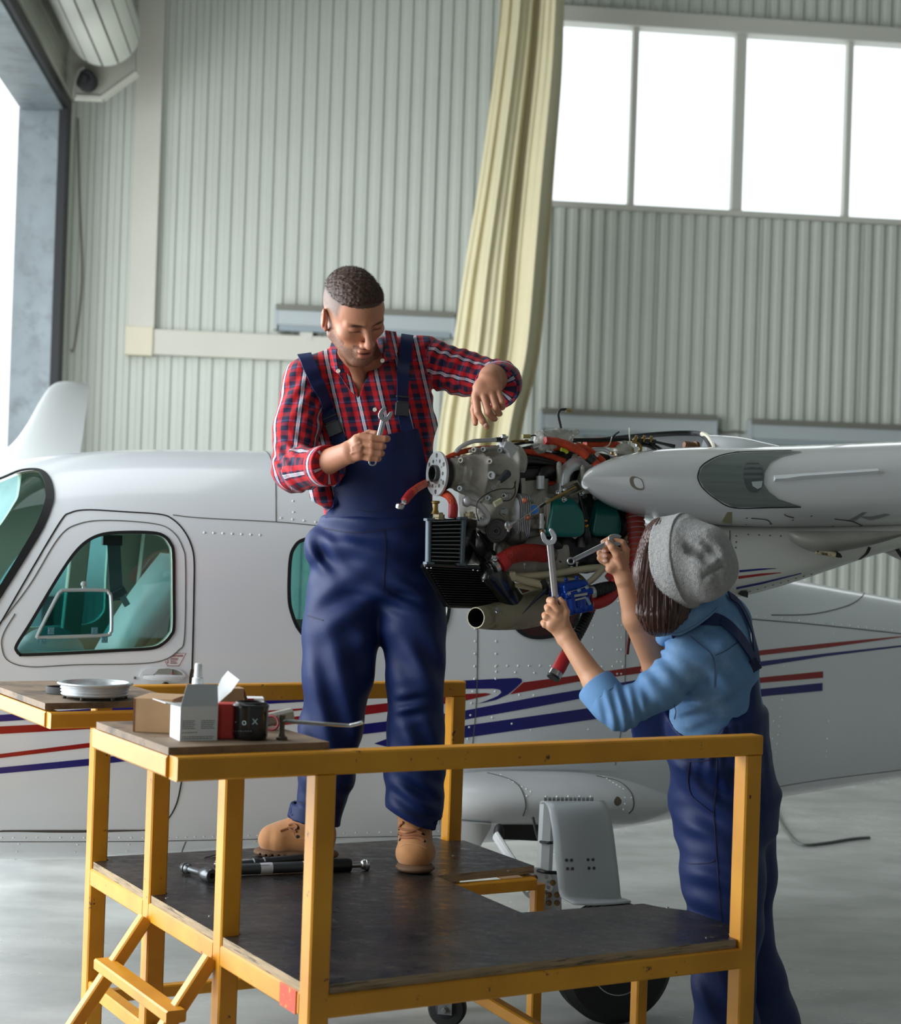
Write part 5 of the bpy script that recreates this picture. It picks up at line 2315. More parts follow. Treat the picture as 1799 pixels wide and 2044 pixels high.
# coolant elbow on gearbox
tube_part([(926, 1000, -0.02), (938, 1002, -0.02), (955, 1008, -0.02), (967, 1020, -0.02), (973, 1034, -0.015), (968, 1043, -0.01), (952, 1043, 0.0)], 0.0095, m_mach, 'coolant_pipe')
g = M()
g.ell(E(932, 1001, -0.02), (0.014, 0.014, 0.016))
g.build('pipe_end', m_mach, case)
# oil pump / alternator pulley disc (black round)
pc = E(991, 1060, -0.03)
g = M()
d_ = (EN * 0.8 - EA * 0.6).normalized()
g.lathe(pc - d_ * 0.05, d_, [(0, 0.035), (0.02, 0.036), (0.042, 0.033), (0.046, 0.030), (0.046, 0.026), (0.043, 0.025), (0.043, 0.012), (0.050, 0.011), (0.050, 0.006), (0.03, 0.006)], 40, cap=False)
g.build('filter_housing', mat('satin_black', (52, 52, 50), 0.45), case)
g = M()
g.cyl(pc - d_ * 0.02, pc - d_ * 0.012, 0.006, 16)
g.build('filter_core', m_blk, case)

# cylinder with cooling fins, head, coil
Rf = rot_to(EZ, EA)
cyc = (1048, 1035)
for i in range(7):
    px = 1035 + i * 3.5
    off = 0.02 - 0.0
    c = E(px, 1032 - 0.0, -0.028)
    pts = []
    hgt = 0.066 + (0.004 if 1 < i < 8 else -0.008)
    for a in range(16):
        an = 2 * math.pi * a / 16
        ca, sa = math.cos(an), math.sin(an)
        e = 0.55
        pts.append(c + EN * (-0.045 + 0.052 * math.copysign(abs(ca) ** e, ca)) + EZ * (hgt * math.copysign(abs(sa) ** e, sa)))
    g = M()
    g.plate(pts, 0.0022, EA)
    g.build('cooling_fin', m_mach, case)
cy = Sdf()
cy.box(E(1052, 1033, 0.05), (0.032, 0.040, 0.052), 0.015, 0.01, rot_to(EZ, EA))
cy.ell(E(1040, 1028, 0.04), (0.05, 0.06, 0.06), 0.01)
cy.box(E(1083, 1028, 0.035), (0.022, 0.035, 0.050), 0.008, 0.01, rot_to(EZ, EA))
cy.seg(E(1080, 985, 0.02), E(1088, 1050, -0.005), (0.016, 0.016, 0.016), None, 0.015)
cy.seg(E(1065, 995, 0.02), E(1120, 995, 0.04), 0.016, 0.014, 0.015)
cy.seg(E(1108, 1000, 0.01), E(1100, 1050, 0.0), 0.010, 0.009, 0.01)
cy.ell(E(1080, 1018, 0.0), (0.016, 0.016, 0.026), 0.01)
cy.seg(E(1088, 1010, -0.02), E(1088, 1028, -0.02), 0.008, None, 0.006)
cy.seg(E(1070, 1050, 0.0), E(1098, 1046, 0.0), 0.010, None, 0.01)
cy.box(E(1064, 978, 0.04), (0.022, 0.02, 0.008), 0.003, 0.006, rot_to(EZ, EA))
cy.box(E(1130, 980, 0.06), (0.05, 0.025, 0.022), 0.006, 0.008, rot_to(EZ, EA))
cy.disp = lambda p: 0.0005 * n3(p, 200.0)
cyl_ = cy.build('cylinder_head', m_cast, ap, h=0.003)
CY_BV = bvh_of(cyl_)
l, n = hit(CY_BV, 1064, 1016)
l = E(1065, 1017, -0.022)
g = M()
g.lathe(l + EN * 0.002, (EN - EA * 0.5), [(0, 0.0165), (0.004, 0.0165), (0.005, 0.0145)], 24)
ge = g.build('core_plug_rim', m_cast, cyl_)
g = M()
g.lathe(l + EN * 0.004, (EN - EA * 0.5), [(0, 0.0135), (0.004, 0.013), (0.0045, 0.001)], 24)
g.build('core_plug', mat('plug_blue', (44, 128, 220), 0.4), cyl_, label='bright blue round plug')
for q in ((1048, 999), (1053, 1033)):
    g = M()
    g.lathe(E(q[0], q[1], -0.062), (EN - EA * 0.6), [(0, 0.0085), (0.004, 0.0085), (0.006, 0.006), (0.012, 0.006), (0.014, 0.004)], 12)
    g.build('copper_nut', mat('copper_nut', (186, 112, 84), 0.4, metal=0.6), cyl_)
    g = M()
    g.cyl(E(q[0] + 2, q[1], -0.056), E(q[0] + 15, q[1] + 2, -0.01), 0.004, 10)
    g.build('stud', m_steel, cyl_)
# pipe under the cylinder
g = M()
g.tube([E(1040, 1068, -0.01), E(1060, 1066, -0.01), E(1078, 1062, 0.0)], 0.0115, 14)
g.lathe(E(1034, 1069, -0.01), (E(1046, 1068, -0.01) - E(1034, 1069, -0.01)), [(0, 0.022), (0.01, 0.022), (0.018, 0.016)], 20)
g.build('pushrod_tube', m_cast2, case)
g = M()
g.ell(E(1030, 1070, 0.02), (0.035, 0.035, 0.03))
g.build('tube_boss', m_cast2, case)
tube_part([(1085, 1040, -0.03), (1083, 1056, -0.03), (1092, 1062, -0.03)], 0.0055, m_mach, 'drain_tube')
g = M()
g.lathe(E(1081, 1058, -0.035), (0, 0, -1), [(0, 0.007), (0.008, 0.007), (0.012, 0.004), (0.016, 0.004)], 8)
g.build('brass_fitting', m_brass, case)
tube_part([(1081, 1025, -0.03), (1081, 1042, -0.03), (1081, 1056, -0.035)], 0.0075, m_mach, 'sensor_body')

# teal rocker covers: rounded tapered boxes
def rocker(px0, px1, py0, py1, off, name_label=None):
    s_ = Sdf()
    cx, cyy = (px0 + px1) / 2, (py0 + py1) / 2
    c = E(cx, cyy, off)
    wq = (px1 - px0) / 2 * 5.1 / 3500 / 0.88
    hq = (py1 - py0) / 2 * 5.1 / 3500
    s_.box(c, (hq, 0.028, wq), 0.014, 0.004, rot_to(EA, EZ))
    # sloped outer face corners cut away
    s_.clip(c + EA * wq * 0.98 - EZ * hq * 0.2, (EA * 0.9 + EN * 0.0 + EZ * 0.35), 0.006)
    s_.clip(c - EA * wq * 0.92 - EZ * hq * 0.2, (-EA * 0.95 + EZ * 0.22), 0.006)
    s_.clip(c + EA * wq * 0.75 - EZ * hq * 0.95, (EA * 0.7 - EZ * 0.7), 0.006)
    s_.clip(c - EA * wq * 0.80 - EZ * hq * 0.98, (-EA * 0.6 - EZ * 0.8), 0.006)
    s_.clip(c + EN * 0.02 + EZ * hq * 0.6, (EN * 0.8 + EZ * 0.5), 0.01)
    o = s_.build('rocker_cover', m_teal, ap, h=0.003, label=name_label)
    return o


rocker(1085, 1163, 993, 1072, -0.02, 'nearer teal rocker cover')
rocker(1172, 1236, 996, 1072, 0.06, 'teal rocker cover partly under the wing')
g = M()
c = E(1085, 1035, 0.0)
g.box(E(1087, 1028, -0.012), (0.010, 0.05, 0.10), Matrix(rot_to(EZ, EA).tolist()))
g.build('cover_gasket', m_cast, case)
# intake manifold elbows
def sdf_pipe(name, pts, rs, m, k=0.01, h=0.0032, parent=None):
    s_ = Sdf()
    pp = smooth_path([tuple(E(*p)) for p in pts], 4)
    rr = list(np.interp(np.linspace(0, 1, len(pp)), np.linspace(0, 1, len(rs)), rs))
    s_.chain([Vector(p) for p in pp], rr, k)
    return s_.build(name, m, parent or case, h=h)


g = M()
tube_part([(1124, 985, 0.01), (1124, 962, 0.01), (1128, 944, 0.012), (1140, 930, 0.02), (1155, 925, 0.03), (1172, 928, 0.05), (1190, 935, 0.08)], [0.020, 0.0195, 0.019, 0.0195, 0.021, 0.023, 0.024], m_mach, 'intake_elbow', 20)
tube_part([(1164, 985, 0.03), (1165, 962, 0.03), (1170, 945, 0.035), (1182, 935, 0.05)], [0.021, 0.020, 0.020, 0.021], m_cast, 'intake_elbow', 20)
for q in ((1116, 925, 0.0), (1163, 932, 0.0)):
    g = M()
    g.lathe(E(q[0], q[1] + 6, q[2]), EZ, [(0, 0.0075), (0.010, 0.0075), (0.011, 0.005), (0.014, 0.005)], 10)
    g.tube([E(q[0], q[1] + 6, q[2] + 0.002), E(q[0] + 1, q[1] + 40, q[2] + 0.004)], 0.008, 10)
    g.build('manifold_stud', m_cast, case)
g = M()
g.plate([E(1143, 912, 0.02), E(1146, 906, 0.02), E(1151, 906, 0.02), E(1154, 925, 0.02), E(1143, 927, 0.02)], 0.01, EN)
g.build('lifting_eye', m_cast, case)
# coolant hose with elbow (black) and stub
tube_part([(1079, 972, 0.0), (1079, 955, 0.0), (1084, 944, 0.005), (1096, 940, 0.02), (1118, 941, 0.05)], [0.012, 0.012, 0.016, 0.017, 0.017], m_blk, 'coolant_hose', 14)
tube_part([(1079, 976, -0.002), (1079, 950, -0.002)], 0.0125, m_mach, 'hose_stub', 14)
tube_part([(1020, 950, 0.02), (1045, 947, 0.02), (1080, 945, 0.03), (1110, 940, 0.05)], 0.020, m_blk, 'intake_hose', 16)
tube_part([(1018, 925, 0.03), (1050, 921, 0.02), (1085, 924, 0.03), (1118, 934, 0.05)], 0.009, m_blk, 'wire_loom')
tube_part([(1022, 917, 0.03), (1060, 914, 0.03), (1095, 920, 0.035), (1125, 932, 0.05)], 0.007, m_blk, 'wire_loom')
tube_part([(1028, 936, 0.06), (1070, 934, 0.05), (1120, 938, 0.07)], 0.016, m_blkg, 'wire_loom')
# orange / red hoses
tube_part([(880, 922, 0.05), (905, 908, 0.05), (945, 897, 0.06), (1000, 893, 0.07)], 0.0075, m_hose, 'fire_sleeve_hose')
tube_part([(1027, 901, 0.05), (1060, 903, 0.045), (1095, 910, 0.04), (1127, 921, 0.035)], 0.0095, m_hose, 'fire_sleeve_hose', 12)
tube_part([(1038, 964, 0.03), (1070, 966, 0.04), (1110, 964, 0.05)], 0.0065, m_hose, 'fire_sleeve_hose', 10)
tube_part([(1093, 880, 0.0), (1110, 881, 0.0), (1135, 889, -0.005), (1160, 902, -0.01), (1180, 917, -0.015), (1198, 933, -0.02)], [0.0105, 0.0115, 0.012, 0.012, 0.012, 0.012], m_hose, 'fire_sleeve_hose', 14)
tube_part([(1088, 879, 0.0), (1096, 880, 0.0)], 0.0115, m_hosed, 'sleeve_end', 14)
tube_part([(1172, 911, -0.014), (1180, 917, -0.015), (1184, 921, -0.016)], 0.0135, m_blk, 'hose_band', 14)
tube_part([(1150, 888, 0.03), (1170, 895, 0.02), (1190, 908, 0.01), (1206, 922, 0.0)], 0.009, m_hose, 'fire_sleeve_hose')
tube_part([(1186, 905, 0.011), (1192, 911, 0.009)], 0.0105, m_steel, 'hose_clamp')
tube_part([(1168, 886, 0.08), (1200, 883, 0.08), (1235, 889, 0.08)], [0.013, 0.015, 0.010], m_hose, 'fire_sleeve_hose')
tube_part([(1100, 895, 0.03), (1120, 893, 0.03), (1145, 896, 0.03)], 0.008, m_hose, 'fire_sleeve_hose')
# prop governor line at left: red hose, banjo
tube_part([(884, 955, 0.24), (866, 960, 0.20), (852, 964, 0.14), (842, 969, 0.07), (828, 978, 0.0), (812, 994, -0.02)], [0.0105, 0.0105, 0.011, 0.0105], m_hose, 'oil_hose', 14)
tube_part([(828, 978, 0.0), (818, 987, -0.013), (808, 1000, -0.025)], [0.0115, 0.0125, 0.0115], m_hosed, 'sleeve_end', 14)
tube_part([(812, 996, -0.022), (806, 1003, -0.028)], 0.0075, m_steel, 'hose_nut', 12)
g = M()
bc = E(797, 1011, -0.03)
g.lathe(bc - EZ * 0.006, (0.3, -0.3, 1), [(0, 0.008), (0.002, 0.0115), (0.008, 0.0125), (0.014, 0.0115), (0.016, 0.007)], 20)
g.build('banjo_end', m_steel, case)
tube_part([(876, 982, 0.08), (884, 984, 0.06), (893, 988, 0.02), (901, 997, -0.01), (905, 1010, -0.012), (904, 1032, -0.014)], [0.0105, 0.0115, 0.0115, 0.012, 0.0125], m_hose, 'oil_hose', 14)
tube_part([(904.5, 1006, -0.012), (905, 1016, -0.013), (904, 1034, -0.014)], [0.0128, 0.0138, 0.0135], m_hosed, 'sleeve_end', 14)

# oil cooler: frame, tanks, fins, side plate, fittings
oc = thing_part = None
A0, A1_, A2_, A3 = (853, 1037), (930, 1034), (926, 1127), (852, 1124)
co_ = -0.045


def OC(u, v, off=0.0):
    """u across 0..1, v down 0..1 on the cooler face"""
    x0 = A0[0] + (A3[0] - A0[0]) * v
    y0 = A0[1] + (A3[1] - A0[1]) * v
    x1 = A1_[0] + (A2_[0] - A1_[0]) * v
    y1 = A1_[1] + (A2_[1] - A1_[1]) * v
    return E(x0 + (x1 - x0) * u, y0 + (y1 - y0) * u, co_ + off)


g = M()
g.loft([[OC(0, 0, 0.01), OC(1, 0, 0.01), OC(1, 1, 0.01), OC(0, 1, 0.01)], [OC(0, 0, 0.06), OC(1, 0, 0.06), OC(1, 1, 0.06), OC(0, 1, 0.06)]])
cooler = g.build('oil_cooler', m_blk, ap, smooth=0)
m_grey = mat('cooler_grey', (84, 96, 106), 0.4, metal=0.3)
for u in (0.035, 0.93):
    g = M()
    g.beam(OC(u, -0.01), OC(u, 1.01), 0.011 if u < 0.5 else 0.015, 0.02, EA)
    g.build('cooler_post', m_grey, cooler)
for u, v in ((0.05, 0), (0.90, 0), (0.05, 1), (0.90, 1)):
    g = M()
    g.beam(OC(u - 0.1, v, -0.006), OC(u + 0.11, v, -0.006), 0.007, 0.022)
    g.build('corner_clip', m_grey, cooler)
for i in range(11):
    v = 0.05 + i * 0.088
    g = M()
    g.beam(OC(0.09, v, 0.002), OC(0.86, v, 0.002), 0.003, 0.02)
    g.build('cooler_tube', mat('fin_edge', (126, 134, 136), 0.3, metal=0.4), cooler)
    if i < 10:
        g = M()
        for j in range(22):
            u = 0.1 + 0.76 * j / 21
            g.beam(OC(u, v + 0.01, 0.009), OC(u + 0.012, v + 0.078, 0.009), 0.0007, 0.012, EA)
        g.build('fin_pack', m_blkg, cooler, kind='stuff')
g = M()
g.loft([[OC(1.0, -0.02, 0.0), OC(1.0, 1.0, 0.0), OC(1.0, 1.0, 0.004), OC(1.0, -0.02, 0.004)],
        [E(952, 1038, 0.05), E(948, 1126, 0.05), E(948, 1126, 0.054), E(952, 1038, 0.054)]])
g.build('side_plate', m_blkg, cooler, smooth=0)
for (px, py, sc_) in ((876, 1037, 1.0), (937, 1035, 1.0)):
    g = M()
    b = E(px, py, -0.02)
    g.lathe(b, EZ, [(0, 0.019), (0.004, 0.019), (0.006, 0.016), (0.010, 0.0165), (0.014, 0.0165), (0.016, 0.012), (0.020, 0.011)], 8)
    g.build('union_nut', mat('union_brass', (170, 160, 130), 0.35, metal=0.6), cooler)
b = E(869, 1026, -0.02)
g = M()
g.lathe(b, EZ, [(0, 0.012), (0.006, 0.010), (0.012, 0.0075), (0.028, 0.0075), (0.030, 0.011), (0.034, 0.0125), (0.037, 0.011)], 16)
g.build('brass_bolt', m_brass, cooler)
# small black reference plate under the cooler; belly radiator: tilted black radiator with rounded tanks
R0, R1, R2, R3 = (848, 1130), (958, 1136), (1018, 1210), (893, 1207)


def RD(u, v, off=0.0):
    x = (R0[0] * (1 - u) + R1[0] * u) * (1 - v) + (R3[0] * (1 - u) + R2[0] * u) * v
    y = (R0[1] * (1 - u) + R1[1] * u) * (1 - v) + (R3[1] * (1 - u) + R2[1] * u) * v
    return E(x, y, -0.055 + 0.09 * v * 0.8 + off)


g = M()
g.loft([[RD(0, 0, 0.008), RD(1, 0, 0.008), RD(1, 1, 0.008), RD(0, 1, 0.008)], [RD(0, 0, 0.05), RD(1, 0, 0.05), RD(1, 1, 0.05), RD(0, 1, 0.05)]])
rad = g.build('radiator', m_blk, ap, smooth=0)
for i in range(15):
    v = 0.05 + i * 0.065
    g = M()
    g.beam(RD(0.03, v, 0.004), RD(0.97, v, 0.004), 0.0022, 0.02)
    g.build('radiator_tube', mat('rad_edge', (44, 46, 46), 0.35, metal=0.4), rad)
g = M()
for i in range(14):
    v = 0.06 + i * 0.065
    for j in range(40):
        u = 0.04 + 0.92 * j / 39
        g.beam(RD(u, v, 0.010), RD(u + 0.008, v + 0.05, 0.010), 0.0006, 0.010, EA)
g.build('radiator_fins', m_blkg, rad, kind='stuff')
for (a, b, r) in ((RD(-0.02, -0.02, 0.015), RD(-0.02, 1.0, 0.015), 0.009), (RD(0.0, -0.03, 0.012), RD(1.0, -0.03, 0.012), 0.008)):
    g = M()
    g.tube([a, b], r, 12)
    g.build('radiator_rail', m_blkg, rad)
g = M()
g.tube([RD(0.0, 1.02, 0.012), RD(1.0, 1.02, 0.012)], 0.007, 12)
g.build('radiator_rail', m_blkg, rad)
tk = Sdf()
a, b = E(968, 1142, -0.04), E(1022, 1206, 0.03)
tk.seg(a, b, (0.026, 0.034, 0.014), (0.024, 0.034, 0.014), 0.006, up=EA)
tk.seg(E(982, 1139, -0.02), E(1022, 1196, 0.05), (0.034, 0.03, 0.014), None, 0.03, up=EA)
tank = tk.build('radiator_tank', m_blkg, rad, h=0.003)
for q in ((853, 1134), (861, 1134), (945, 1138), (954, 1139), (965, 1160)):
    g = M()
    g.ell(E(q[0], q[1], -0.068), 0.0028, None, 8, 6)
    g.build('rivet', m_steel, rad)
# big red radiator hose with clamp
tube_part([(992, 1128, -0.04), (1003, 1120, -0.04), (1018, 1110, -0.04), (1040, 1104, -0.03), (1065, 1103, -0.02), (1089, 1106, -0.01)], [0.020, 0.0235, 0.0245, 0.0255, 0.0255, 0.025], m_hoser, 'radiator_hose', 20)
tube_part([(996, 1127, -0.042), (1001, 1123, -0.042), (1007, 1117, -0.041)], [0.0245, 0.027, 0.0265], m_hosed, 'hose_lip', 20)
tube_part([(984, 1133, -0.045), (991, 1128, -0.045)], 0.0225, m_steel, 'hose_clamp', 20)
g = M()
g.hexbolt(E(989, 1115, -0.065), (-0.3, -1, 0.4), 0.006, 0.012)
g.build('clamp_screw', m_steel, case)
tube_part([(1085, 1106, -0.0), (1104, 1108, 0.01)], 0.021, m_cast2, 'hose_spigot', 18)

# sump, exhaust shroud, belly; its black also paints the shade in engine gaps
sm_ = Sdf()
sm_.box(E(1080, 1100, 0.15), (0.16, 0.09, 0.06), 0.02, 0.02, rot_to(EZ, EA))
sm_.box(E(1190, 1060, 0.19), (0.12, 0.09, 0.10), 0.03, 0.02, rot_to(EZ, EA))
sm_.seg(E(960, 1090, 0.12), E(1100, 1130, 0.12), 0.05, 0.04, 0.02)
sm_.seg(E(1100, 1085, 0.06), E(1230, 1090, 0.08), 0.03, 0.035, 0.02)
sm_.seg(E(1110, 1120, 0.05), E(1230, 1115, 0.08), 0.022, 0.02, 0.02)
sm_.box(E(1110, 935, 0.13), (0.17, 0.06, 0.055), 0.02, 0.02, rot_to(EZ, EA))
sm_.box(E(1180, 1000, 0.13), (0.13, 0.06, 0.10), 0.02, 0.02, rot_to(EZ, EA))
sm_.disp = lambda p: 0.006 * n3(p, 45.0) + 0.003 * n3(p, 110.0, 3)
sm_.build('shroud_and_gap_shade', mat('shroud_shade_black', (20, 20, 20), 0.35, var=0.3, vscale=30), case, h=0.006)
for q in ((930, 1075, -0.0, 968, 1120, 0.02), (920, 1040, 0.03, 965, 1130, 0.03), (955, 1060, 0.05, 1010, 1140, 0.05)):
    tube_part([q[:3], q[3:]], 0.006, m_blk, 'cooler_strut', 8)
# exhaust pipe stub, hanging lowest
ex = Sdf()
pp = [E(950, 1233, -0.045), E(985, 1231, 0.0), E(1040, 1222, 0.04), (E(1095, 1205, 0.06)), E(1150, 1180, 0.10)]
g = M()
sp = smooth_path([tuple(p) for p in pp], 6)
rr = list(np.interp(np.linspace(0, 1, len(sp)), [0, 0.2, 0.5, 1], [0.030, 0.036, 0.050, 0.062]))
ri = [r - 0.003 for r in rr]
g.tube(sp, rr, 28, caps=False, flat=1.0)
sp0, sp1 = Vector(sp[0]), Vector(sp[1])
g.lathe(sp0, sp0 - sp1, [(0, ri[0]), (0.0005, rr[0])], 28, cap=False)
exh = g.build('exhaust_pipe', mat('scorched_exhaust', (150, 146, 120), 0.6, metal=0.15, var=0.12, vscale=10, stain=(98, 84, 60), sscale=14, slo=0.52, shi=0.7), ap, smooth=50)
g = M()
g.tube(sp[:20], ri[:20], 28, caps=False)
g.cyl(Vector(sp[4]), Vector(sp[5]), ri[4] * 0.98, 24)
g.build('exhaust_soot', mat('soot', (6, 6, 6), 0.95), exh)
g = M()
g.hexbolt(E(993, 1220, -0.06), (-0.2, -1, 0.7), 0.006, 0.012)
g.build('exhaust_screw', m_steel, exh)
# heat shield sheet above the pipe
g = M()
g.plate([E(1020, 1163, 0.0), E(1075, 1170, 0.0), E(1100, 1168, 0.0), E(1060, 1178, -0.01), E(1030, 1172, -0.01)], 0.004, (0.2, -0.7, -0.6))
g.build('shield_lip', m_cream2, ap)
# tapered black duct blade pointing down-left
g = M()
g.tube([E(1090, 1178, -0.04), E(1070, 1196, -0.05), E(1043, 1226, -0.065)], [0.008, 0.006, 0.001], 10, flat=0.5)
g.build('drain_spike', m_dsteel, ap)

# cream engine mount tubes
tube_part([(1012, 1152, 0.02), (1050, 1150, 0.0), (1100, 1146, 0.0), (1150, 1138, 0.0), (1196, 1133, 0.01), (1240, 1140, 0.03), (1275, 1145, 0.05)], 0.0105, m_cream2, 'mount_tube', 14, sm=4)
tube_part([(1020, 1150, 0.0), (1045, 1158, -0.01), (1078, 1166, -0.02), (1098, 1172, -0.02)], [0.012, 0.0115, 0.0115, 0.0115], m_cream2, 'mount_tube', 14, sm=4)
tube_part([(1060, 1152, 0.02), (1110, 1156, 0.02), (1160, 1160, 0.02)], 0.0085, m_cream2, 'mount_tube', 14, sm=4)
tube_part([(1204, 1135, 0.01), (1192, 1148, 0.0), (1176, 1162, 0.0), (1162, 1168, 0.0), (1110, 1156, 0.01)], [0.0105, 0.010, 0.009, 0.008, 0.007], m_cream2, 'mount_tube', 14, sm=4)
tube_part([(1204, 1130, 0.02), (1230, 1102, 0.04), (1262, 1064, 0.08)], 0.0095, m_cream2, 'mount_tube', 14, sm=4)
g = M()
g.beam(E(1012, 1150, 0.0), E(1024, 1150, 0.0), 0.03, 0.03, EZ, ch=0.004)
g.build('mount_lug', m_cream2, case)
tube_part([(998, 1148, 0.0), (1013, 1150, 0.0)], 0.009, m_steel, 'mount_bolt', 12)
tube_part([(1083, 1158, -0.03), (1089, 1172, -0.03), (1090, 1184, -0.02)], 0.010, m_blk, 'hose_tie', 10)
tube_part([(1091, 1166, -0.02), (1093, 1182, -0.02)], 0.012, mat('stain_steel', (140, 134, 112), 0.4, metal=0.7), 'hose_clamp', 14)
for q in ((1047, 1128), (1141, 1134), (1152, 1125)):
    g = M()
    g.cyl(E(q[0], q[1] + 8, 0.0), E(q[0], q[1] - 3, 0.0), 0.003, 8)
    g.lathe(E(q[0], q[1], 0.0), EZ, [(0, 0.006), (0.006, 0.006)], 6)
    g.build('lock_bolt', m_zincb, case)
# blue anodised valve body under the engine
m_blue = mat('blue_anodised', (18, 64, 160), 0.3, metal=0.6, coat=0.3)
vb = Sdf()
UX = (E(1178, 1200, 0) - E(1112, 1212, 0)).normalized()
UZ = (EZ - UX * EZ.dot(UX)).normalized()
UY = UX.cross(UZ)
RB = [[UX[i], UY[i], UZ[i]] for i in range(3)]
vc = E(1145, 1192, -0.06)
vb.box(vc + UZ * 0.0, (0.042, 0.026, 0.042), 0.006, 0.004, RB)
vb.box(vc + UZ * 0.034 - UX * 0.002, (0.040, 0.024, 0.014), 0.010, 0.004, RB)
vb.box(vc + UZ * 0.012 - UY * -0.0 + UX * 0.004, (0.046, 0.034, 0.009), 0.004, 0.003, RB)
vb.box(vc - UZ * 0.036, (0.046, 0.030, 0.010), 0.004, 0.003, RB)
sgn = -1 if UY.y > 0 else 1
for dx in (-0.02, 0.012):
    vb.seg(vc + UX * dx + UY * (sgn * 0.024) - UZ * 0.03, vc + UX * dx + UY * (sgn * 0.024) - UZ * 0.004, 0.011, None, 0.006)
for dx in (-0.018, 0.018):
    vb.seg(vc + UX * dx + UZ * 0.04, vc + UX * dx + UZ * 0.056, 0.004, None, 0.003)
    vb.ell(vc + UX * dx + UZ * 0.055, 0.006, 0.002)
vb.seg(vc - UX * 0.03 + UZ * 0.006, vc - UX * 0.062 + UZ * 0.008, 0.014, None, 0.006)
vbo = vb.build('valve_body', m_blue, ap, h=0.0022, label='bright blue anodised valve body')
g = M()
e_ = vc - UX * 0.070 + UZ * 0.008
g.lathe(e_ + UX * 0.02, -UX, [(0, 0.018), (0.008, 0.018), (0.010, 0.015), (0.014, 0.018), (0.020, 0.0185), (0.021, 0.014), (0.006, 0.013)], 24, cap=False)
g.build('valve_inlet', m_blue, vbo)
g = M()
g.cyl(e_ + UX * 0.004, e_ + UX * 0.008, 0.0135, 20)
g.build('inlet_bore', m_blk, vbo)
V_BV = bvh_of(vbo)
g = M()
fy_ = UY * sgn
lc = vc + fy_ * 0.037 + UZ * 0.006 + UX * 0.004
g.beam(lc - UX * 0.022 + UZ * 0.002, lc + UX * 0.022 + UZ * 0.002, 0.007, 0.001, UZ)
g.build('part_label', mat('label_silver', (190, 188, 172), 0.4, metal=0.3), vbo)
g = M()
g.beam(lc - UX * 0.020 - UZ * 0.010, lc + UX * 0.016 - UZ * 0.008, 0.005, 0.001, UZ)
g.build('part_label', mat('label_silver', (190, 188, 172)), vbo)
g = M()
g.tube([vc + fy_ * 0.037 - UX * 0.034 + UZ * 0.022, vc + fy_ * 0.040 - UX * 0.0 + UZ * 0.026, vc + fy_ * 0.037 + UX * 0.026 + UZ * 0.030], 0.0012, 6)
g.build('lock_wire', m_steel, vbo)
for dx, dz in ((-0.034, 0.018), (0.0, 0.022), (0.028, 0.026)):
    g = M()
    g.hexbolt(vc + fy_ * 0.034 + UX * dx + UZ * dz, fy_, 0.0045, 0.007)
    g.build('valve_bolt', m_steel, vbo)
g = M()
g.beam(vc + UX * 0.047 + UZ * 0.02, vc + UX * 0.047 - UZ * 0.05, 0.05, 0.005, UY)
g.build('red_end_plate', mat('anodised_red', (150, 20, 30), 0.35, metal=0.5), vbo)
# corrugated black hose, red elbow, lower black hose with red end
def corr(pts, r, m, name, pitch=0.008, amp=0.0018, n=20, label=None):
    pp = smooth_path([tuple(E(*p)) for p in pts], 24)
    g = M()
    s = 0
    rr = [r]
    for i in range(1, len(pp)):
        s += (Vector(pp[i]) - Vector(pp[i - 1])).length
        rr.append(r + amp * math.cos(2 * math.pi * s / pitch))
    g.tube(pp, rr, n)
    return g.build(name, m, case, smooth=60, label=label)


corr([(1183, 1182, -0.06), (1205, 1176, -0.05), (1235, 1172, -0.03), (1262, 1168, 0.0)], 0.0200, m_blk, 'corrugated_hose', 0.012, 0.0012)
tube_part([(1169, 1185, -0.062), (1183, 1182, -0.06)], 0.0215, m_steel, 'hose_clamp', 20)
tube_part([(1175, 1206, -0.06), (1195, 1203, -0.055), (1215, 1193, -0.05), (1226, 1178, -0.04), (1228, 1160, -0.03)], [0.0165, 0.0185, 0.019, 0.019, 0.019], m_hosed, 'red_elbow', 18)
tube_part([(1167, 1209, -0.062), (1178, 1205, -0.06)], 0.0185, m_steel, 'hose_clamp', 20)
g = M()
g.beam(E(1170, 1193, -0.09), E(1178, 1207, -0.09), 0.012, 0.006, ch=0.002)
g.build('clamp_tab', m_steel, case)
tube_part([(1216, 1156, -0.02), (1222, 1148, -0.02)], 0.016, m_hosed, 'sleeve_end', 14)
corr([(1182, 1205, 0.02), (1172, 1230, 0.0), (1156, 1262, -0.02), (1140, 1290, -0.03)], 0.0165, m_blk, 'corrugated_hose', 0.010, 0.001)
tube_part([(1143, 1284, -0.028), (1130, 1308, -0.032), (1118, 1330, -0.036)], [0.0165, 0.0185, 0.0195], m_hoser, 'drop_hose', 18)
tube_part([(1128, 1311, -0.032), (1117, 1332, -0.037), (1111, 1342, -0.038)], [0.0198, 0.0205, 0.0195], m_hosed, 'hose_lip', 18)
tube_part([(1111, 1341, -0.038), (1106, 1350, -0.04)], 0.0205, m_steel, 'hose_clamp', 20)
tube_part([(1106, 1350, -0.04), (1104, 1354, -0.041)], 0.0195, m_blk, 'hose_mouth', 20)
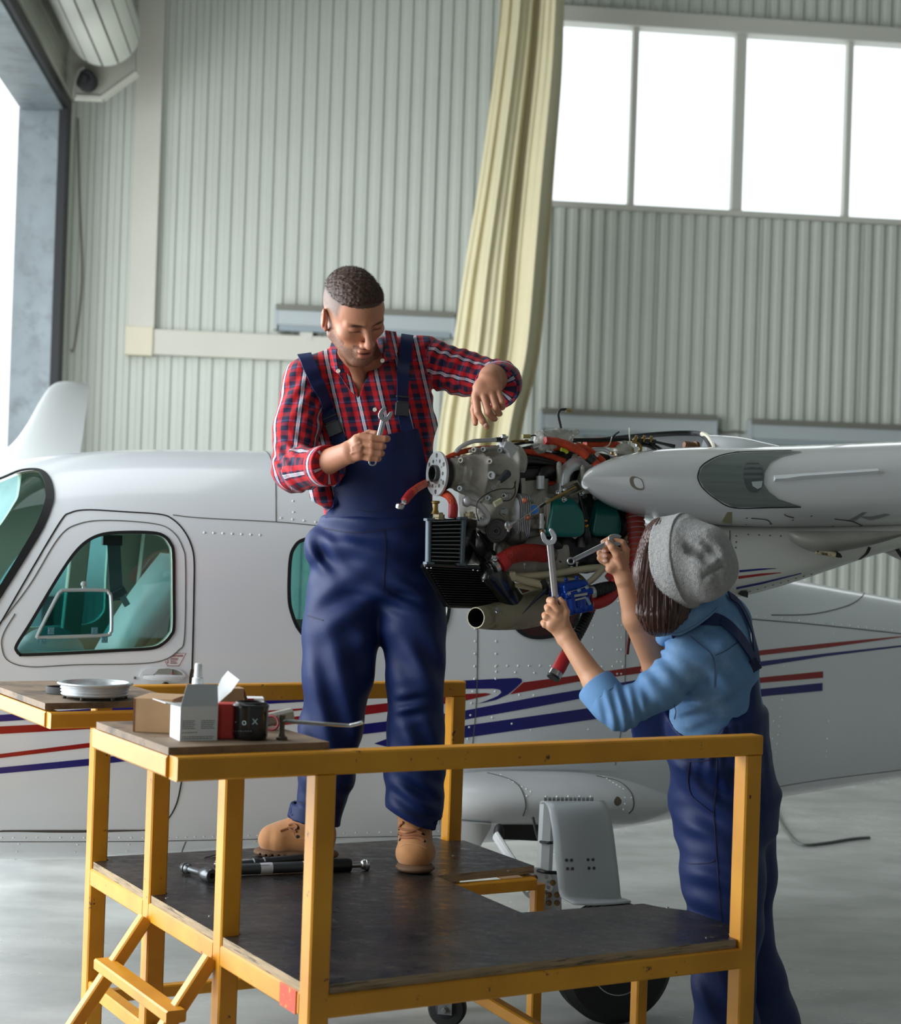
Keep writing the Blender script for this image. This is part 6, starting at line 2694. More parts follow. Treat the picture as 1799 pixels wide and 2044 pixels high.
# throttle rod
tube_part([(1020, 1050, -0.075), (1085, 1005, -0.07), (1092, 1002, -0.07)], 0.0022, m_steel, 'throttle_rod', 8, sm=2)
tube_part([(1078, 1012, -0.07), (1088, 1005, -0.07)], 0.0045, m_blk, 'rod_collar', 8, sm=1)
tube_part([(1085, 1007, -0.07), (1148, 972, -0.06)], 0.0042, m_brass, 'rod_sleeve', 10, sm=1)
g = M()
g.lathe(E(1014, 1049, -0.08), (0.2, -1, 0), [(-0.006, 0.007), (-0.004, 0.0115), (0.004, 0.0115), (0.006, 0.007)], 18)
g.beam(E(1014, 1049, -0.077), E(1030, 1041, -0.075), 0.008, 0.008, EZ)
g.lathe(E(1015, 1056, -0.078), (0, 0, -1), [(0, 0.005), (0.007, 0.005), (0.009, 0.003)], 8)
g.build('rod_end', m_steel, case)
# linkage bracket by the wing nose
g = M()
g.beam(E(1125, 972, -0.05), E(1148, 961, -0.05), 0.005, 0.028, EZ)
g.beam(E(1133, 990, -0.055), E(1160, 978, -0.05), 0.005, 0.024, EZ)
g.beam(E(1148, 960, -0.05), E(1162, 979, -0.05), 0.005, 0.022, EA)
g.build('linkage_bracket', mat('bracket_steel', (120, 116, 100), 0.4, metal=0.6), case)
for q in ((1113, 984), (1124, 978), (1125, 997), (1160, 984)):
    g = M()
    g.hexbolt(E(q[0], q[1], -0.05), EN, 0.006, 0.012)
    g.build('linkage_bolt', m_steel, case)
# ignition lead boots and sensor leads
tube_part([(1158, 985, 0.0), (1163, 1015, -0.01), (1168, 1040, -0.015)], 0.0062, m_blk, 'ignition_lead', 12)
tube_part([(1168, 1038, -0.015), (1168, 1041, -0.015)], 0.0072, mat('amber_band', (220, 150, 30), 0.4), 'lead_band', 12, sm=1)
tube_part([(1170, 1048, -0.016), (1171, 1051, -0.016)], 0.0072, mat('amber_band', (220, 150, 30)), 'lead_band', 12, sm=1)
tube_part([(1170, 1052, -0.016), (1172, 1068, -0.014), (1176, 1082, 0.0)], [0.009, 0.012, 0.011], mat('boot_black', (34, 36, 40), 0.4), 'plug_boot', 14)
tube_part([(1172, 1060, 0.03), (1162, 1075, 0.02), (1160, 1092, 0.02)], 0.012, m_cast2, 'coolant_stub', 12)
tube_part([(1143, 1064, -0.02), (1150, 1073, -0.02)], [0.012, 0.006], mat('white_plug', (196, 196, 180), 0.5), 'white_plug', 10)
tube_part([(1013, 945, -0.03), (1005, 953, -0.045), (998, 960, -0.05)], [0.012, 0.011, 0.008], mat('boot_grey', (44, 48, 54), 0.5), 'cable_boot', 12)
g = M()
g.plate([E(979, 974, -0.055), E(984, 980, -0.055), E(991, 973, -0.055), E(986, 968, -0.055)], 0.003, (0.4, -1, 0.3), [[E(985 + 2.2 * math.cos(a), 974 + 2.2 * math.sin(a), -0.055) for a in [2 * math.pi * j / 10 for j in range(10)]]])
g.tube([E(988, 971, -0.054), E(997, 961, -0.05)], [0.003, 0.0055], 8)
g.build('cable_lug', m_steel, case)
tube_part([(1030, 960, -0.03), (1024, 975, -0.04), (1000, 976, -0.05), (975, 984, -0.045), (955, 1000, -0.05), (951, 1020, -0.05), (956, 1040, -0.05)], 0.0015, m_blk, 'thin_wire', 6)
tube_part([(1028, 962, -0.03), (1028, 985, -0.04), (1018, 998, -0.045), (1004, 1000, -0.045)], 0.0015, m_blk, 'thin_wire', 6)
g = M()
g.beam(E(987, 1007, -0.05), E(1001, 999, -0.05), 0.016, 0.012, EZ, ch=0.002)
g.build('plug_connector', mat('connector_cream', (196, 196, 160), 0.5), case)
tube_part([(1002, 998, -0.05), (1015, 994, -0.05)], 0.0012, m_steel, 'thin_wire', 6)
# top clutter: regulator dome, looms, plastic bag wrap, connectors
g = M()
dc_ = E(1246, 900, 0.06)
g.lathe(dc_ - EZ * 0.012, EZ, [(0, 0.037), (0.008, 0.038), (0.010, 0.032), (0.022, 0.030), (0.030, 0.020), (0.034, 0.010), (0.042, 0.010), (0.043, 0.003)], 28)
g.build('regulator_dome', m_cast, case)
g = M()
g.box(E(1246, 912, 0.06), (0.09, 0.07, 0.012), Matrix.Rotation(math.radians(28), 3, 'Z'))
g.build('regulator_base', m_cast2, case)
for q in ((1222, 908), (1262, 902), (1232, 912), (1278, 905)):
    g = M()
    g.hexbolt(E(q[0], q[1], 0.03), EZ, 0.005, 0.010)
    g.build('regulator_bolt', m_brass, case)
tube_part([(1143, 877, 0.06), (1200, 876, 0.06), (1255, 875, 0.06)], 0.0035, m_blk, 'control_cable', 8)
tube_part([(1143, 880, 0.06), (1200, 880, 0.06), (1260, 878, 0.06)], 0.0035, m_blk, 'control_cable', 8)
tube_part([(1020, 889, 0.05), (1055, 883, 0.05), (1090, 884, 0.05), (1150, 881, 0.05)], 0.004, m_blk, 'control_cable', 8)
tube_part([(1040, 897, 0.05), (1080, 890, 0.05), (1110, 897, 0.05), (1140, 905, 0.04)], 0.006, m_blk, 'control_cable', 8)
tube_part([(1016, 889, 0.05), (1020, 882, 0.05), (1032, 880, 0.05), (1050, 880.5, 0.05)], 0.0035, m_brass, 'brass_line', 8)
tube_part([(1046, 880.5, 0.05), (1054, 880.5, 0.05)], 0.0055, m_brass, 'line_union', 8)
tube_part([(1270, 888, 0.06), (1290, 889, 0.06), (1306, 896, 0.05), (1316, 905, 0.05)], 0.006, m_blkg, 'control_cable', 10)
tube_part([(1275, 883, 0.06), (1300, 886, 0.06), (1322, 898, 0.05)], 0.0045, m_blkg, 'control_cable', 10)
tube_part([(1300, 880, 0.06), (1325, 886, 0.06), (1346, 891, 0.06)], [0.004, 0.005, 0.007], m_blkg, 'control_cable', 10)
tube_part([(1262, 880, 0.05), (1274, 885, 0.05), (1279, 893, 0.05), (1278, 903, 0.05)], 0.005, m_brass, 'elbow_line', 10)
tube_part([(1120, 897, 0.0), (1128, 899, 0.0), (1133, 903, 0.0)], 0.006, mat('yellow_cap', (180, 190, 50), 0.4), 'yellow_cap', 10)
tube_part([(1170, 896, 0.02), (1185, 898, 0.02), (1205, 897, 0.02), (1217, 903, 0.02)], 0.006, m_steel, 'braided_line', 10)
tube_part([(1062, 893, 0.02), (1075, 889, 0.02)], 0.008, m_steel, 'clamp_block', 10)
tube_part([(1088, 899, 0.02), (1100, 901, 0.02)], 0.007, m_steel, 'clamp_block', 10)
for i, q in enumerate(((1268, 876), (1275, 878), (1284, 876), (1290, 880), (1298, 877), (1304, 881))):
    g = M()
    if i % 2:
        g.beam(E(q[0] - 3, q[1], 0.05), E(q[0] + 4, q[1] + 1, 0.05), 0.014, 0.014, ch=0.003)
    else:
        g.lathe(E(q[0], q[1] + 5, 0.05), (0.2, -0.3, 1), [(0, 0.006), (0.010, 0.007), (0.014, 0.004), (0.018, 0.005)], 8)
    g.build('terminal', m_blkg if i % 2 else m_brass, case)
tube_part([(1258, 888, 0.05), (1257, 870, 0.05), (1257, 854, 0.05)], 0.0022, mat('tie_white', (220, 220, 200), 0.5), 'cable_tie', 6)
tube_part([(1224, 873, 0.05), (1229, 867, 0.05), (1236, 862, 0.05)], 0.003, m_blk, 'cable_tip', 6)
tube_part([(1222, 872, 0.05), (1216, 888, 0.05), (1204, 894, 0.05)], 0.0018, mat('tie_white', (220, 220, 200)), 'thin_wire', 6)
g = M()
g.hexbolt(E(1392, 892, 0.2), (-1, -0.5, 0.1), 0.012, 0.05)
g.build('bulkhead_fitting', mat('rusty_fitting', (110, 80, 56), 0.6, metal=0.4), case)
# crumpled clear plastic wrap
bgp = Sdf()
bgp.seg(E(1080, 880, 0.04), E(1130, 876, 0.05), (0.026, 0.03, 0.02), (0.022, 0.03, 0.02), 0.02)
bgp.seg(E(1078, 893, 0.03), E(1100, 888, 0.03), 0.018, 0.015, 0.015)
bgp.seg(E(1128, 874, 0.05), E(1149, 862, 0.05), 0.010, 0.010, 0.01)
bgp.ell(E(1118, 862, 0.05), (0.012, 0.012, 0.008), 0.015)
bgp.disp = lambda p: 0.004 * np.abs(n3(p, 120.0)) + 0.003 * np.abs(n3(p, 260.0, 5)) - 0.002
bgp.build('plastic_wrap', mat('crumpled_plastic', (206, 206, 196), 0.25, trans=0.35, var=0.1, vscale=30), case, h=0.003)
tube_part([(1120, 864, 0.05), (1119, 850, 0.05), (1115, 832, 0.05), (1115, 824, 0.05), (1120, 818, 0.05), (1130, 817, 0.05)], 0.004, mat('wire_sheath', (46, 50, 54), 0.5), 'upright_lead', 10)
g = M()
for i in range(7):
    a = i * 0.9
    g.tube([E(1129, 817, 0.05), E(1134 + 4 * math.cos(a), 819 + 3 * math.sin(a), 0.05 + 0.004 * math.sin(a * 2)), E(1140 + 5 * math.cos(a), 821 + 3.5 * math.sin(a), 0.05)], [0.003, 0.0035, 0.002], 6)
g.build('lead_end', mat('taped_end', (170, 160, 120), 0.6), case, kind='stuff')
g = M()
g.beam(E(1043, 871, 0.04), E(1058, 871, 0.04), 0.012, 0.012, ch=0.002)
g.build('loose_connector', mat('connector_olive', (176, 168, 100), 0.5), case)
tube_part([(1058, 871, 0.04), (1068, 869, 0.04), (1076, 874, 0.04)], 0.0022, m_blk, 'thin_wire', 6)

# cabin heat duct hose (brick-red, wire wound) dropping behind the woman
def scat(path, r, name):
    pp = smooth_path(path, 20)
    pts = [P(*p) for p in pp]
    g = M()
    s, rr = 0, [r]
    for i in range(1, len(pts)):
        s += (pts[i] - pts[i - 1]).length
        rr.append(r + 0.0022 * math.cos(2 * math.pi * s / 0.017))
    g.tube(pts, rr, 22)
    o = g.build(name, mat('brick_duct', (140, 36, 22), 0.55, var=0.1, vscale=14), ap, smooth=60, label='brick-red wire wound air duct')
    g = M()
    s = 0
    k = 1
    for i in range(1, len(pts)):
        s += (pts[i] - pts[i - 1]).length
        if s > k * 0.017:
            k += 1
            t = (pts[i] - pts[i - 1]).normalized()
            x, y, z = frame_from(t)
            rad_ = r + 0.0012
            g.tube([pts[i] + x * (rad_ * math.cos(a)) + y * (rad_ * math.sin(a)) for a in [2 * math.pi * j / 20 for j in range(21)]], 0.0011, 5, caps=False)
    g.build('duct_wire', m_zincb, o, kind='stuff')
    return o


scat([(1266, 1010, 5.25), (1272, 1080, 5.22), (1276, 1140, 5.2), (1282, 1200, 5.2), (1290, 1270, 5.2), (1297, 1330, 5.2), (1302, 1372, 5.2)], 0.027, 'air_duct')
g = M()
g.tube(smooth_path([tuple(P(1268, 1220, 5.25)), tuple(P(1260, 1250, 5.25)), tuple(P(1255, 1280, 5.25)), tuple(P(1252, 1306, 5.25))], 5), 0.0055, 10)
g.build('drain_tube', mat('brown_tube', (96, 34, 28), 0.5), ap)
# ================================================================== people
def rp(r, d):
    return r * d / F_PX


def plaid():
    m = bpy.data.materials.new('plaid_shirt')
    m.use_nodes = True
    nt = m.node_tree
    N, L = nt.nodes, nt.links
    b = N['Principled BSDF']
    b.inputs['Roughness'].default_value = 0.85
    b.inputs['Sheen Weight'].default_value = 0.1
    at = N.new('ShaderNodeAttribute')
    at.attribute_name = 'cloth'
    sp = N.new('ShaderNodeSeparateXYZ')
    L.new(at.outputs['Vector'], sp.inputs[0])

    def band(out, period, stops):
        d = N.new('ShaderNodeMath')
        d.operation = 'DIVIDE'
        d.inputs[1].default_value = period
        L.new(out, d.inputs[0])
        f = N.new('ShaderNodeMath')
        f.operation = 'FLOORED_MODULO'
        f.inputs[1].default_value = 1.0
        L.new(d.outputs[0], f.inputs[0])
        r = N.new('ShaderNodeValToRGB')
        r.color_ramp.interpolation = 'CONSTANT'
        e = r.color_ramp.elements
        e[0].position, e[0].color = stops[0][0], (*S(stops[0][1]), 1)
        e[1].position, e[1].color = stops[1][0], (*S(stops[1][1]), 1)
        for p, c in stops[2:]:
            x = e.new(p)
            x.color = (*S(c), 1)
        L.new(f.outputs[0], r.inputs[0])
        return r.outputs[0]
    nv, rd, wh, lb = (13, 17, 54), (196, 10, 22), (232, 236, 245), (96, 124, 185)
    U = band(sp.outputs[0], 0.066, [(0, nv), (0.14, rd), (0.34, nv), (0.42, wh), (0.455, nv), (0.47, wh), (0.50, nv), (0.515, wh), (0.55, nv), (0.63, rd), (0.83, nv)])
    Vv = band(sp.outputs[1], 0.056, [(0, nv), (0.16, rd), (0.40, nv), (0.60, lb), (0.625, nv), (0.655, lb), (0.68, nv), (0.74, rd), (0.92, nv)])
    mx = N.new('ShaderNodeMix')
    mx.data_type = 'RGBA'
    mx.inputs['Factor'].default_value = 0.32
    L.new(U, mx.inputs['A'])
    L.new(Vv, mx.inputs['B'])
    L.new(mx.outputs['Result'], b.inputs['Base Color'])
    return m


m_plaid = plaid()
m_navy = mat('navy_twill', (9, 32, 82), 0.56, var=0.08, vscale=20, bump=0.12, bscale=500, spec=0.35)
m_navyd = mat('navy_seam', (10, 20, 58), 0.7)
m_skin = mat('skin', (200, 150, 120), 0.48, attr='Col', bump=0.06, bscale=300, sss=0.08)
m_buck = mat('buckle_black', (42, 46, 50), 0.4)
m_btn = mat('shirt_button', (214, 206, 190), 0.35)
m_hair = mat('short_brown_hair', (66, 44, 30), 0.55, var=0.35, vscale=150)
m_nub = mat('tan_nubuck', (178, 122, 70), 0.75, var=0.12, vscale=18, sheen=0.3)
m_sole = mat('boot_sole', (104, 76, 52), 0.7, var=0.1, vscale=20)
m_lace = mat('boot_lace', (150, 96, 62), 0.8)
m_chrome = mat('wrench_chrome', (196, 198, 204), 0.22, metal=0.95, var=0.04, vscale=30)


def wrench(p_open, p_ring, hw, rw, sw, nrm, name_label, group, open_ang=0.0, th=0.006):
    """combination spanner: open jaw at p_open, ring at p_ring"""
    p_open, p_ring = Vector(p_open), Vector(p_ring)
    ax = (p_open - p_ring).normalized()
    n = Vector(nrm)
    n = (n - ax * n.dot(ax)).normalized()
    sd = n.cross(ax)
    t = thing('wrench', p_ring, name_label, 'wrench', group)
    # jaw outline in (ax, sd) coordinates around p_open
    ca, sa = math.cos(open_ang), math.sin(open_ang)

    def pt(u, v):
        u2, v2 = u * ca - v * sa, u * sa + v * ca
        return p_open + ax * (u2 * hw) + sd * (v2 * hw)
    g = M()
    ol = [(-0.95, -0.42), (-0.55, -0.86), (0.0, -1.02), (0.55, -0.98), (1.05, -0.82), (1.22, -0.60), (0.95, -0.36), (0.45, -0.34), (0.0, -0.36), (-0.20, -0.18), (-0.24, 0.0), (-0.20, 0.18),
          (0.0, 0.36), (0.45, 0.34), (0.95, 0.36), (1.22, 0.60), (1.05, 0.82), (0.55, 0.98), (0.0, 1.02), (-0.55, 0.86), (-0.95, 0.42)]
    g.plate([pt(u, v) for u, v in ol], th * 1.1, n)
    g.build('open_jaw', m_chrome, t, smooth=30, bevel=0.0012)
    g = M()
    a, b = p_open - ax * hw * 0.7, p_ring + ax * rw * 0.7
    g.sect(b, a, [(sw * 0.5 * math.cos(2 * math.pi * k / 16) ** 1, th * 0.5 * math.sin(2 * math.pi * k / 16)) for k in range(16)], sd,
           [(max(sw * 0.55, hw * 0.42) * math.cos(2 * math.pi * k / 16), th * 0.5 * math.sin(2 * math.pi * k / 16)) for k in range(16)])
    g.build('shaft', m_chrome, t, smooth=40)
    g = M()
    N_ = 24
    o_ = [p_ring + ax * (rw * math.cos(2 * math.pi * k / N_)) + sd * (rw * math.sin(2 * math.pi * k / N_)) for k in range(N_)]
    i_ = [p_ring + ax * (rw * (0.58 + 0.06 * (k % 2)) * math.cos(2 * math.pi * k / N_)) + sd * (rw * (0.58 + 0.06 * (k % 2)) * math.sin(2 * math.pi * k / N_)) for k in range(N_)]
    g.plate(o_, th * 1.3, n, [i_])
    g.build('ring', m_chrome, t, smooth=40, bevel=0.0008)
    return t


def fold_disp(rules, base=0.003, f=28.0):
    """cloth creases: list of (centre, radius, direction, wavelength, amplitude)"""
    def d(p):
        e = base * n3(p, f) + base * 0.4 * n3(p, f * 2.7, 2)
        for c, r, dr, wl, am in rules:
            q = p - _np(c)
            w = np.exp(-(q ** 2).sum(1) / (r * r))
            ph = q @ _np(Vector(dr).normalized()) * (2 * math.pi / wl)
            e = e + am * w * np.sin(ph + 1.2 * n3(p, 14.0, 1))
        return e
    return d


# ------------------------------------------------------------------ the man
man = thing('person', P(735, 1500, 5.15), 'man in red plaid shirt and navy bib overalls standing on the platform holding a wrench', 'person')
man.location.z = 0.55
HS = 1.06
Hc = P(706, 629, 4.96)
RH = Matrix.Rotation(math.radians(33), 3, 'Z') @ Matrix.Rotation(math.radians(30), 3, 'X') @ Matrix.Rotation(math.radians(-13), 3, 'Y')
RHn = np.array([[RH[i][j] for j in range(3)] for i in range(3)])


def H(x, y, z):
    return Hc + RH @ (Vector((x, y, z)) * HS)


def hl_(p):
    return (p - _np(Hc)) @ RHn / HS


def hs(*r):
    return tuple(v * HS for v in r)


bd = Sdf()


def he(c, r, k=0.012, op='u', R=None):
    bd.ell(H(*c), hs(*r), k * HS, RHn if R is None else RHn @ np.array(R), op)


def hseg(a, b, ra, rb=None, k=0.01, op='u'):
    bd.seg(H(*a), H(*b), ra * HS, (rb if rb is not None else ra) * HS, k * HS, op=op)


he((0, 0.014, 0.032), (.074, .095, .084))
he((0, -.032, .028), (.062, .056, .058), .03)
he((0, -.030, -.032), (.056, .050, .062), .03)
he((0, -.038, -.072), (.043, .044, .036), .02)
for s_ in (-1, 1):
    hseg((.055 * s_, .004, -.050), (.020 * s_, -.066, -.098), .016, .015, .016)
    he((.041 * s_, -.055, -.020), (.022, .020, .016), .022)
    hseg((.010 * s_, -.086, .013), (.046 * s_, -.067, .012), .0095, .008, .012)
he((0, -.076, -.098), (.021, .016, .016), .016)
for s_ in (-1, 1):
    he((.030 * s_, -.092, -.002), (.017, .014, .0105), .012, 's')
    he((.030 * s_, -.0705, -.002), (.0150, .0130, .0120), .004)
    he((.031 * s_, -.0725, .0020), (.0165, .0125, .0080), .004)
    hseg((.018 * s_, -.080, -.0115), (.042 * s_, -.070, -.0110), .0026, .0022, .006)
hseg((0, -.083, .004), (0, -.104, -.034), .0075, .0095, .012)
he((0, -.1065, -.040), (.0115, .012, .0105), .008)
for s_ in (-1, 1):
    he((.0125 * s_, -.093, -.0435), (.0085, .011, .0078), .006)
    he((.006 * s_, -.101, -.0510), (.0040, .0050, .0030), .003, 's')
he((0, -.080, -.068), (.024, .013, .016), .012)
he((0, -.0915, -.0625), (.0215, .0065, .0048), .005)
he((0, -.0895, -.0765), (.0180, .0075, .0062), .005)
he((0, -.0980, -.0690), (.0185, .0080, .0022), .002, 's')
for s_ in (-1, 1):
    hseg((.004 * s_, -.091, .020), (.005 * s_, -.091, .006), .0012, None, .005, 's')
    # ear
    Re = Matrix.Rotation(math.radians(24 * s_), 3, 'Z') @ Matrix.Rotation(math.radians(12), 3, 'X')
    Rl = [[Re[i][j] for j in range(3)] for i in range(3)]
    he((.080 * s_, .018, -.008), (.0065, .019, .030), .006, R=Rl)
    he((.0885 * s_, .013, -.003), (.0045, .0095, .016), .004, 's', R=Rl)
    he((.0775 * s_, .012, -.008), (.0062, .014, .024), .003)
    hseg((.083 * s_, .012, -.010), (.086 * s_, .016, .008), .0025, .0020, .004)
    he((.076 * s_, .008, -.033), (.0055, .008, .009), .006)
# neck and chest
bd.seg(H(0, .028, -.04), P(732, 745, 5.10), .056, .062, .03)
bd.seg(H(-.022, -.035, -.085), P(724, 775, 5.04), .020, .016, .02)
bd.seg(P(700, 790, 5.10), P(790, 785, 5.14), .075, .075, .03)
bd.seg(P(738, 800, 5.12), P(745, 900, 5.13), (.13, .085, .05), (.13, .08, .05), .04, up=(1, 0, 0))
# right arm (left in the picture) with fist round the wrench
bd.chain([P(612, 765, 5.04), P(588, 932, 4.97), P(640, 928, 4.84), P(697, 903, 4.76)], [.040, .036, .0375, .0295], .02)


def hand(pts, d0):
    """pts: list of (px,py,dd,r_px)"""
    return [(P(a, b, d0 + c), rp(r, d0 + c)) for a, b, c, r in pts]


def finger(s, pts, d0, k=0.003):
    q = hand(pts, d0)
    for (a, ra), (b, rb) in zip(q[:-1], q[1:]):
        s.seg(a, b, ra, rb, k)


D = 4.74
bd.seg(P(699, 902, D + .02), P(716, 893, D), (rp(22, D), .017), (rp(24, D), .016), .012, up=(0, 0, 1))
bd.seg(P(714, 878, D), P(716, 908, D), .0155, .0135, .012)
bd.seg(P(706, 884, D + .012), P(730, 868, D + .03), .013, .009, .008)
finger(bd, [(719, 872, -.004, 8.0), (742, 874.5, -.010, 7.4), (768, 876.5, -.006, 6.8), (773, 876, .006, 6.3), (757, 878, .026, 6)], D)
finger(bd, [(720, 886, -.006, 8.0), (742, 889, -.013, 7.4), (762, 891, -.008, 6.8), (765, 891, .006, 6.2), (750, 892, .025, 6)], D)
finger(bd, [(721, 899, -.005, 7.6), (742, 903, -.011, 7.0), (759, 905, -.007, 6.5), (762, 905, .006, 6.0), (748, 905, .023, 5.6)], D)
finger(bd, [(722, 911, -.002, 7.0), (738, 915, -.007, 6.2), (753, 916, -.003, 5.7), (756, 916, .006, 5.4), (744, 916, .020, 5)], D)
finger(bd, [(722, 872, .020, 7.5), (738, 864, .026, 6.5), (750, 865, .016, 5.6)], D)
for a, b in (((703, 893), (719, 884)), ((702, 905), (720, 898)), ((704, 898), (722, 891))):
    bd.seg(P(a[0], a[1], D - .012), P(b[0], b[1], D - .017), .0016, .0022, .006)
# left arm reaching over, hand hanging and pointing down
bd.chain([P(850, 722, 5.15), P(1002, 760, 5.05), P(984, 756, 4.86), P(980, 757, 4.80)], [.040, .034, .036, .031], .02)
D = 4.78
bd.seg(P(980, 758, D), P(968, 782, D - .004), (rp(24, D), .017), (rp(27, D), .015), .012, up=(1, 0, -.2))
bd.seg(P(951, 790, D - .004), P(993, 776, D), .0135, .012, .012)
bd.seg(P(960, 772, D), P(948, 800, D + .01), .016, .011, .01)
finger(bd, [(950, 796, -.008, 8.4), (954, 823, -.020, 7.6), (964, 840, -.020, 6.6), (972, 852, -.012, 5.6)], D)
finger(bd, [(966, 790, -.010, 8.4), (975, 823, -.022, 7.3), (984, 834, -.006, 6.6), (988, 836, .010, 5.8)], D)
finger(bd, [(981, 784, -.008, 8.0), (990, 813, -.020, 7.0), (996, 825, -.006, 6.3), (998, 826, .008, 5.6)], D)
finger(bd, [(994, 780, -.004, 7.2), (1002, 802, -.014, 6.2), (1003, 813, -.004, 5.6), (1002, 812, .006, 5.2)], D)
finger(bd, [(953, 790, .014, 8.6), (946, 818, .016, 7.2), (948, 836, .010, 6.4), (949, 845, .006, 5.4)], D)
bd.disp = None


def hash3(p, f):
    q = np.floor(p * f)
    return np.modf(np.abs(np.sin(q @ np.array([12.9898, 78.233, 37.719])) * 43758.5453))[0]


def man_col(p):
    c = np.tile(lin(190, 132, 102), (len(p), 1))
    blot = (0.5 + 0.5 * n3(p, 60.0))[:, None]
    c = c * (0.94 + 0.10 * blot)
    l = hl_(p)
    x, y, z = l[:, 0], l[:, 1], l[:, 2]
    head = (np.abs(x) < .11) & (z > -.13) & (z < .14) & (np.abs(y) < .13)

    def mixc(w, col):
        nonlocal c
        w = (np.clip(w, 0, 1) * head)[:, None]
        c = c * (1 - w) + lin(*col) * w
    sm = lambda v, a, b: np.clip((v - a) / (b - a), 0, 1)
    nz = 0.55 + 0.45 * hash3(p, 900.0)
    # red in cheeks, nose, ears
    mixc(0.16 * np.exp(-(((np.abs(x) - .04) / .02) ** 2 + ((z + .03) / .02) ** 2)) * (y < -.03), (200, 118, 96))
    mixc(0.30 * np.exp(-((x / .02) ** 2 + ((z + .04) / .015) ** 2)) * (y < -.08), (200, 116, 96))
    mixc(0.45 * (np.abs(x) > .077) * (z < .03), (206, 110, 88))
    # stubble: jaw, chin, upper lip
    jaw = sm(-z, .050, .066) * (y < .03) * sm(-y + .2 * np.abs(x), -.02, .0)
    side = sm(-z, .015, .05) * (np.abs(x) > .048) * (y > -.055) * (y < .012)
    lipz = (np.abs(x) < .022) & (z < -.057) & (z > -.084) & (y < -.080)
    mous = (np.abs(x) < .030) * (z < -.050) * (z > -.062) * (y < -.07)
    st = np.maximum(np.maximum(jaw, side), mous) * np.where(lipz, 0, 1) * (z > -.125)
    mixc(0.80 * st * nz, (70, 52, 42))
    lip = np.exp(-((x / .020) ** 4 + ((z + .0695) / .0105) ** 4)) * (y < -.083)
    mixc(0.75 * lip, (168, 84, 78))
    mixc(np.exp(-((x / .017) ** 4 + ((z + .069) / .0025) ** 2)) * (y < -.078), (50, 22, 20))
    # brows and lash lines
    br = np.exp(-(((np.abs(x) - .029) / .0185) ** 4 + ((z - .0120 - .08 * (np.abs(x) - .03)) / .0052) ** 4)) * (y < -.055)
    mixc(0.98 * br * (0.8 + 0.2 * nz), (30, 20, 16))
    la = np.exp(-(((np.abs(x) - .031) / .0145) ** 4 + ((z + .0065 + 9 * (np.abs(x) - .031) ** 2 * 1.0) / .0024) ** 2)) * (y < -.055)
    mixc(0.97 * la, (22, 14, 12))
    mixc(0.30 * np.exp(-(((np.abs(x) - .030) / .017) ** 4 + ((z + .004) / .009) ** 2)) * (y < -.05), (150, 96, 76))
    # clipped sides of the head
    hl = z - (.052 + .55 * np.minimum(-y - .085, 0) + 0.0)
    scalp = sm(z, -.004 - .25 * 0, .030) * sm(y, -.052, -.040) * (np.abs(x) < .0795) + 1.0 * (y > .03) * sm(z, -.07, -.04)
    mixc(np.clip(scalp, 0, 1) * (0.35 + 0.6 * sm(z, -.005, .035)) * (0.6 + 0.4 * nz), (74, 52, 38))
    mixc(0.9 * (z > .06), (50, 38, 30))
    # knuckles redder
    return np.clip(c, 0, 1)


body = bd.build('body', m_skin, man, h=0.0021, col=man_col)
B_BV = bvh_of(body)
# hair cap with short fibres
hr = Sdf()
hr.ell(H(0, 0.016, 0.036), hs(.0765, .098, .0885), .01, RHn)
hr.ell(H(0, -.030, .050), hs(.060, .055, .048), .03, RHn)
hr.clip(H(0, -.070, .058), -(RH @ Vector((0, -.10, 1.0))), .006)
hr.clip(H(0, 0, .022), -(RH @ Vector((0, .55, 1.0))), .016)
hr.disp = lambda p: 0.0016 * n3(p, 240.0) + 0.0012 * n3(p, 520.0, 2)
hair = hr.build('hair', m_hair, man, h=0.0026)
hv = np.array([v.co[:] for v in hair.data.vertices]) + np.array(root_loc(man))
hn_ = np.array([v.normal[:] for v in hair.data.vertices])
rng = np.random.default_rng(3)
idx = rng.choice(len(hv), 9000)
b0 = hv[idx] + rng.normal(0, .001, (9000, 3))
dirn = hn_[idx] + rng.normal(0, .35, (9000, 3)) + np.array(RH @ Vector((0, -.5, .3)))
dirn /= np.linalg.norm(dirn, axis=1, keepdims=True)
sd_ = np.cross(dirn, rng.normal(0, 1, (9000, 3)))
sd_ /= np.linalg.norm(sd_, axis=1, keepdims=True)
ln = rng.uniform(.003, .0070, (9000, 1))
vs = np.stack([b0 - sd_ * .0003, b0 + sd_ * .0003, b0 + dirn * ln], 1).reshape(-1, 3)
o = mesh_np('hair_fibres', vs, np.arange(27000).reshape(-1, 3), m_hair, hair, smooth=False)
o['kind'] = 'stuff'
# fingernails
for px, py, w_ in ((969.5, 849, .0075),):
    l, n = hit(B_BV, px, py)
    if l is not None:
        g = M()
        x, y, z = frame_from(n, (-0.3, 0, -1))
        g.ell(l, (w_ * .9, w_ * .62, .0012), Matrix(((x.x, y.x, z.x), (x.y, y.y, z.y), (x.z, y.z, z.z))), 14, 6)
        g.build('fingernail', mat('nail', (222, 176, 160), 0.3), body)

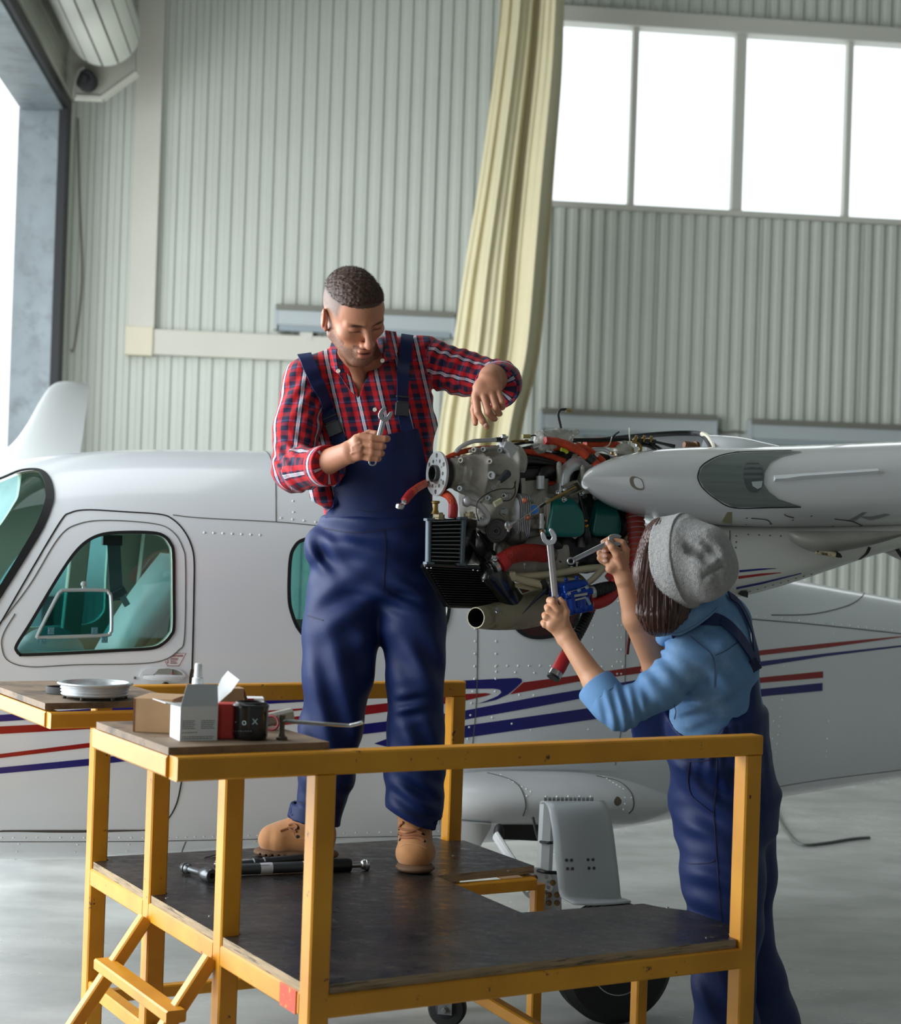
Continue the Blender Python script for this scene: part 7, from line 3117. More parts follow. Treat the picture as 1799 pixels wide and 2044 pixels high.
# shirt
sh = Sdf()
sh.seg(P(612, 755, 5.05), P(690, 725, 5.10), .062, .055, .03)
sh.seg(P(845, 715, 5.17), P(770, 708, 5.12), .064, .052, .03)
sh.seg(P(732, 775, 5.12), P(742, 860, 5.13), (.190, .128, .07), (.185, .128, .06), .05, up=(1, 0, 0.12))
sh.seg(P(742, 860, 5.13), P(757, 1040, 5.15), (.182, .125, .06), (.155, .118, .05), .04, up=(1, 0, 0.05))
sh.chain([P(611, 770, 5.05), P(592, 860, 5.00), P(588, 938, 4.96), P(606, 936, 4.91), P(655, 930, 4.81)], [.068, .066, .060, .058, .050], .02)
sh.chain([P(848, 722, 5.16), P(925, 745, 5.12), P(998, 762, 5.06), P(996, 766, 4.97), P(992, 770, 4.85)], [.072, .064, .058, .056, .058], .02)
sh.seg(P(640, 985, 5.06), P(655, 1000, 5.06), .035, .025, .015)
# cuffs
w0 = P(656, 929, 4.81)
dv = (P(656, 929, 4.81) - P(606, 936, 4.91)).normalized()
sh.clip(w0, dv, .002, w0 - Vector((.09, .12, .09)), w0 + Vector((.13, .09, .09)))
w1 = P(992, 772, 4.87)
dv1 = Vector((-0.25, -1, -0.35)).normalized()
sh.clip(w1, dv1, .002, w1 - Vector((.10, .16, .10)), w1 + Vector((.10, .10, .10)))
# open collar
sh.seg(P(716, 690, 4.98), P(714, 748, 5.00), (.052, .05, .03), (.030, .04, .02), .006, up=(1, 0, 0), op='s')
sh.seg(P(714, 748, 5.0), P(716, 792, 5.00), (.026, .05, .01), (.004, .04, .004), .004, up=(1, 0, 0), op='s')
sh.seg(P(718, 640, 5.04), P(724, 716, 5.08), .062, .062, .008, op='s')
for c, r in ((P(680, 929, 4.78), .040), (P(985, 776, 4.83), .043)):
    sh.ell(c, (r, r, r), .004, op='s')
sh.disp = fold_disp([(P(590, 930, 4.92), .07, (1, 0, 1), .030, .006), (P(620, 800, 5.0), .09, (0.8, 0, -0.6), .040, .005), (P(990, 745, 5.0), .08, (1, 0, .3), .028, .006),
                     (P(880, 740, 5.08), .09, (1, 0, -0.6), .036, .006), (P(700, 840, 5.0), .12, (1, 0, .25), .055, .004), (P(860, 850, 5.05), .10, (1, 0, .1), .045, .005)], .0025, 30)

bones = [  # (a, b, u-zero, is_limb)
    (P(735, 700, 5.12), P(757, 1080, 5.15), .16, 0),
    (P(611, 765, 5.05), P(588, 940, 4.96), .06, 1),
    (P(588, 938, 4.96), P(660, 929, 4.80), .05, 1),
    (P(845, 722, 5.16), P(1000, 762, 5.06), .06, 1),
    (P(1000, 762, 5.06), P(990, 776, 4.83), .05, 1)]


def shirt_uv(p):
    best = np.full(len(p), 9e9)
    out = np.zeros((len(p), 3))
    for i, (a, b, r, limb) in enumerate(bones):
        a_, b_ = _np(a), _np(b)
        ba = b_ - a_
        L = np.linalg.norm(ba)
        t = (p - a_) @ ba / L
        tc = np.clip(t, 0, L)
        q = p - a_ - tc[:, None] * (ba / L)
        dist = np.linalg.norm(q, axis=1) / r
        x, y, z = frame_from(b - a, (0, 1, 0.02))      # x points away from the camera: the seam hides there
        qx, qy = q @ _np(x), q @ _np(y)
        if limb:
            u = np.arctan2(qy, -qx) * r * 1.05
        else:
            u = qy - .17 * t
        mk = dist < best
        best[mk] = dist[mk]
        out[mk, 0] = u[mk] + i * .013 + 0.02
        out[mk, 1] = t[mk]
    return out


shirt = sh.build('shirt', m_plaid, man, h=0.0045, uv=shirt_uv)
SH_BV = bvh_of(shirt)
# cuff edges as turned-up bands
for c, dd, r, t_ in ((w0, dv, .0515, .045), (w1, dv1, .0590, .05)):
    g = M()
    g.lathe(c - dd * t_, dd, [(0, r + .001), (.002, r + .0045), (t_ - .002, r + .0055), (t_, r + .003), (t_ - .002, r - .004), (0, r - .003)], 30, cap=False)
    o = g.build('cuff', m_plaid, shirt)
    vv = np.array([v.co[:] for v in o.data.vertices]) + np.array(root_loc(shirt))
    at = o.data.attributes.new('cloth', 'FLOAT_VECTOR', 'POINT')
    at.data.foreach_set('vector', shirt_uv(vv)[:, [1, 0, 2]].astype(np.float32).ravel())


def cloth_piece(name, outline, m, parent, thick=.004, uvfn=None):
    """small flat cloth piece through 3d points (fan of quads), given thickness"""
    g = M()
    pts = [P(*q) for q in outline]
    n = Vector((0, 0, 0))
    for i in range(len(pts)):
        n += (pts[i] - pts[0]).cross(pts[(i + 1) % len(pts)] - pts[0])
    g.plate(pts, thick, n)
    o = g.build(name, m, parent, smooth=40)
    if uvfn:
        vv = np.array([v.co[:] for v in o.data.vertices]) + np.array(root_loc(parent))
        at = o.data.attributes.new('cloth', 'FLOAT_VECTOR', 'POINT')
        at.data.foreach_set('vector', uvfn(vv).astype(np.float32).ravel())
    return o


cu = lambda p: np.stack([p[:, 0] * 1.3 + p[:, 2] * .35, p[:, 2] * 1.2, p[:, 0] * 0], 1)
for q in ([(667, 672, 5.02), (658, 698, 5.00), (660, 730, 4.975), (668, 741, 4.97), (680, 750, 4.965), (675, 735, 4.965), (672, 712, 4.965), (673, 690, 4.975)],
          [(667, 672, 5.02), (673, 690, 4.975), (678, 690, 5.0), (672, 668, 5.06), (668, 662, 5.08)],
          [(768, 660, 5.10), (790, 663, 5.10), (795, 690, 5.06), (790, 716, 5.02), (764, 722, 4.985), (768, 700, 4.99), (771, 680, 5.02)],
          [(680, 750, 4.968), (690, 742, 4.975), (702, 756, 4.975), (712, 778, 4.972), (714, 792, 4.975), (700, 780, 4.972), (688, 765, 4.966)]):
    cloth_piece('collar', q, m_plaid, shirt, .004, cu)
for px, py in ((713, 770), (749, 818), (764, 720), (676, 741)):
    l, n = hit(SH_BV, px, py)
    if px in (764, 676):
        l = P(px, py, 4.962)
    n = Vector((-.1, -1, .1)).normalized()
    g = M()
    g.lathe(l + n * .001, n, [(0, .0062), (.002, .0062), (.003, .0048), (.0022, .001)], 16)
    g.build('shirt_button', m_btn, shirt)

# overalls
ov = Sdf()
ov.seg(P(757, 1040, 5.15), P(757, 1090, 5.15), (.172, .130, .04), (.186, .135, .05), .03, up=(1, 0, .06))
ov.seg(P(755, 1090, 5.15), P(752, 1170, 5.15), (.190, .138, .05), (.190, .135, .05), .03, up=(1, 0, .02))
ov.ell(P(632, 1095, 5.13), (.036, .06, .055), .03)
ov.chain([P(692, 1175, 5.15), P(685, 1250, 5.14), P(674, 1350, 5.12), P(662, 1450, 5.14), P(654, 1540, 5.18), P(634, 1622, 5.22)], [.118, .114, .100, .088, .083, .072], .02)
ov.chain([P(812, 1175, 5.15), P(822, 1250, 5.13), P(830, 1350, 5.11), P(830, 1450, 5.12), P(828, 1535, 5.13), P(830, 1600, 5.13), P(836, 1640, 5.13)], [.112, .098, .083, .077, .088, .084, .066], .02)
ov.seg(P(630, 1610, 5.22), P(625, 1640, 5.22), (.080, .075, .01), (.082, .078, .01), .003, up=(1, 0, 0))
ov.seg(P(829, 1614, 5.13), P(836, 1642, 5.13), (.078, .074, .01), (.074, .072, .01), .003, up=(1, 0, 0))
ov.clip(P(755, 1022, 5.15), (0.03, 0, 1), .004, P(755, 1022, 5.15) - Vector((.4, .4, .08)), P(755, 1022, 5.15) + Vector((.4, .4, .4)))
ov.clip(P(622, 1640, 5.22), (-.12, 0, -1), .003, P(622, 1640, 5.22) - Vector((.15, .2, .2)), P(622, 1640, 5.22) + Vector((.15, .2, .06)))
ov.clip(P(838, 1640, 5.13), (-.42, 0.0, -1), .003, P(838, 1650, 5.13) - Vector((.14, .2, .2)), P(838, 1650, 5.13) + Vector((.14, .2, .06)))
ov.seg(P(622, 1632, 5.22), P(618, 1660, 5.22), .062, None, .004, op='s')
ov.seg(P(838, 1638, 5.13), P(838, 1665, 5.13), .058, None, .004, op='s')
crv = [(P(700, 1080, 5.0), .10, (.35, 0, 1), .085, .007), (P(640, 1110, 5.05), .06, (.8, 0, .6), .06, .009), (P(700, 1210, 5.03), .10, (-.55, 0, 1), .095, .009), (P(800, 1190, 5.03), .055, (.35, 0, 1), .050, .008),
       (P(850, 1330, 5.03), .10, (.9, 0, .55), .10, .010), (P(815, 1410, 5.03), .045, (-.2, 0, 1), .045, .008), (P(665, 1430, 5.05), .13, (1, 0, .35), .085, .010), (P(832, 1480, 5.03), .09, (.9, 0, .5), .075, .009), (P(650, 1575, 5.1), .07, (.6, 0, 1), .06, .008),
       (P(830, 1585, 5.05), .07, (.55, 0, 1), .055, .010), (P(780, 1110, 5.0), .10, (.2, 0, 1), .11, .007), (P(690, 1330, 5.03), .10, (1, 0, .25), .09, .007)]
ov.disp = fold_disp(crv, .005, 15)
over = ov.build('overalls', m_navy, man, h=0.005, relax=1)
OV_BV = bvh_of(over)
bib = [(684, 884), (720, 879), (775, 866), (829, 855), (839, 885), (846, 920), (850, 960), (855, 1000), (862, 1044), (850, 1050), (760, 1057), (700, 1058), (652, 1053), (654, 1036), (662, 1008), (668, 985), (672, 960), (676, 920)]
bibo = decal(bib, SH_BV, .011, .006, 12, 'bib', m_navy, over)
BB = bvh_of(bibo)
for pth, bv, w_ in (([(645, 1054), (700, 1063), (760, 1058), (830, 1049), (872, 1044)], OV_BV, .003), ([(767, 1060), (770, 1090), (768, 1130), (765, 1175)], OV_BV, .0025),
                    ([(713, 1018), (740, 1022), (768, 1017), (790, 1010)], BB, .0015), ([(776, 868), (795, 864), (829, 857)], BB, .002), ([(775, 900), (790, 895), (796, 860)], BB, .0015), ([(612, 1228), (625, 1232), (645, 1238)], OV_BV, .0025)):
    ribbon(pth, w_, bv, .001, m_navyd, 'seam', over, thick=.001)
ribbon([(584, 1598), (610, 1604), (640, 1612), (680, 1612)], .003, OV_BV, .001, m_navyd, 'seam', over, thick=.001)
ribbon([(797, 1616), (830, 1628), (870, 1630)], .003, OV_BV, .001, m_navyd, 'seam', over, thick=.001)
st1 = ribbon([(608, 712), (622, 745), (640, 785), (655, 825), (668, 855), (684, 888)], .040, SH_BV, .007, m_navy, 'strap', over, thick=.004)
st2 = ribbon([(816, 662), (810, 690), (804, 740), (800, 790), (802, 825), (812, 862)], .036, SH_BV, .008, m_navy, 'strap', over, thick=.004)
for (px, py, a, w_, h_) in ((666, 853, 24, .044, .055), (801, 812, -2, .040, .055)):
    l, n = hit(SH_BV, px, py)
    n = (n + Vector((0, -1.5, .1))).normalized()
    up = Vector((-math.sin(math.radians(a)), 0, math.cos(math.radians(a))))
    up = (up - n * up.dot(n)).normalized()
    g = M()
    g.beam(l + n * .017 - up * h_ * .5, l + n * .017 + up * h_ * .18, .008, w_, n, ch=.003)
    g.beam(l + n * .017 + up * h_ * .18, l + n * .017 + up * h_ * .26, .008, w_ * .8, n)
    g.beam(l + n * .015 + up * h_ * .46, l + n * .015 + up * h_ * .54, .008, w_, n)
    g.build('buckle', m_buck, over, smooth=30, bevel=.001)


def boot(toe, heel, ankle, sole_z, name_lab, side, lace_pts):
    """ankle boot from toe, heel and ankle points"""
    toe, heel, ankle = Vector(toe), Vector(heel), Vector(ankle)
    f = toe - heel
    f.z = 0
    fl = f.length
    f.normalize()
    sd = f.cross(Vector((0, 0, 1)))
    b = Sdf()
    zb = sole_z + .022
    q = lambda a, s, z: Vector((heel.x, heel.y, 0)) + f * (a * fl) + sd * s + Vector((0, 0, z))
    b.seg(q(.16, 0, zb + .026), q(.66, 0, zb + .026), (.042, .040, .036), (.051, .036, .04), .02, up=sd)
    b.seg(q(.76, 0, zb + .026), q(.84, 0, zb + .026), (.054, .044, .048), (.050, .042, .044), .02, up=sd)
    b.seg(q(.24, 0, zb + .05), ankle, (.044, .052, .03), (.049, .054, .03), .03, up=sd)
    b.seg(q(.40, 0, zb + .075), q(.68, 0, zb + .035), .040, .042, .03)
    b.clip(q(.5, 0, zb - .002), (0, 0, -1), .003)
    b.clip(ankle + Vector((0, 0, .02)), (0, 0, 1), .003)
    b.disp = lambda p: .0010 * n3(p, 80.0)
    o = b.build('boot', m_nub, man, h=.0035)
    s_ = Sdf()
    s_.seg(q(.16, 0, sole_z + .011), q(.50, 0, sole_z + .011), (.046, .016, .048), (.047, .016, .04), .01, up=sd)
    s_.seg(q(.50, 0, sole_z + .011), q(.84, 0, sole_z + .011), (.048, .016, .04), (.057, .016, .056), .01, up=sd)
    for k in range(12):
        for e in (-1, 1):
            s_.box(q(.02 + .085 * k, e * .058, sole_z + .002), (.0028, .016, .010), .001, .001, rot_to(Vector((0, 0, 1)), f), op='s')
    s_.clip(q(.5, 0, sole_z + .001), (0, 0, -1), .001)
    s_.build('sole', m_sole, o, h=.003)
    return o


bt1 = boot(P(520, 1703, 5.24), P(668, 1703, 5.22), P(628, 1636, 5.22), .552, 'boot', 0, None)
bt2 = boot(G(829, 1742, .552), P(828, 1690, 5.20), P(824, 1606, 5.13), .552, 'boot', 0, None)
BT1, BT2 = bvh_of(bt1), bvh_of(bt2)


def lace(bv, pts, r=.0035, o=None, off=.003):
    pp = []
    for p in smooth_path(pts, 3):
        l, n = hit(bv, *p)
        if l is not None:
            pp.append(l + n * off)
    if len(pp) > 2:
        g = M()
        g.tube(pp, r, 8, flat=.6)
        g.build('lace', m_lace, o)


for q in ([(797, 1652), (812, 1657), (828, 1658), (842, 1664)], [(797, 1663), (812, 1668), (832, 1668), (847, 1672)], [(800, 1672), (815, 1674), (832, 1674), (846, 1680)], [(842, 1652), (828, 1660), (814, 1664), (800, 1668)], [(806, 1640), (800, 1647), (797, 1655)]):
    lace(BT2, q, .0034, bt2)
for q in ([(577, 1648), (586, 1645), (594, 1650), (588, 1656)], [(560, 1660), (572, 1655), (585, 1652), (594, 1654)], [(575, 1652), (584, 1658), (592, 1660)]):
    lace(BT1, q, .0034, bt1)
for bv, o, qs in ((BT2, bt2, ((797, 1654), (796, 1664), (799, 1676), (845, 1666), (847, 1679))), (BT1, bt1, ((594, 1653), (594, 1670)))):
    for q in qs:
        l, n = hit(bv, *q)
        if l is not None:
            g = M()
            g.lathe(l, n, [(0, .0055), (.002, .0052), (.0025, .003), (.001, .0028)], 12)
            g.build('eyelet', mat('eyelet_black', (34, 34, 32), 0.4), o)
for bv, o, pth in ((BT2, bt2, [(798, 1690), (803, 1688), (815, 1684), (838, 1688), (850, 1694)]), (BT1, bt1, [(586, 1652), (590, 1672), (620, 1672)])):
    ribbon(pth, .0016, bv, .0005, mat('boot_stitch', (206, 160, 110), .8), 'stitching', o, thick=.0008)
wrench(P(768, 829, 4.745), P(744, 922, 4.75), .0175, .0115, .0135, (0.1, -1, 0), 'polished wrench gripped in the fist of the man in plaid', 'combination wrenches', -.35)
# ------------------------------------------------------------------ the woman
wom = thing('person', Vector((P(1460, 1600, 4.9).x, 4.9, 0)), 'woman in grey beanie and denim shirt reaching up to the engine with two wrenches', 'person')
m_hairw = mat('long_dark_hair', (66, 42, 34), 0.36, var=0.45, vscale=16, stretch=(9, 9, .35), coat=0.15)
m_denim = mat('denim_shirt', (92, 134, 178), 0.8, var=0.13, vscale=7, bump=0.15, bscale=700, stain=(132, 166, 204), sscale=6, slo=.50, shi=.72)
m_denims = mat('denim_seam', (70, 92, 128), 0.8)
m_wool = mat('grey_knit_wool', (150, 150, 148), 0.95, var=0.14, vscale=120, bump=0.5, bscale=330, sheen=0.3)
wb_ = Sdf()
# far forearm and hand
wb_.chain([P(1400, 1290, 4.86), P(1310, 1330, 4.84), P(1268, 1235, 4.80), P(1247, 1160, 4.78)], [.040, .036, .033, .0235], .015)
D = 4.77
wb_.seg(P(1246, 1158, D), P(1232, 1118, D), (rp(17, D), .014), (rp(19, D), .015), .012, up=(1, 0, 0))
wb_.seg(P(1218, 1135, D - .004), P(1244, 1112, D), .013, .013, .012)
finger(wb_, [(1248, 1120, .0, 8.5), (1250, 1098, .004, 7.2), (1243, 1083, .0, 6.2), (1222, 1073, .002, 5.6), (1204, 1082, .002, 4.8)], D, .004)
finger(wb_, [(1240, 1116, .008, 8), (1232, 1098, .014, 6.8), (1216, 1094, .006, 6.2), (1207, 1099, -.004, 5.6)], D, .003)
finger(wb_, [(1232, 1122, .006, 8), (1205, 1106, .010, 7), (1198, 1104, .002, 6.4), (1209, 1109, -.008, 5.4)], D, .003)
finger(wb_, [(1226, 1132, .004, 7.5), (1202, 1118, .006, 6.6), (1198, 1114, .0, 6), (1209, 1119, -.008, 5)], D, .003)
finger(wb_, [(1240, 1130, -.008, 9), (1232, 1108, -.018, 8.2), (1222, 1093, -.020, 7), (1214, 1083, -.016, 5.8)], D, .004)
# near forearm and hand
wb_.chain([P(1385, 1310, 4.70), P(1240, 1425, 4.64), P(1190, 1362, 4.68), P(1133, 1276, 4.72)], [.036, .034, .0335, .0245], .015)
D = 4.72
wb_.seg(P(1131, 1274, D), P(1113, 1240, D), (rp(19, D), .015), (rp(23, D), .017), .012, up=(1, 0, .4))
wb_.seg(P(1100, 1248, D), P(1118, 1218, D), .0145, .0135, .012)
finger(wb_, [(1113, 1218, -.006, 8.5), (1104, 1202, -.008, 7.6), (1098, 1199, .0, 7), (1104, 1197, .018, 6)], D, .004)
finger(wb_, [(1110, 1228, -.006, 8.5), (1095, 1216, -.004, 7.4), (1093, 1212, .006, 6.6), (1102, 1209, .024, 5.6)], D, .003)
finger(wb_, [(1106, 1240, -.004, 8.5), (1090, 1232, -.002, 7.2), (1088, 1228, .008, 6.4), (1098, 1223, .026, 5.6)], D, .003)
finger(wb_, [(1104, 1252, -.002, 8), (1088, 1247, .0, 6.4), (1085, 1243, .008, 5.8), (1095, 1237, .024, 5)], D, .003)
finger(wb_, [(1126, 1246, -.002, 9), (1130, 1222, .0, 7.8), (1124, 1204, .004, 6.4), (1119, 1196, .006, 5)], D, .004)
# neck and head (mostly under hat and hair)
HW = P(1362, 1128, 4.66)
wb_.ell(HW, (.085, .085, .105), .02)
wb_.seg(HW, P(1405, 1250, 4.78), .055, .055, .03)
wb_.seg(P(1395, 1265, 4.78), P(1430, 1350, 4.82), .09, .09, .04)
wb_.seg(P(1395, 1280, 4.80), P(1400, 1290, 4.86), .06, .05, .03)
wb_.seg(P(1385, 1300, 4.72), P(1405, 1290, 4.78), .045, .06, .03)


def wom_col(p):
    c = np.tile(lin(198, 146, 112), (len(p), 1))
    return c * (0.95 + 0.08 * (0.5 + 0.5 * n3(p, 60.0)))[:, None]


wbody = wb_.build('body', m_skin, wom, h=0.0021, col=wom_col)
WB = bvh_of(wbody)
for px, py, ax_ in ((1213, 1085, (-.5, 0, .8)), (1206, 1100, (-1, 0, .1)), (1208, 1110, (-1, 0, 0)), (1208, 1120, (-1, 0, 0)), (1204, 1081, (-1, 0, -.3))):
    l, n = hit(WB, px, py)
    if l is not None:
        g = M()
        z = (n + Vector((0, -1, 0))).normalized()
        x, y, z = frame_from(z, ax_)
        g.ell(l, (.0062, .0044, .0012), Matrix(((x.x, y.x, z.x), (x.y, y.y, z.y), (x.z, y.z, z.z))), 14, 6)
        g.build('fingernail', mat('nail_pink', (226, 184, 172), 0.25), wbody)

# beanie: folded band and slouching crown
hn = Vector((.80, -.52, .16)).normalized()
hx, hy, hz = frame_from(hn, (0, 0, 1))
HR = [[hx[i], hy[i], hz[i]] for i in range(3)]
hc = P(1360, 1120, 4.63)
ht = Sdf()
ht.seg(hc - hn * .030, hc + hn * .02, (.119, .108, .02), (.118, .108, .03), .01, up=(0, 0, 1))
ht.seg(hc + hn * .02, hc + hn * .075 - Vector((0, 0, .012)), (.112, .104, .06), (.100, .096, .066), .03, up=(0, 0, 1))
ht.ell(hc + hn * .095 - Vector((0, 0, .040)), .052, .05)
# creases in the crown
for a, b, r in (((1386, 1076), (1392, 1098), .010), ((1392, 1098), (1416, 1112), .009), ((1416, 1112), (1438, 1106), .005), ((1404, 1072), (1430, 1094), .005), ((1414, 1150), (1446, 1128), .0035), ((1446, 1152), (1449, 1176), .0035)):
    dpt = 4.63 - .125
    ht.seg(P(a[0] - 6, a[1], dpt), P(b[0] - 6, b[1], dpt + .01), (r, r * 2.4, r), None, .020, up=(0, 0, 1), op='s')
ht.seg(hc - hn * .09, hc - hn * .024, (.112, .101, .02), (.112, .101, .02), .004, up=(0, 0, 1), op='s')
# step between the turned-up band and the crown
hcn, hnn = _np(hc), _np(hn)


def hatd(p):
    t = (p - hcn) @ hnn
    band = np.where(t < .026, -.0045, 0.0)
    q = p - hcn
    ang = np.arctan2(q @ _np(hy), q @ _np(hx))
    rib = .0007 * np.sin(ang * 150) * (t < .026)
    return band + rib + .0022 * n3(p, 38.0) * (t > .026) + .0006 * n3(p, 300.0)


ht.disp = hatd
hat = ht.build('beanie', m_wool, wom, h=.0026)

# hair: smooth mass plus separate locks
hm = Sdf()
hm.seg(P(1315, 1072, 4.64), P(1309, 1140, 4.63), (.034, .060, .05), (.052, .066, .06), .03, up=(1, 0, 0))
hm.seg(P(1309, 1140, 4.63), P(1316, 1222, 4.62), (.054, .066, .06), (.052, .056, .05), .03, up=(1, 0, 0))
hm.seg(P(1316, 1222, 4.62), P(1318, 1246, 4.62), (.052, .056, .04), (.038, .042, .030), .03, up=(1, 0, 0))
hm.seg(P(1345, 1190, 4.62), P(1352, 1226, 4.64), (.045, .045, .04), (.036, .036, .03), .03)
hm.ell(P(1335, 1100, 4.66), .075, .03)


def haird(p):
    a = np.arctan2(p[:, 1] - 4.66, p[:, 0] - HW.x + .05)
    return .0016 * np.sin(a * 40 + 1.5 * np.sin(p[:, 2] * 7) + 1.2 * n3(p, 8.0)) + .0009 * np.sin(a * 105 + 2 * np.sin(p[:, 2] * 9))


hm.disp = haird
hairw = hm.build('hair', m_hairw, wom, h=.003)
HB2 = bvh_of(hairw)
rng = np.random.default_rng(5)
lk = M()
for i in range(70):
    x0 = 1292 + 56 * rng.random()
    x1 = 1272 + 88 * rng.random() * (1) if False else 1270 + (x0 - 1290) * 1.45 + rng.normal(0, 3)
    y0 = 1085 - (x0 - 1290) * .6
    y1 = 1262 + rng.normal(0, 5) - abs(x1 - 1312) * .22
    pts = []
    for k in range(9):
        t = k / 8
        x = x0 + (x1 - x0) * min(1, t * 1.6) ** .7
        l, n = hit(HB2, x, y0 + (y1 - y0) * t)
        if l is not None:
            pts.append(l + n * .001)
    if len(pts) > 4:
        m_ = len(pts)
        lk.tube(pts, [.0014 + .0018 * math.sin(math.pi * min(.98, k / (m_ - 1) + .05)) for k in range(m_)], 6, flat=.6)
lk.build('hair_locks', m_hairw, hairw, kind='stuff')

# denim shirt
ds = Sdf()
ds.seg(P(1400, 1262, 4.76), P(1425, 1330, 4.80), (.105, .145, .05), (.118, .150, .05), .04, up=(1, 0, 0))
ds.seg(P(1425, 1330, 4.80), P(1432, 1430, 4.84), (.118, .140, .05), (.130, .125, .05), .04, up=(1, 0, 0))
ds.seg(P(1430, 1430, 4.84), P(1430, 1500, 4.86), (.126, .122, .05), (.122, .11, .05), .03, up=(1, 0, 0))
ds.seg(P(1405, 1205, 4.74), P(1425, 1225, 4.80), .062, .065, .02)
ds.seg(P(1392, 1235, 4.74), P(1410, 1240, 4.80), .060, .068, .03)
ds.seg(P(1370, 1295, 4.68), P(1455, 1250, 4.84), .060, .062, .03)
ds.seg(P(1430, 1215, 4.80), P(1450, 1230, 4.86), .045, .06, .03)
ds.chain([P(1392, 1302, 4.70), P(1320, 1372, 4.66), P(1238, 1420, 4.645), P(1215, 1400, 4.66), P(1190, 1366, 4.685)], [.066, .058, .047, .050, .047], .02)
ds.chain([P(1370, 1270, 4.88), P(1318, 1300, 4.88)], [.055, .045], .02)
w0 = P(1187, 1366, 4.685)
dv = (P(1187, 1366, 4.685) - P(1222, 1408, 4.655)).normalized()
ds.clip(w0, dv, .002, w0 - Vector((.09, .10, .09)), w0 + Vector((.07, .10, .09)))
ds.ell(w0 + dv * .02, (.041, .041, .041), .004, op='s')
ds.disp = fold_disp([(P(1245, 1415, 4.62), .055, (1, 0, .25), .030, .007), (P(1300, 1360, 4.62), .07, (.9, 0, .9), .05, .005), (P(1400, 1420, 4.72), .05, (.3, 0, 1), .045, .004), (P(1440, 1340, 4.68), .10, (.8, 0, .9), .07, .004),
                     (P(1330, 1300, 4.70), .05, (.5, 0, 1), .03, .005), (P(1370, 1420, 4.70), .07, (-.5, 0, 1), .04, .006)], .003, 24)
dsh = ds.build('shirt', m_denim, wom, h=.004, relax=1)
DB = bvh_of(dsh)
g = M()
R_ = .0485
g.lathe(w0 - dv * .055, dv, [(0, R_ + .002), (.003, R_ + .007), (.05, R_ + .007), (.055, R_ + .004), (.052, R_ - .003), (.0, R_ - .002)], 34, cap=False)
g.build('cuff', m_denim, dsh)
for pth, w_ in (([(1378, 1270), (1400, 1288), (1420, 1306), (1427, 1330), (1427, 1372)], .0035), ([(1428, 1308), (1450, 1298), (1476, 1280)], .003), ([(1345, 1405), (1350, 1420), (1347, 1435)], .002)):
    ribbon(pth, w_, DB, .0012, m_denims, 'seam', dsh, thick=.001)
# collar folded over
g = M()
A_ = [(1448, 1176, 4.70), (1430, 1188, 4.655), (1402, 1203, 4.63), (1374, 1220, 4.62), (1345, 1234, 4.62), (1330, 1232, 4.62)]
B_ = [(1446, 1196, 4.73), (1431, 1218, 4.665), (1408, 1238, 4.63), (1384, 1254, 4.615), (1360, 1266, 4.61), (1341, 1268, 4.61)]
A_, B_ = smooth_path(A_, 4), smooth_path(B_, 4)
g.loft([[P(*a), P(*a).lerp(P(*b), .5) + Vector((0, -.008, 0)), P(*b), P(*b) + Vector((0, .004, -.002)), P(*a) + Vector((0, .008, 0))] for a, b in zip(A_, B_)])
col_ = g.build('collar', m_denim, dsh, smooth=60)
g = M()
g.tube([P(b[0] - 1, b[1] - 4, b[2] - .0095) for b in B_], .0007, 6)
g.build('collar_stitch', m_denims, col_)
# front placket bulge under the chin
g = M()
g.tube(smooth_path([tuple(P(1322, 1278, 4.70)), tuple(P(1336, 1262, 4.67)), tuple(P(1352, 1262, 4.65))], 4), [.020] * 9, 12)
g.build('placket', m_denim, dsh)

# overalls
wo = Sdf()
wo.seg(P(1434, 1420, 4.84), P(1434, 1500, 4.86), (.141, .146, .04), (.140, .140, .05), .02, up=(1, 0, 0))
wo.seg(P(1489, 1330, 4.80), P(1482, 1440, 4.84), (.030, .09, .03), (.058, .12, .03), .02, up=(1, 0, 0))
wo.seg(P(1328, 1420, 4.84), P(1335, 1480, 4.86), (.012, .10, .03), (.02, .10, .03), .02)
wo.seg(P(1434, 1500, 4.86), P(1447, 1590, 4.90), (.138, .128, .04), (.156, .130, .05), .03, up=(1, 0, 0))
wo.seg(P(1447, 1590, 4.90), P(1450, 1660, 4.90), (.154, .128, .05), (.145, .12, .05), .03, up=(1, 0, 0))
wo.chain([P(1440, 1650, 4.87), P(1445, 1750, 4.85), P(1450, 1850, 4.84), P(1446, 1960, 4.84), P(1452, 2060, 4.86), P(1458, 2150, 4.88)], [.122, .112, .098, .080, .090, .095], .03)
wo.chain([P(1480, 1650, 4.97), P(1492, 1750, 4.98), P(1490, 1850, 4.99), P(1510, 1950, 5.0), P(1528, 2040, 5.0), P(1545, 2130, 5.0)], [.10, .080, .072, .076, .090, .096], .03)
wo.seg(P(1404, 1345, 4.3), P(1404, 1345, 4.80), (.118, .182, .1), (.118, .182, .1), .004, up=(1, 0, -.12), op='s')
wo.disp = fold_disp([(P(1400, 1560, 4.78), .10, (.7, 0, .8), .07, .008), (P(1400, 1650, 4.75), .10, (.5, 0, 1), .085, .009), (P(1400, 1740, 4.75), .10, (.2, 0, 1), .07, .007), (P(1440, 1480, 4.75), .07, (1, 0, 0), .028, .005),
                     (P(1470, 1520, 4.78), .07, (1, 0, .2), .035, .006), (P(1420, 1850, 4.75), .10, (.5, 0, 1), .08, .008), (P(1420, 2000, 4.75), .12, (.8, 0, .5), .08, .008)], .004, 15)
wov = wo.build('overalls', m_navy, wom, h=.005, relax=1)
WO = bvh_of(wov)
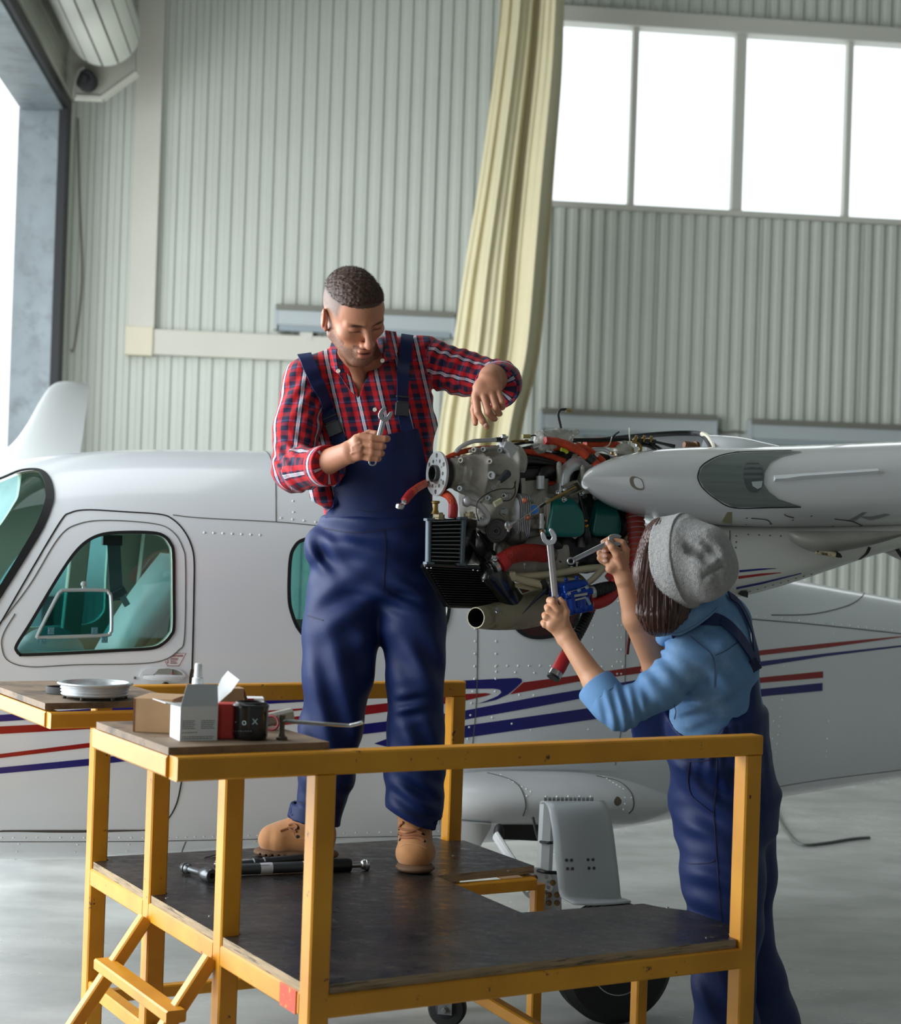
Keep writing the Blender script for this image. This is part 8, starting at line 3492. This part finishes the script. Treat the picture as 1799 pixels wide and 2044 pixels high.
for pth, w_ in (([(1334, 1508), (1360, 1516), (1390, 1520), (1425, 1514), (1448, 1506)], .003), ([(1432, 1515), (1430, 1560), (1425, 1625), (1430, 1700), (1436, 1790), (1445, 1900)], .003), ([(1377, 1520), (1373, 1550), (1380, 1585), (1400, 1605), (1425, 1624)], .005),
                ([(1350, 1715), (1380, 1724), (1415, 1722), (1428, 1716)], .002)):
    ribbon(pth, w_, WO, .001, m_navyd, 'seam', wov, thick=.0015)
ribbon([(1345, 1270), (1372, 1250), (1405, 1236), (1440, 1243), (1468, 1268), (1488, 1296), (1503, 1325)], .034, DB, .007, m_navy, 'strap', wov, thick=.004, sm=8)
ribbon([(1450, 1190), (1470, 1206), (1488, 1238), (1499, 1275), (1507, 1322)], .026, DB, .007, m_navy, 'strap', wov, thick=.004)
g = M()
g.beam(P(1500, 1318, 4.70), P(1512, 1338, 4.70), .03, .01, ch=.003)
g.build('strap_joint', m_navyd, wov)
# shoes (below the frame)
for px, py, d in ((1440, 2175, 4.84), (1530, 2165, 5.0)):
    g = M()
    c = P(px, py, d)
    c.z = 0
    b = Sdf()
    b.seg(c + Vector((.03, 0, .055)), c + Vector((-.14, -.03, .04)), (.045, .045, .05), (.045, .035, .05), .03)
    b.seg(c + Vector((.03, 0, .05)), c + Vector((.02, 0, .13)), .045, .045, .02)
    b.clip(c + Vector((0, 0, .003)), (0, 0, -1), .002)
    b.build('shoe', mat('dark_shoe', (40, 34, 32), 0.6), wom, h=.006)
wrench(P(1097, 1074, 4.70), P(1112, 1232, 4.735), .0200, .011, .0165, (-.15, -1, .1), 'big steel wrench held upright in the woman\'s nearer fist', 'combination wrenches', .3)
wrench(P(1226, 1078, 4.765), P(1140, 1120, 4.745), .0165, .0105, .0125, (0, -1, .1), 'steel wrench pinched between the woman\'s thumb and forefinger', 'combination wrenches', -.5)
# ================================================================== loose things
ZT = ZR + .0165
m_card = mat('brown_card', (176, 140, 102), 0.8, var=0.06, vscale=20)
m_carton = mat('white_carton', (222, 224, 224), 0.6)
m_cartong = mat('carton_grey_side', (176, 182, 184), 0.6)
m_print = mat('print_grey', (110, 116, 122), 0.6)


def card_box(name, label, cat, p, ang, sx, sy, sz, m, group=None):
    t = thing(name, p, label, cat, group)
    R = Matrix.Rotation(ang, 3, 'Z')
    return t, (lambda x, y, z: Vector(p) + R @ Vector((x * sx, y * sy, z * sz))), R


# brown cardboard box
pb = G(300, 1462, ZT)
pb.z = ZT
t, q, R = card_box('cardboard_box', 'plain brown cardboard box on the nearer tray of the platform', 'box', pb + Vector((.01, .05, 0)), math.radians(-6), .088, .15, .075, m_card)
g = M()
g.loft([[q(-.5, -.35, 0), q(.5, -.35, 0), q(.5, .5, 0), q(-.5, .5, 0)], [q(-.5, -.35, 1), q(.5, -.35, 1), q(.5, .5, 1), q(-.5, .5, 1)]])
g.build('box_body', m_card, t, smooth=0, bevel=.001)
g = M()
g.beam(q(-.5, -.352, .5), q(-.46, -.352, .5), .072, .0006)
g.build('box_edge', mat('card_edge', (120, 76, 50), .8), t)
# white open carton with flaps and small print
pc_ = G(376, 1479, ZT)
A = math.radians(24)
t, q, R = card_box('carton', 'open white carton with raised flaps and fine print on the nearer tray', 'box', pc_ + Vector((.004, .045, 0)), A, .083, .080, .074, m_carton)
pts = [(-.5, -.5), (.5, -.5), (.5, .5), (-.5, .5)]
for i, (a, b) in enumerate(zip(pts, pts[1:] + pts[:1])):
    g = M()
    g.loft([[q(a[0], a[1], 0), q(b[0], b[1], 0), q(b[0] * .985, b[1] * .985, 0), q(a[0] * .985, a[1] * .985, 0)], [q(a[0], a[1], 1), q(b[0], b[1], 1), q(b[0] * .985, b[1] * .985, 1), q(a[0] * .985, a[1] * .985, 1)]])
    g.build('carton_side', m_carton, t, smooth=0)
g = M()
g.plate([q(-.5, -.5, 1), q(.5, -.5, 1), q(.52, -.30, 1.62), q(-.30, -.30, 1.62)], .0012, R @ Vector((0, -1, .3)))
g.build('carton_flap', m_cartong, t, label='grey inner flap')
g = M()
dq = q(.5, 0, 1).y
g.plate([P(424, 1410, dq - .02), P(428, 1385, dq), P(443, 1353, dq + .01), P(455, 1339, dq + .01), P(478, 1357, dq - .02), P(462, 1380, dq - .03), P(436, 1403, dq - .03)], .0012, (0, -1, 0))
g.build('carton_flap', m_carton, t)
g = M()
g.plate([q(-.5, -.48, 1.0), q(-.5, .48, 1.0), q(-1.0, .48, 1.12), q(-.9, -.48, 1.10)][::-1], .0012, R @ Vector((0.2, 0, 1)))
g.build('carton_flap', m_carton, t)
X_, Y_ = R @ Vector((1, 0, 0)), Vector((0, 0, 1))
# print too small to read in the photo: fine broken lines of ink
g = M()
random.seed(4)
for x0_, x1_, z0_, n_ in ((-.44, -.10, .58, 5), (.06, .42, .58, 5), (-.44, .0, .24, 1), (-.44, .40, .12, 2)):
    for i in range(n_):
        x_ = x0_
        while x_ < x1_ - .03:
            w_ = min(x1_ - x_, .03 + .05 * random.random())
            g.beam(q(x_, -.503, z0_ - i * .055), q(x_ + w_, -.503, z0_ - i * .055), .0018, .0003)
            x_ += w_ + .015
g.build('fine_print', m_print, t, kind='stuff')
# spray bottle in the carton
pz = q(.10, .1, 0)
t = thing('spray_bottle', pz + Vector((0, 0, .004)), 'white nozzle bottle standing in the open carton', 'bottle')
g = M()
g.lathe(pz + Vector((0, 0, .002)), (0, 0, 1), [(0, .018), (.06, .018), (.075, .014), (.100, .0125)], 24)
g.build('bottle_body', m_carton, t)
g = M()
g.lathe(pz + Vector((0, 0, .10)), (0, 0, 1), [(0, .0135), (.030, .0120), (.032, .0085), (.058, .0080), (.062, .006)], 24)
g.build('nozzle', mat('white_plastic', (232, 234, 232), .35), t)
# red box and torn brown one behind the filter
pr = G(446, 1475, ZT)
t, q, R = card_box('red_box', 'small red box standing between the carton and the black oil filter', 'box', pr + Vector((.0, .03, 0)), math.radians(5), .042, .05, .075, m_card)
g = M()
g.loft([[q(-.5, -.5, 0), q(.5, -.5, 0), q(.5, .5, 0), q(-.5, .5, 0)], [q(-.5, -.5, 1), q(.5, -.5, 1), q(.5, .5, 1), q(-.5, .5, 1)]])
g.build('box_body', mat('red_card', (200, 44, 30), .5), t, smooth=0, bevel=.001)
pr = G(447, 1452, ZT)
t, q, R = card_box('cardboard_box', 'half-hidden brown box with an open flap behind the small red box', 'box', pr + Vector((.0, .07, 0)), math.radians(20), .06, .05, .085, m_card)
g = M()
g.loft([[q(-.5, -.5, 0), q(.5, -.5, 0), q(.5, .5, 0), q(-.5, .5, 0)], [q(-.5, -.5, 1), q(.5, -.5, 1), q(.5, .5, 1), q(-.5, .5, 1)]])
g.build('box_body', m_card, t, smooth=0)
g = M()
g.plate([q(.5, -.5, 1), q(.5, .5, 1), q(.7, .4, .6), q(.72, -.4, .6)], .001, (1, 0, .3))
g.build('box_flap', m_card, t)
pr = G(484, 1440, ZT)
t, q, R = card_box('parts_packet', 'white and red packet lying behind the black oil filter', 'packet', pr + Vector((.0, .06, 0)), math.radians(10), .085, .05, .052, m_carton)
g = M()
g.loft([[q(-.5, -.5, 0), q(.5, -.5, 0), q(.5, .5, 0), q(-.5, .5, 0)], [q(-.5, -.5, 1), q(.5, -.5, 1), q(.5, .5, 1), q(-.5, .5, 1)]])
g.build('packet_body', m_carton, t, smooth=0, bevel=.002)
g = M()
g.beam(q(-.4, -.51, .9), q(.2, -.51, .9), .008, .001)
g.build('red_band', m_redst, t)
# oil filter
pf_ = G(495, 1479, ZT)
t = thing('oil_filter', pf_ + Vector((0, .036, 0)), 'glossy black oil filter canister with pale print on the nearer tray', 'oil filter')
b = pf_ + Vector((0, .036, 0))
g = M()
g.lathe(b, (0, 0, 1), [(0, .033), (.002, .036), (.006, .0375), (.010, .0385), (.066, .0385), (.070, .0400), (.074, .0400), (.077, .037), (.078, .034)], 40)
can = g.build('canister', m_blkg, t, smooth=40)
g = M()
g.lathe(b + Vector((0, 0, .078)), (0, 0, 1), [(0, .034), (.003, .033), (.004, .029), (.001, .028)], 36, cap=False)
g.build('seal_ring', m_blk, t)
CB = bvh_of(can)
m_pale = mat('pale_print', (186, 206, 208), .5)
for px, py, s, sz in ((466, 1461, '--------', .0085), (470, 1444, '-', .014), (483, 1447, 'O', .014), (503, 1446, 'X', .018)):
    try:
        l, n = hit(CB, px, py)
        # wrap every letter round the can
        for i, ch in enumerate(s):
            l, n = hit(CB, px + i * sz * 560, py)
            if l is None or ch == ' ':
                continue
            x = Vector((0, 0, 1)).cross(n).normalized()
            text_at(l + n * .0006, x, Vector((0, 0, 1)), ch, sz, m_pale, t, 'print')
    except Exception:
        pass
# hook rod in its swivel foot
pk = G(562, 1476, ZT)
t = thing('hook_rod', pk, 'long bent steel rod with a hooked end standing on the nearer tray', 'tool')
g = M()
g.lathe(pk, (0, 0, 1), [(0, .013), (.005, .013), (.008, .008), (.016, .006), (.042, .006), (.046, .0075), (.054, .007)], 16)
g.build('foot', mat('worn_bronze', (92, 78, 62), .45, metal=.5), t)
d0 = pk.y
g = M()
g.tube(smooth_path([tuple(P(560, 1438, d0)), tuple(P(620, 1443, d0 - .02)), tuple(P(690, 1448, d0 - .04)), tuple(P(704, 1447, d0 - .045)), tuple(P(720, 1443, d0 - .05)), tuple(P(725, 1441, d0 - .05))], 6), .0042, 10)
g.build('rod', m_steel, t)
g = M()
for i in range(30):
    p = P(572 + i * 2.6, 1439 + i * .23, d0 - .005 - i * .0008)
    g.lathe(p, (1, 0, 0), [(-.0008, .0044), (0, .0054), (.0008, .0044)], 8)
g.build('thread', m_steel, t, kind='stuff')
pk = G(545, 1462, ZT)
t = thing('clamp_tool', pk + Vector((0, .03, 0)), 'grey metal clamp lying behind the oil filter', 'tool')
g = M()
g.beam(pk + Vector((-.03, .04, .02)), pk + Vector((.035, .07, .035)), .028, .03, ch=.006)
g.build('clamp_body', m_cast, t)
g = M()
g.tube(smooth_path([tuple(pk + Vector((-.03, .02, .03))), tuple(pk + Vector((0, .01, .035))), tuple(pk + Vector((.012, 0, .02))), tuple(pk + Vector((.0, .0, .006))), tuple(pk + Vector((-.03, .01, .008)))], 5), .003, 8)
g.build('red_cord', mat('red_lead', (130, 26, 30), .5), t)
g = M()
g.tube([pk + Vector((-.09, .06, .045)), pk + Vector((-.06, .05, .05))], .010, 12)
g.build('clamp_screw', m_dsteel, t)
# aluminium ring pulley and belt on the far tray
p1 = G(180, 1398, ZT)
p1 = p1 + Vector((0, .06, 0))
t = thing('pulley', p1, 'grooved aluminium pulley ring lying on the farther tray', 'pulley')
g = M()
g.lathe(p1 + Vector((0, 0, .008)), (0, 0, 1), [(0, .084), (.004, .088), (.008, .084), (.012, .089), (.016, .085), (.020, .090), (.024, .087), (.028, .096), (.031, .098), (.034, .096), (.034, .086), (.028, .080), (.010, .078), (.004, .078)], 56, cap=False)
ring_ = g.build('pulley_ring', m_mach, t, smooth=30)
g = M()
g.cyl(p1 + Vector((0, 0, .010)), p1 + Vector((0, 0, .014)), .08, 40)
g.build('pulley_web', mat('dark_web', (70, 66, 62), .6, stain=(170, 170, 165), sscale=60), t)
for k in range(6):
    a = k * math.pi / 3 + .3
    g = M()
    g.cyl(p1 + Vector((.078 * math.cos(a), .078 * math.sin(a), 0)), p1 + Vector((.078 * math.cos(a), .078 * math.sin(a), .010)), .0055, 10)
    g.build('pulley_stud', m_dsteel, t)
p2 = G(118, 1388, ZT) + Vector((.02, .05, 0))
t = thing('drive_belt', p2, 'black ribbed drive belt tucked beside the pulley ring', 'belt')
g = M()
ring = [(0, 0.064), (.001, .066), (.018, .066), (.019, .064), (.018, .060), (.001, .060)]
vsr = []
for k in range(41):
    a = 2 * math.pi * k / 40
    vsr.append([p2 + Vector((rr * math.cos(a) * 1.0, rr * .62 * math.sin(a), z_)) for z_, rr in ring])
g.loft(vsr, caps=False)
g.build('belt_band', mat('belt_black', (34, 34, 34), .6), t)
# tools lying on the deck
def deckp(px, py, r):
    p = G(px, py, ZD + .0005 + r)
    return p


t = thing('torque_wrench', deckp(580, 1735, 0), 'long grey torque wrench with black grip lying on the deck', 'torque wrench', 'torque wrenches on the deck')
a, b = deckp(432, 1737, .017), deckp(735, 1725, .017)
ax = (b - a).normalized()
Lw = (b - a).length
m_tq = mat('tool_grey', (72, 78, 80), .38, metal=.4)
g = M()
g.tube([a + ax * .01, a + ax * Lw * .64], .0155, 20)
g.build('barrel', m_tq, t)
g = M()
g.lathe(a + ax * Lw * .62, ax, [(0, .0155), (.006, .0185), (Lw * .24, .0195), (Lw * .26, .018), (Lw * .265, .010)], 20)
g.build('grip', m_blk, t)
g = M()
g.lathe(a + ax * Lw * .88, ax, [(0, .009), (.03, .009), (.034, .014), (.042, .016), (.044, .016), (.046, .0175), (Lw * .12, .0175)], 20)
g.build('end_cap', m_steel, t)
for u, w, tx in ((.28, .035, 'CAL 07'), (.56, .022, 'Nm')):
    g = M()
    g.lathe(a + ax * (Lw * u), ax, [(0, .0157), (.0001, .0159), (w, .0159), (w + .0001, .0157)], 20, cap=False)
    o = g.build('label_band', mat('label_white', (206, 208, 214), .5), t)
    o_ = a + ax * (Lw * u + .003) + Vector((0, -.0150, .0062))
    up_ = Vector((0, .38, .92)) - ax * ax.dot(Vector((0, .38, .92)))
    gb = M()
    for i in range(3):
        c_ = o_ + up_.normalized() * (.0015 + i * .0022)
        gb.beam(c_, c_ + ax * (w - .008), .0009, .0003, up_)
    gb.build('fine_print', m_print, t, kind='stuff')
g = M()
hx0, hx1 = deckp(366, 1731, .015), deckp(422, 1748, .017)
ax2 = (hx1 - hx0).normalized()
L2 = (hx1 - hx0).length
g.lathe(hx0, ax2, [(0, .013), (.004, .015), (.016, .015), (.018, .012), (.024, .015), (.030, .014), (.036, .009), (L2 * .6, .009), (L2 * .7, .013), (L2 * .78, .019), (L2, .0195), (L2 + .004, .017), (L2 + .004, .008), (L2 - .01, .007)], 24, cap=False)
g.tube([hx1 - ax2 * .012, a + ax * .02], .012, 14)
g.build('square_drive', mat('drive_grey', (96, 100, 102), .3, metal=.7), t)
t = thing('torque_wrench', deckp(520, 1722, 0), 'slimmer dark torque wrench lying just behind the longer one', 'torque wrench', 'torque wrenches on the deck')
a, b = deckp(452, 1727, .011), deckp(622, 1711, .012)
ax = (b - a).normalized()
Lw = (b - a).length
g = M()
g.lathe(a, ax, [(0, .008), (Lw * .3, .009), (Lw * .3 + .002, .013), (Lw * .36, .013), (Lw * .37, .010), (Lw * .42, .010), (Lw * .43, .0135), (Lw * .47, .0135), (Lw * .48, .011), (Lw * .55, .012), (Lw, .0125)], 18)
g.build('barrel', m_tq, t)
g = M()
g.lathe(deckp(492, 1727, .001) + Vector((0, 0, 0)), (0, 0, 1), [(0, .017), (.002, .019), (.014, .019), (.016, .015)], 24)
g.build('ratchet_head', m_steel, t)
g = M()
c0 = deckp(430, 1725, .011)
g.lathe(c0, (a - c0), [(0, .011), (.012, .011), (.014, .008), ((a - c0).length + .06, .006)], 14)
g.build('extension', m_steel, t)
# thin scrap wire on the deck, screws in the boards
t = None
g = M()
g.tube(smooth_path([tuple(deckp(408, 1713, .002)), tuple(deckp(425, 1708, .004)), tuple(deckp(438, 1705, .002))], 5), .0014, 6)
g.tube(smooth_path([tuple(deckp(412, 1710, .002)), tuple(deckp(428, 1712, .003)), tuple(deckp(440, 1709, .002))], 5), .0014, 6)
o = g.build('wire_scrap', m_blk)
tag(o, 'tiny scrap of black wire at the back of the deck left of the boot', 'wire', kind='stuff')
for q_ in ((333, 1792), (419, 1828), (460, 1862), (1468, 1858), (1458, 1864), (1411, 1871), (1333, 1811), (1014, 1738), (905, 1708)):
    p = G(q_[0], q_[1], ZD + .0005)
    g = M()
    g.lathe(p - Vector((0, 0, .001)), (0, 0, 1), [(0, .0045), (.0015, .0045), (.002, .003)], 10)
    g.build('board_screw', m_steel, pf)
# green cable on the floor, far right
g = M()
pts = [(1530, 1560), (1556, 1632), (1572, 1660), (1592, 1682), (1612, 1687), (1650, 1683), (1700, 1675), (1736, 1672)]
pp = []
for i, q_ in enumerate(smooth_path(pts, 6)):
    p = G(q_[0], max(q_[1], 1600), .006)
    pp.append(p)
g.tube(pp, .0085, 8)
o = g.build('floor_cable', mat('green_cable', (78, 86, 80), .6))
tag(o, 'thin green cable curving across the concrete floor behind the woman', 'cable')
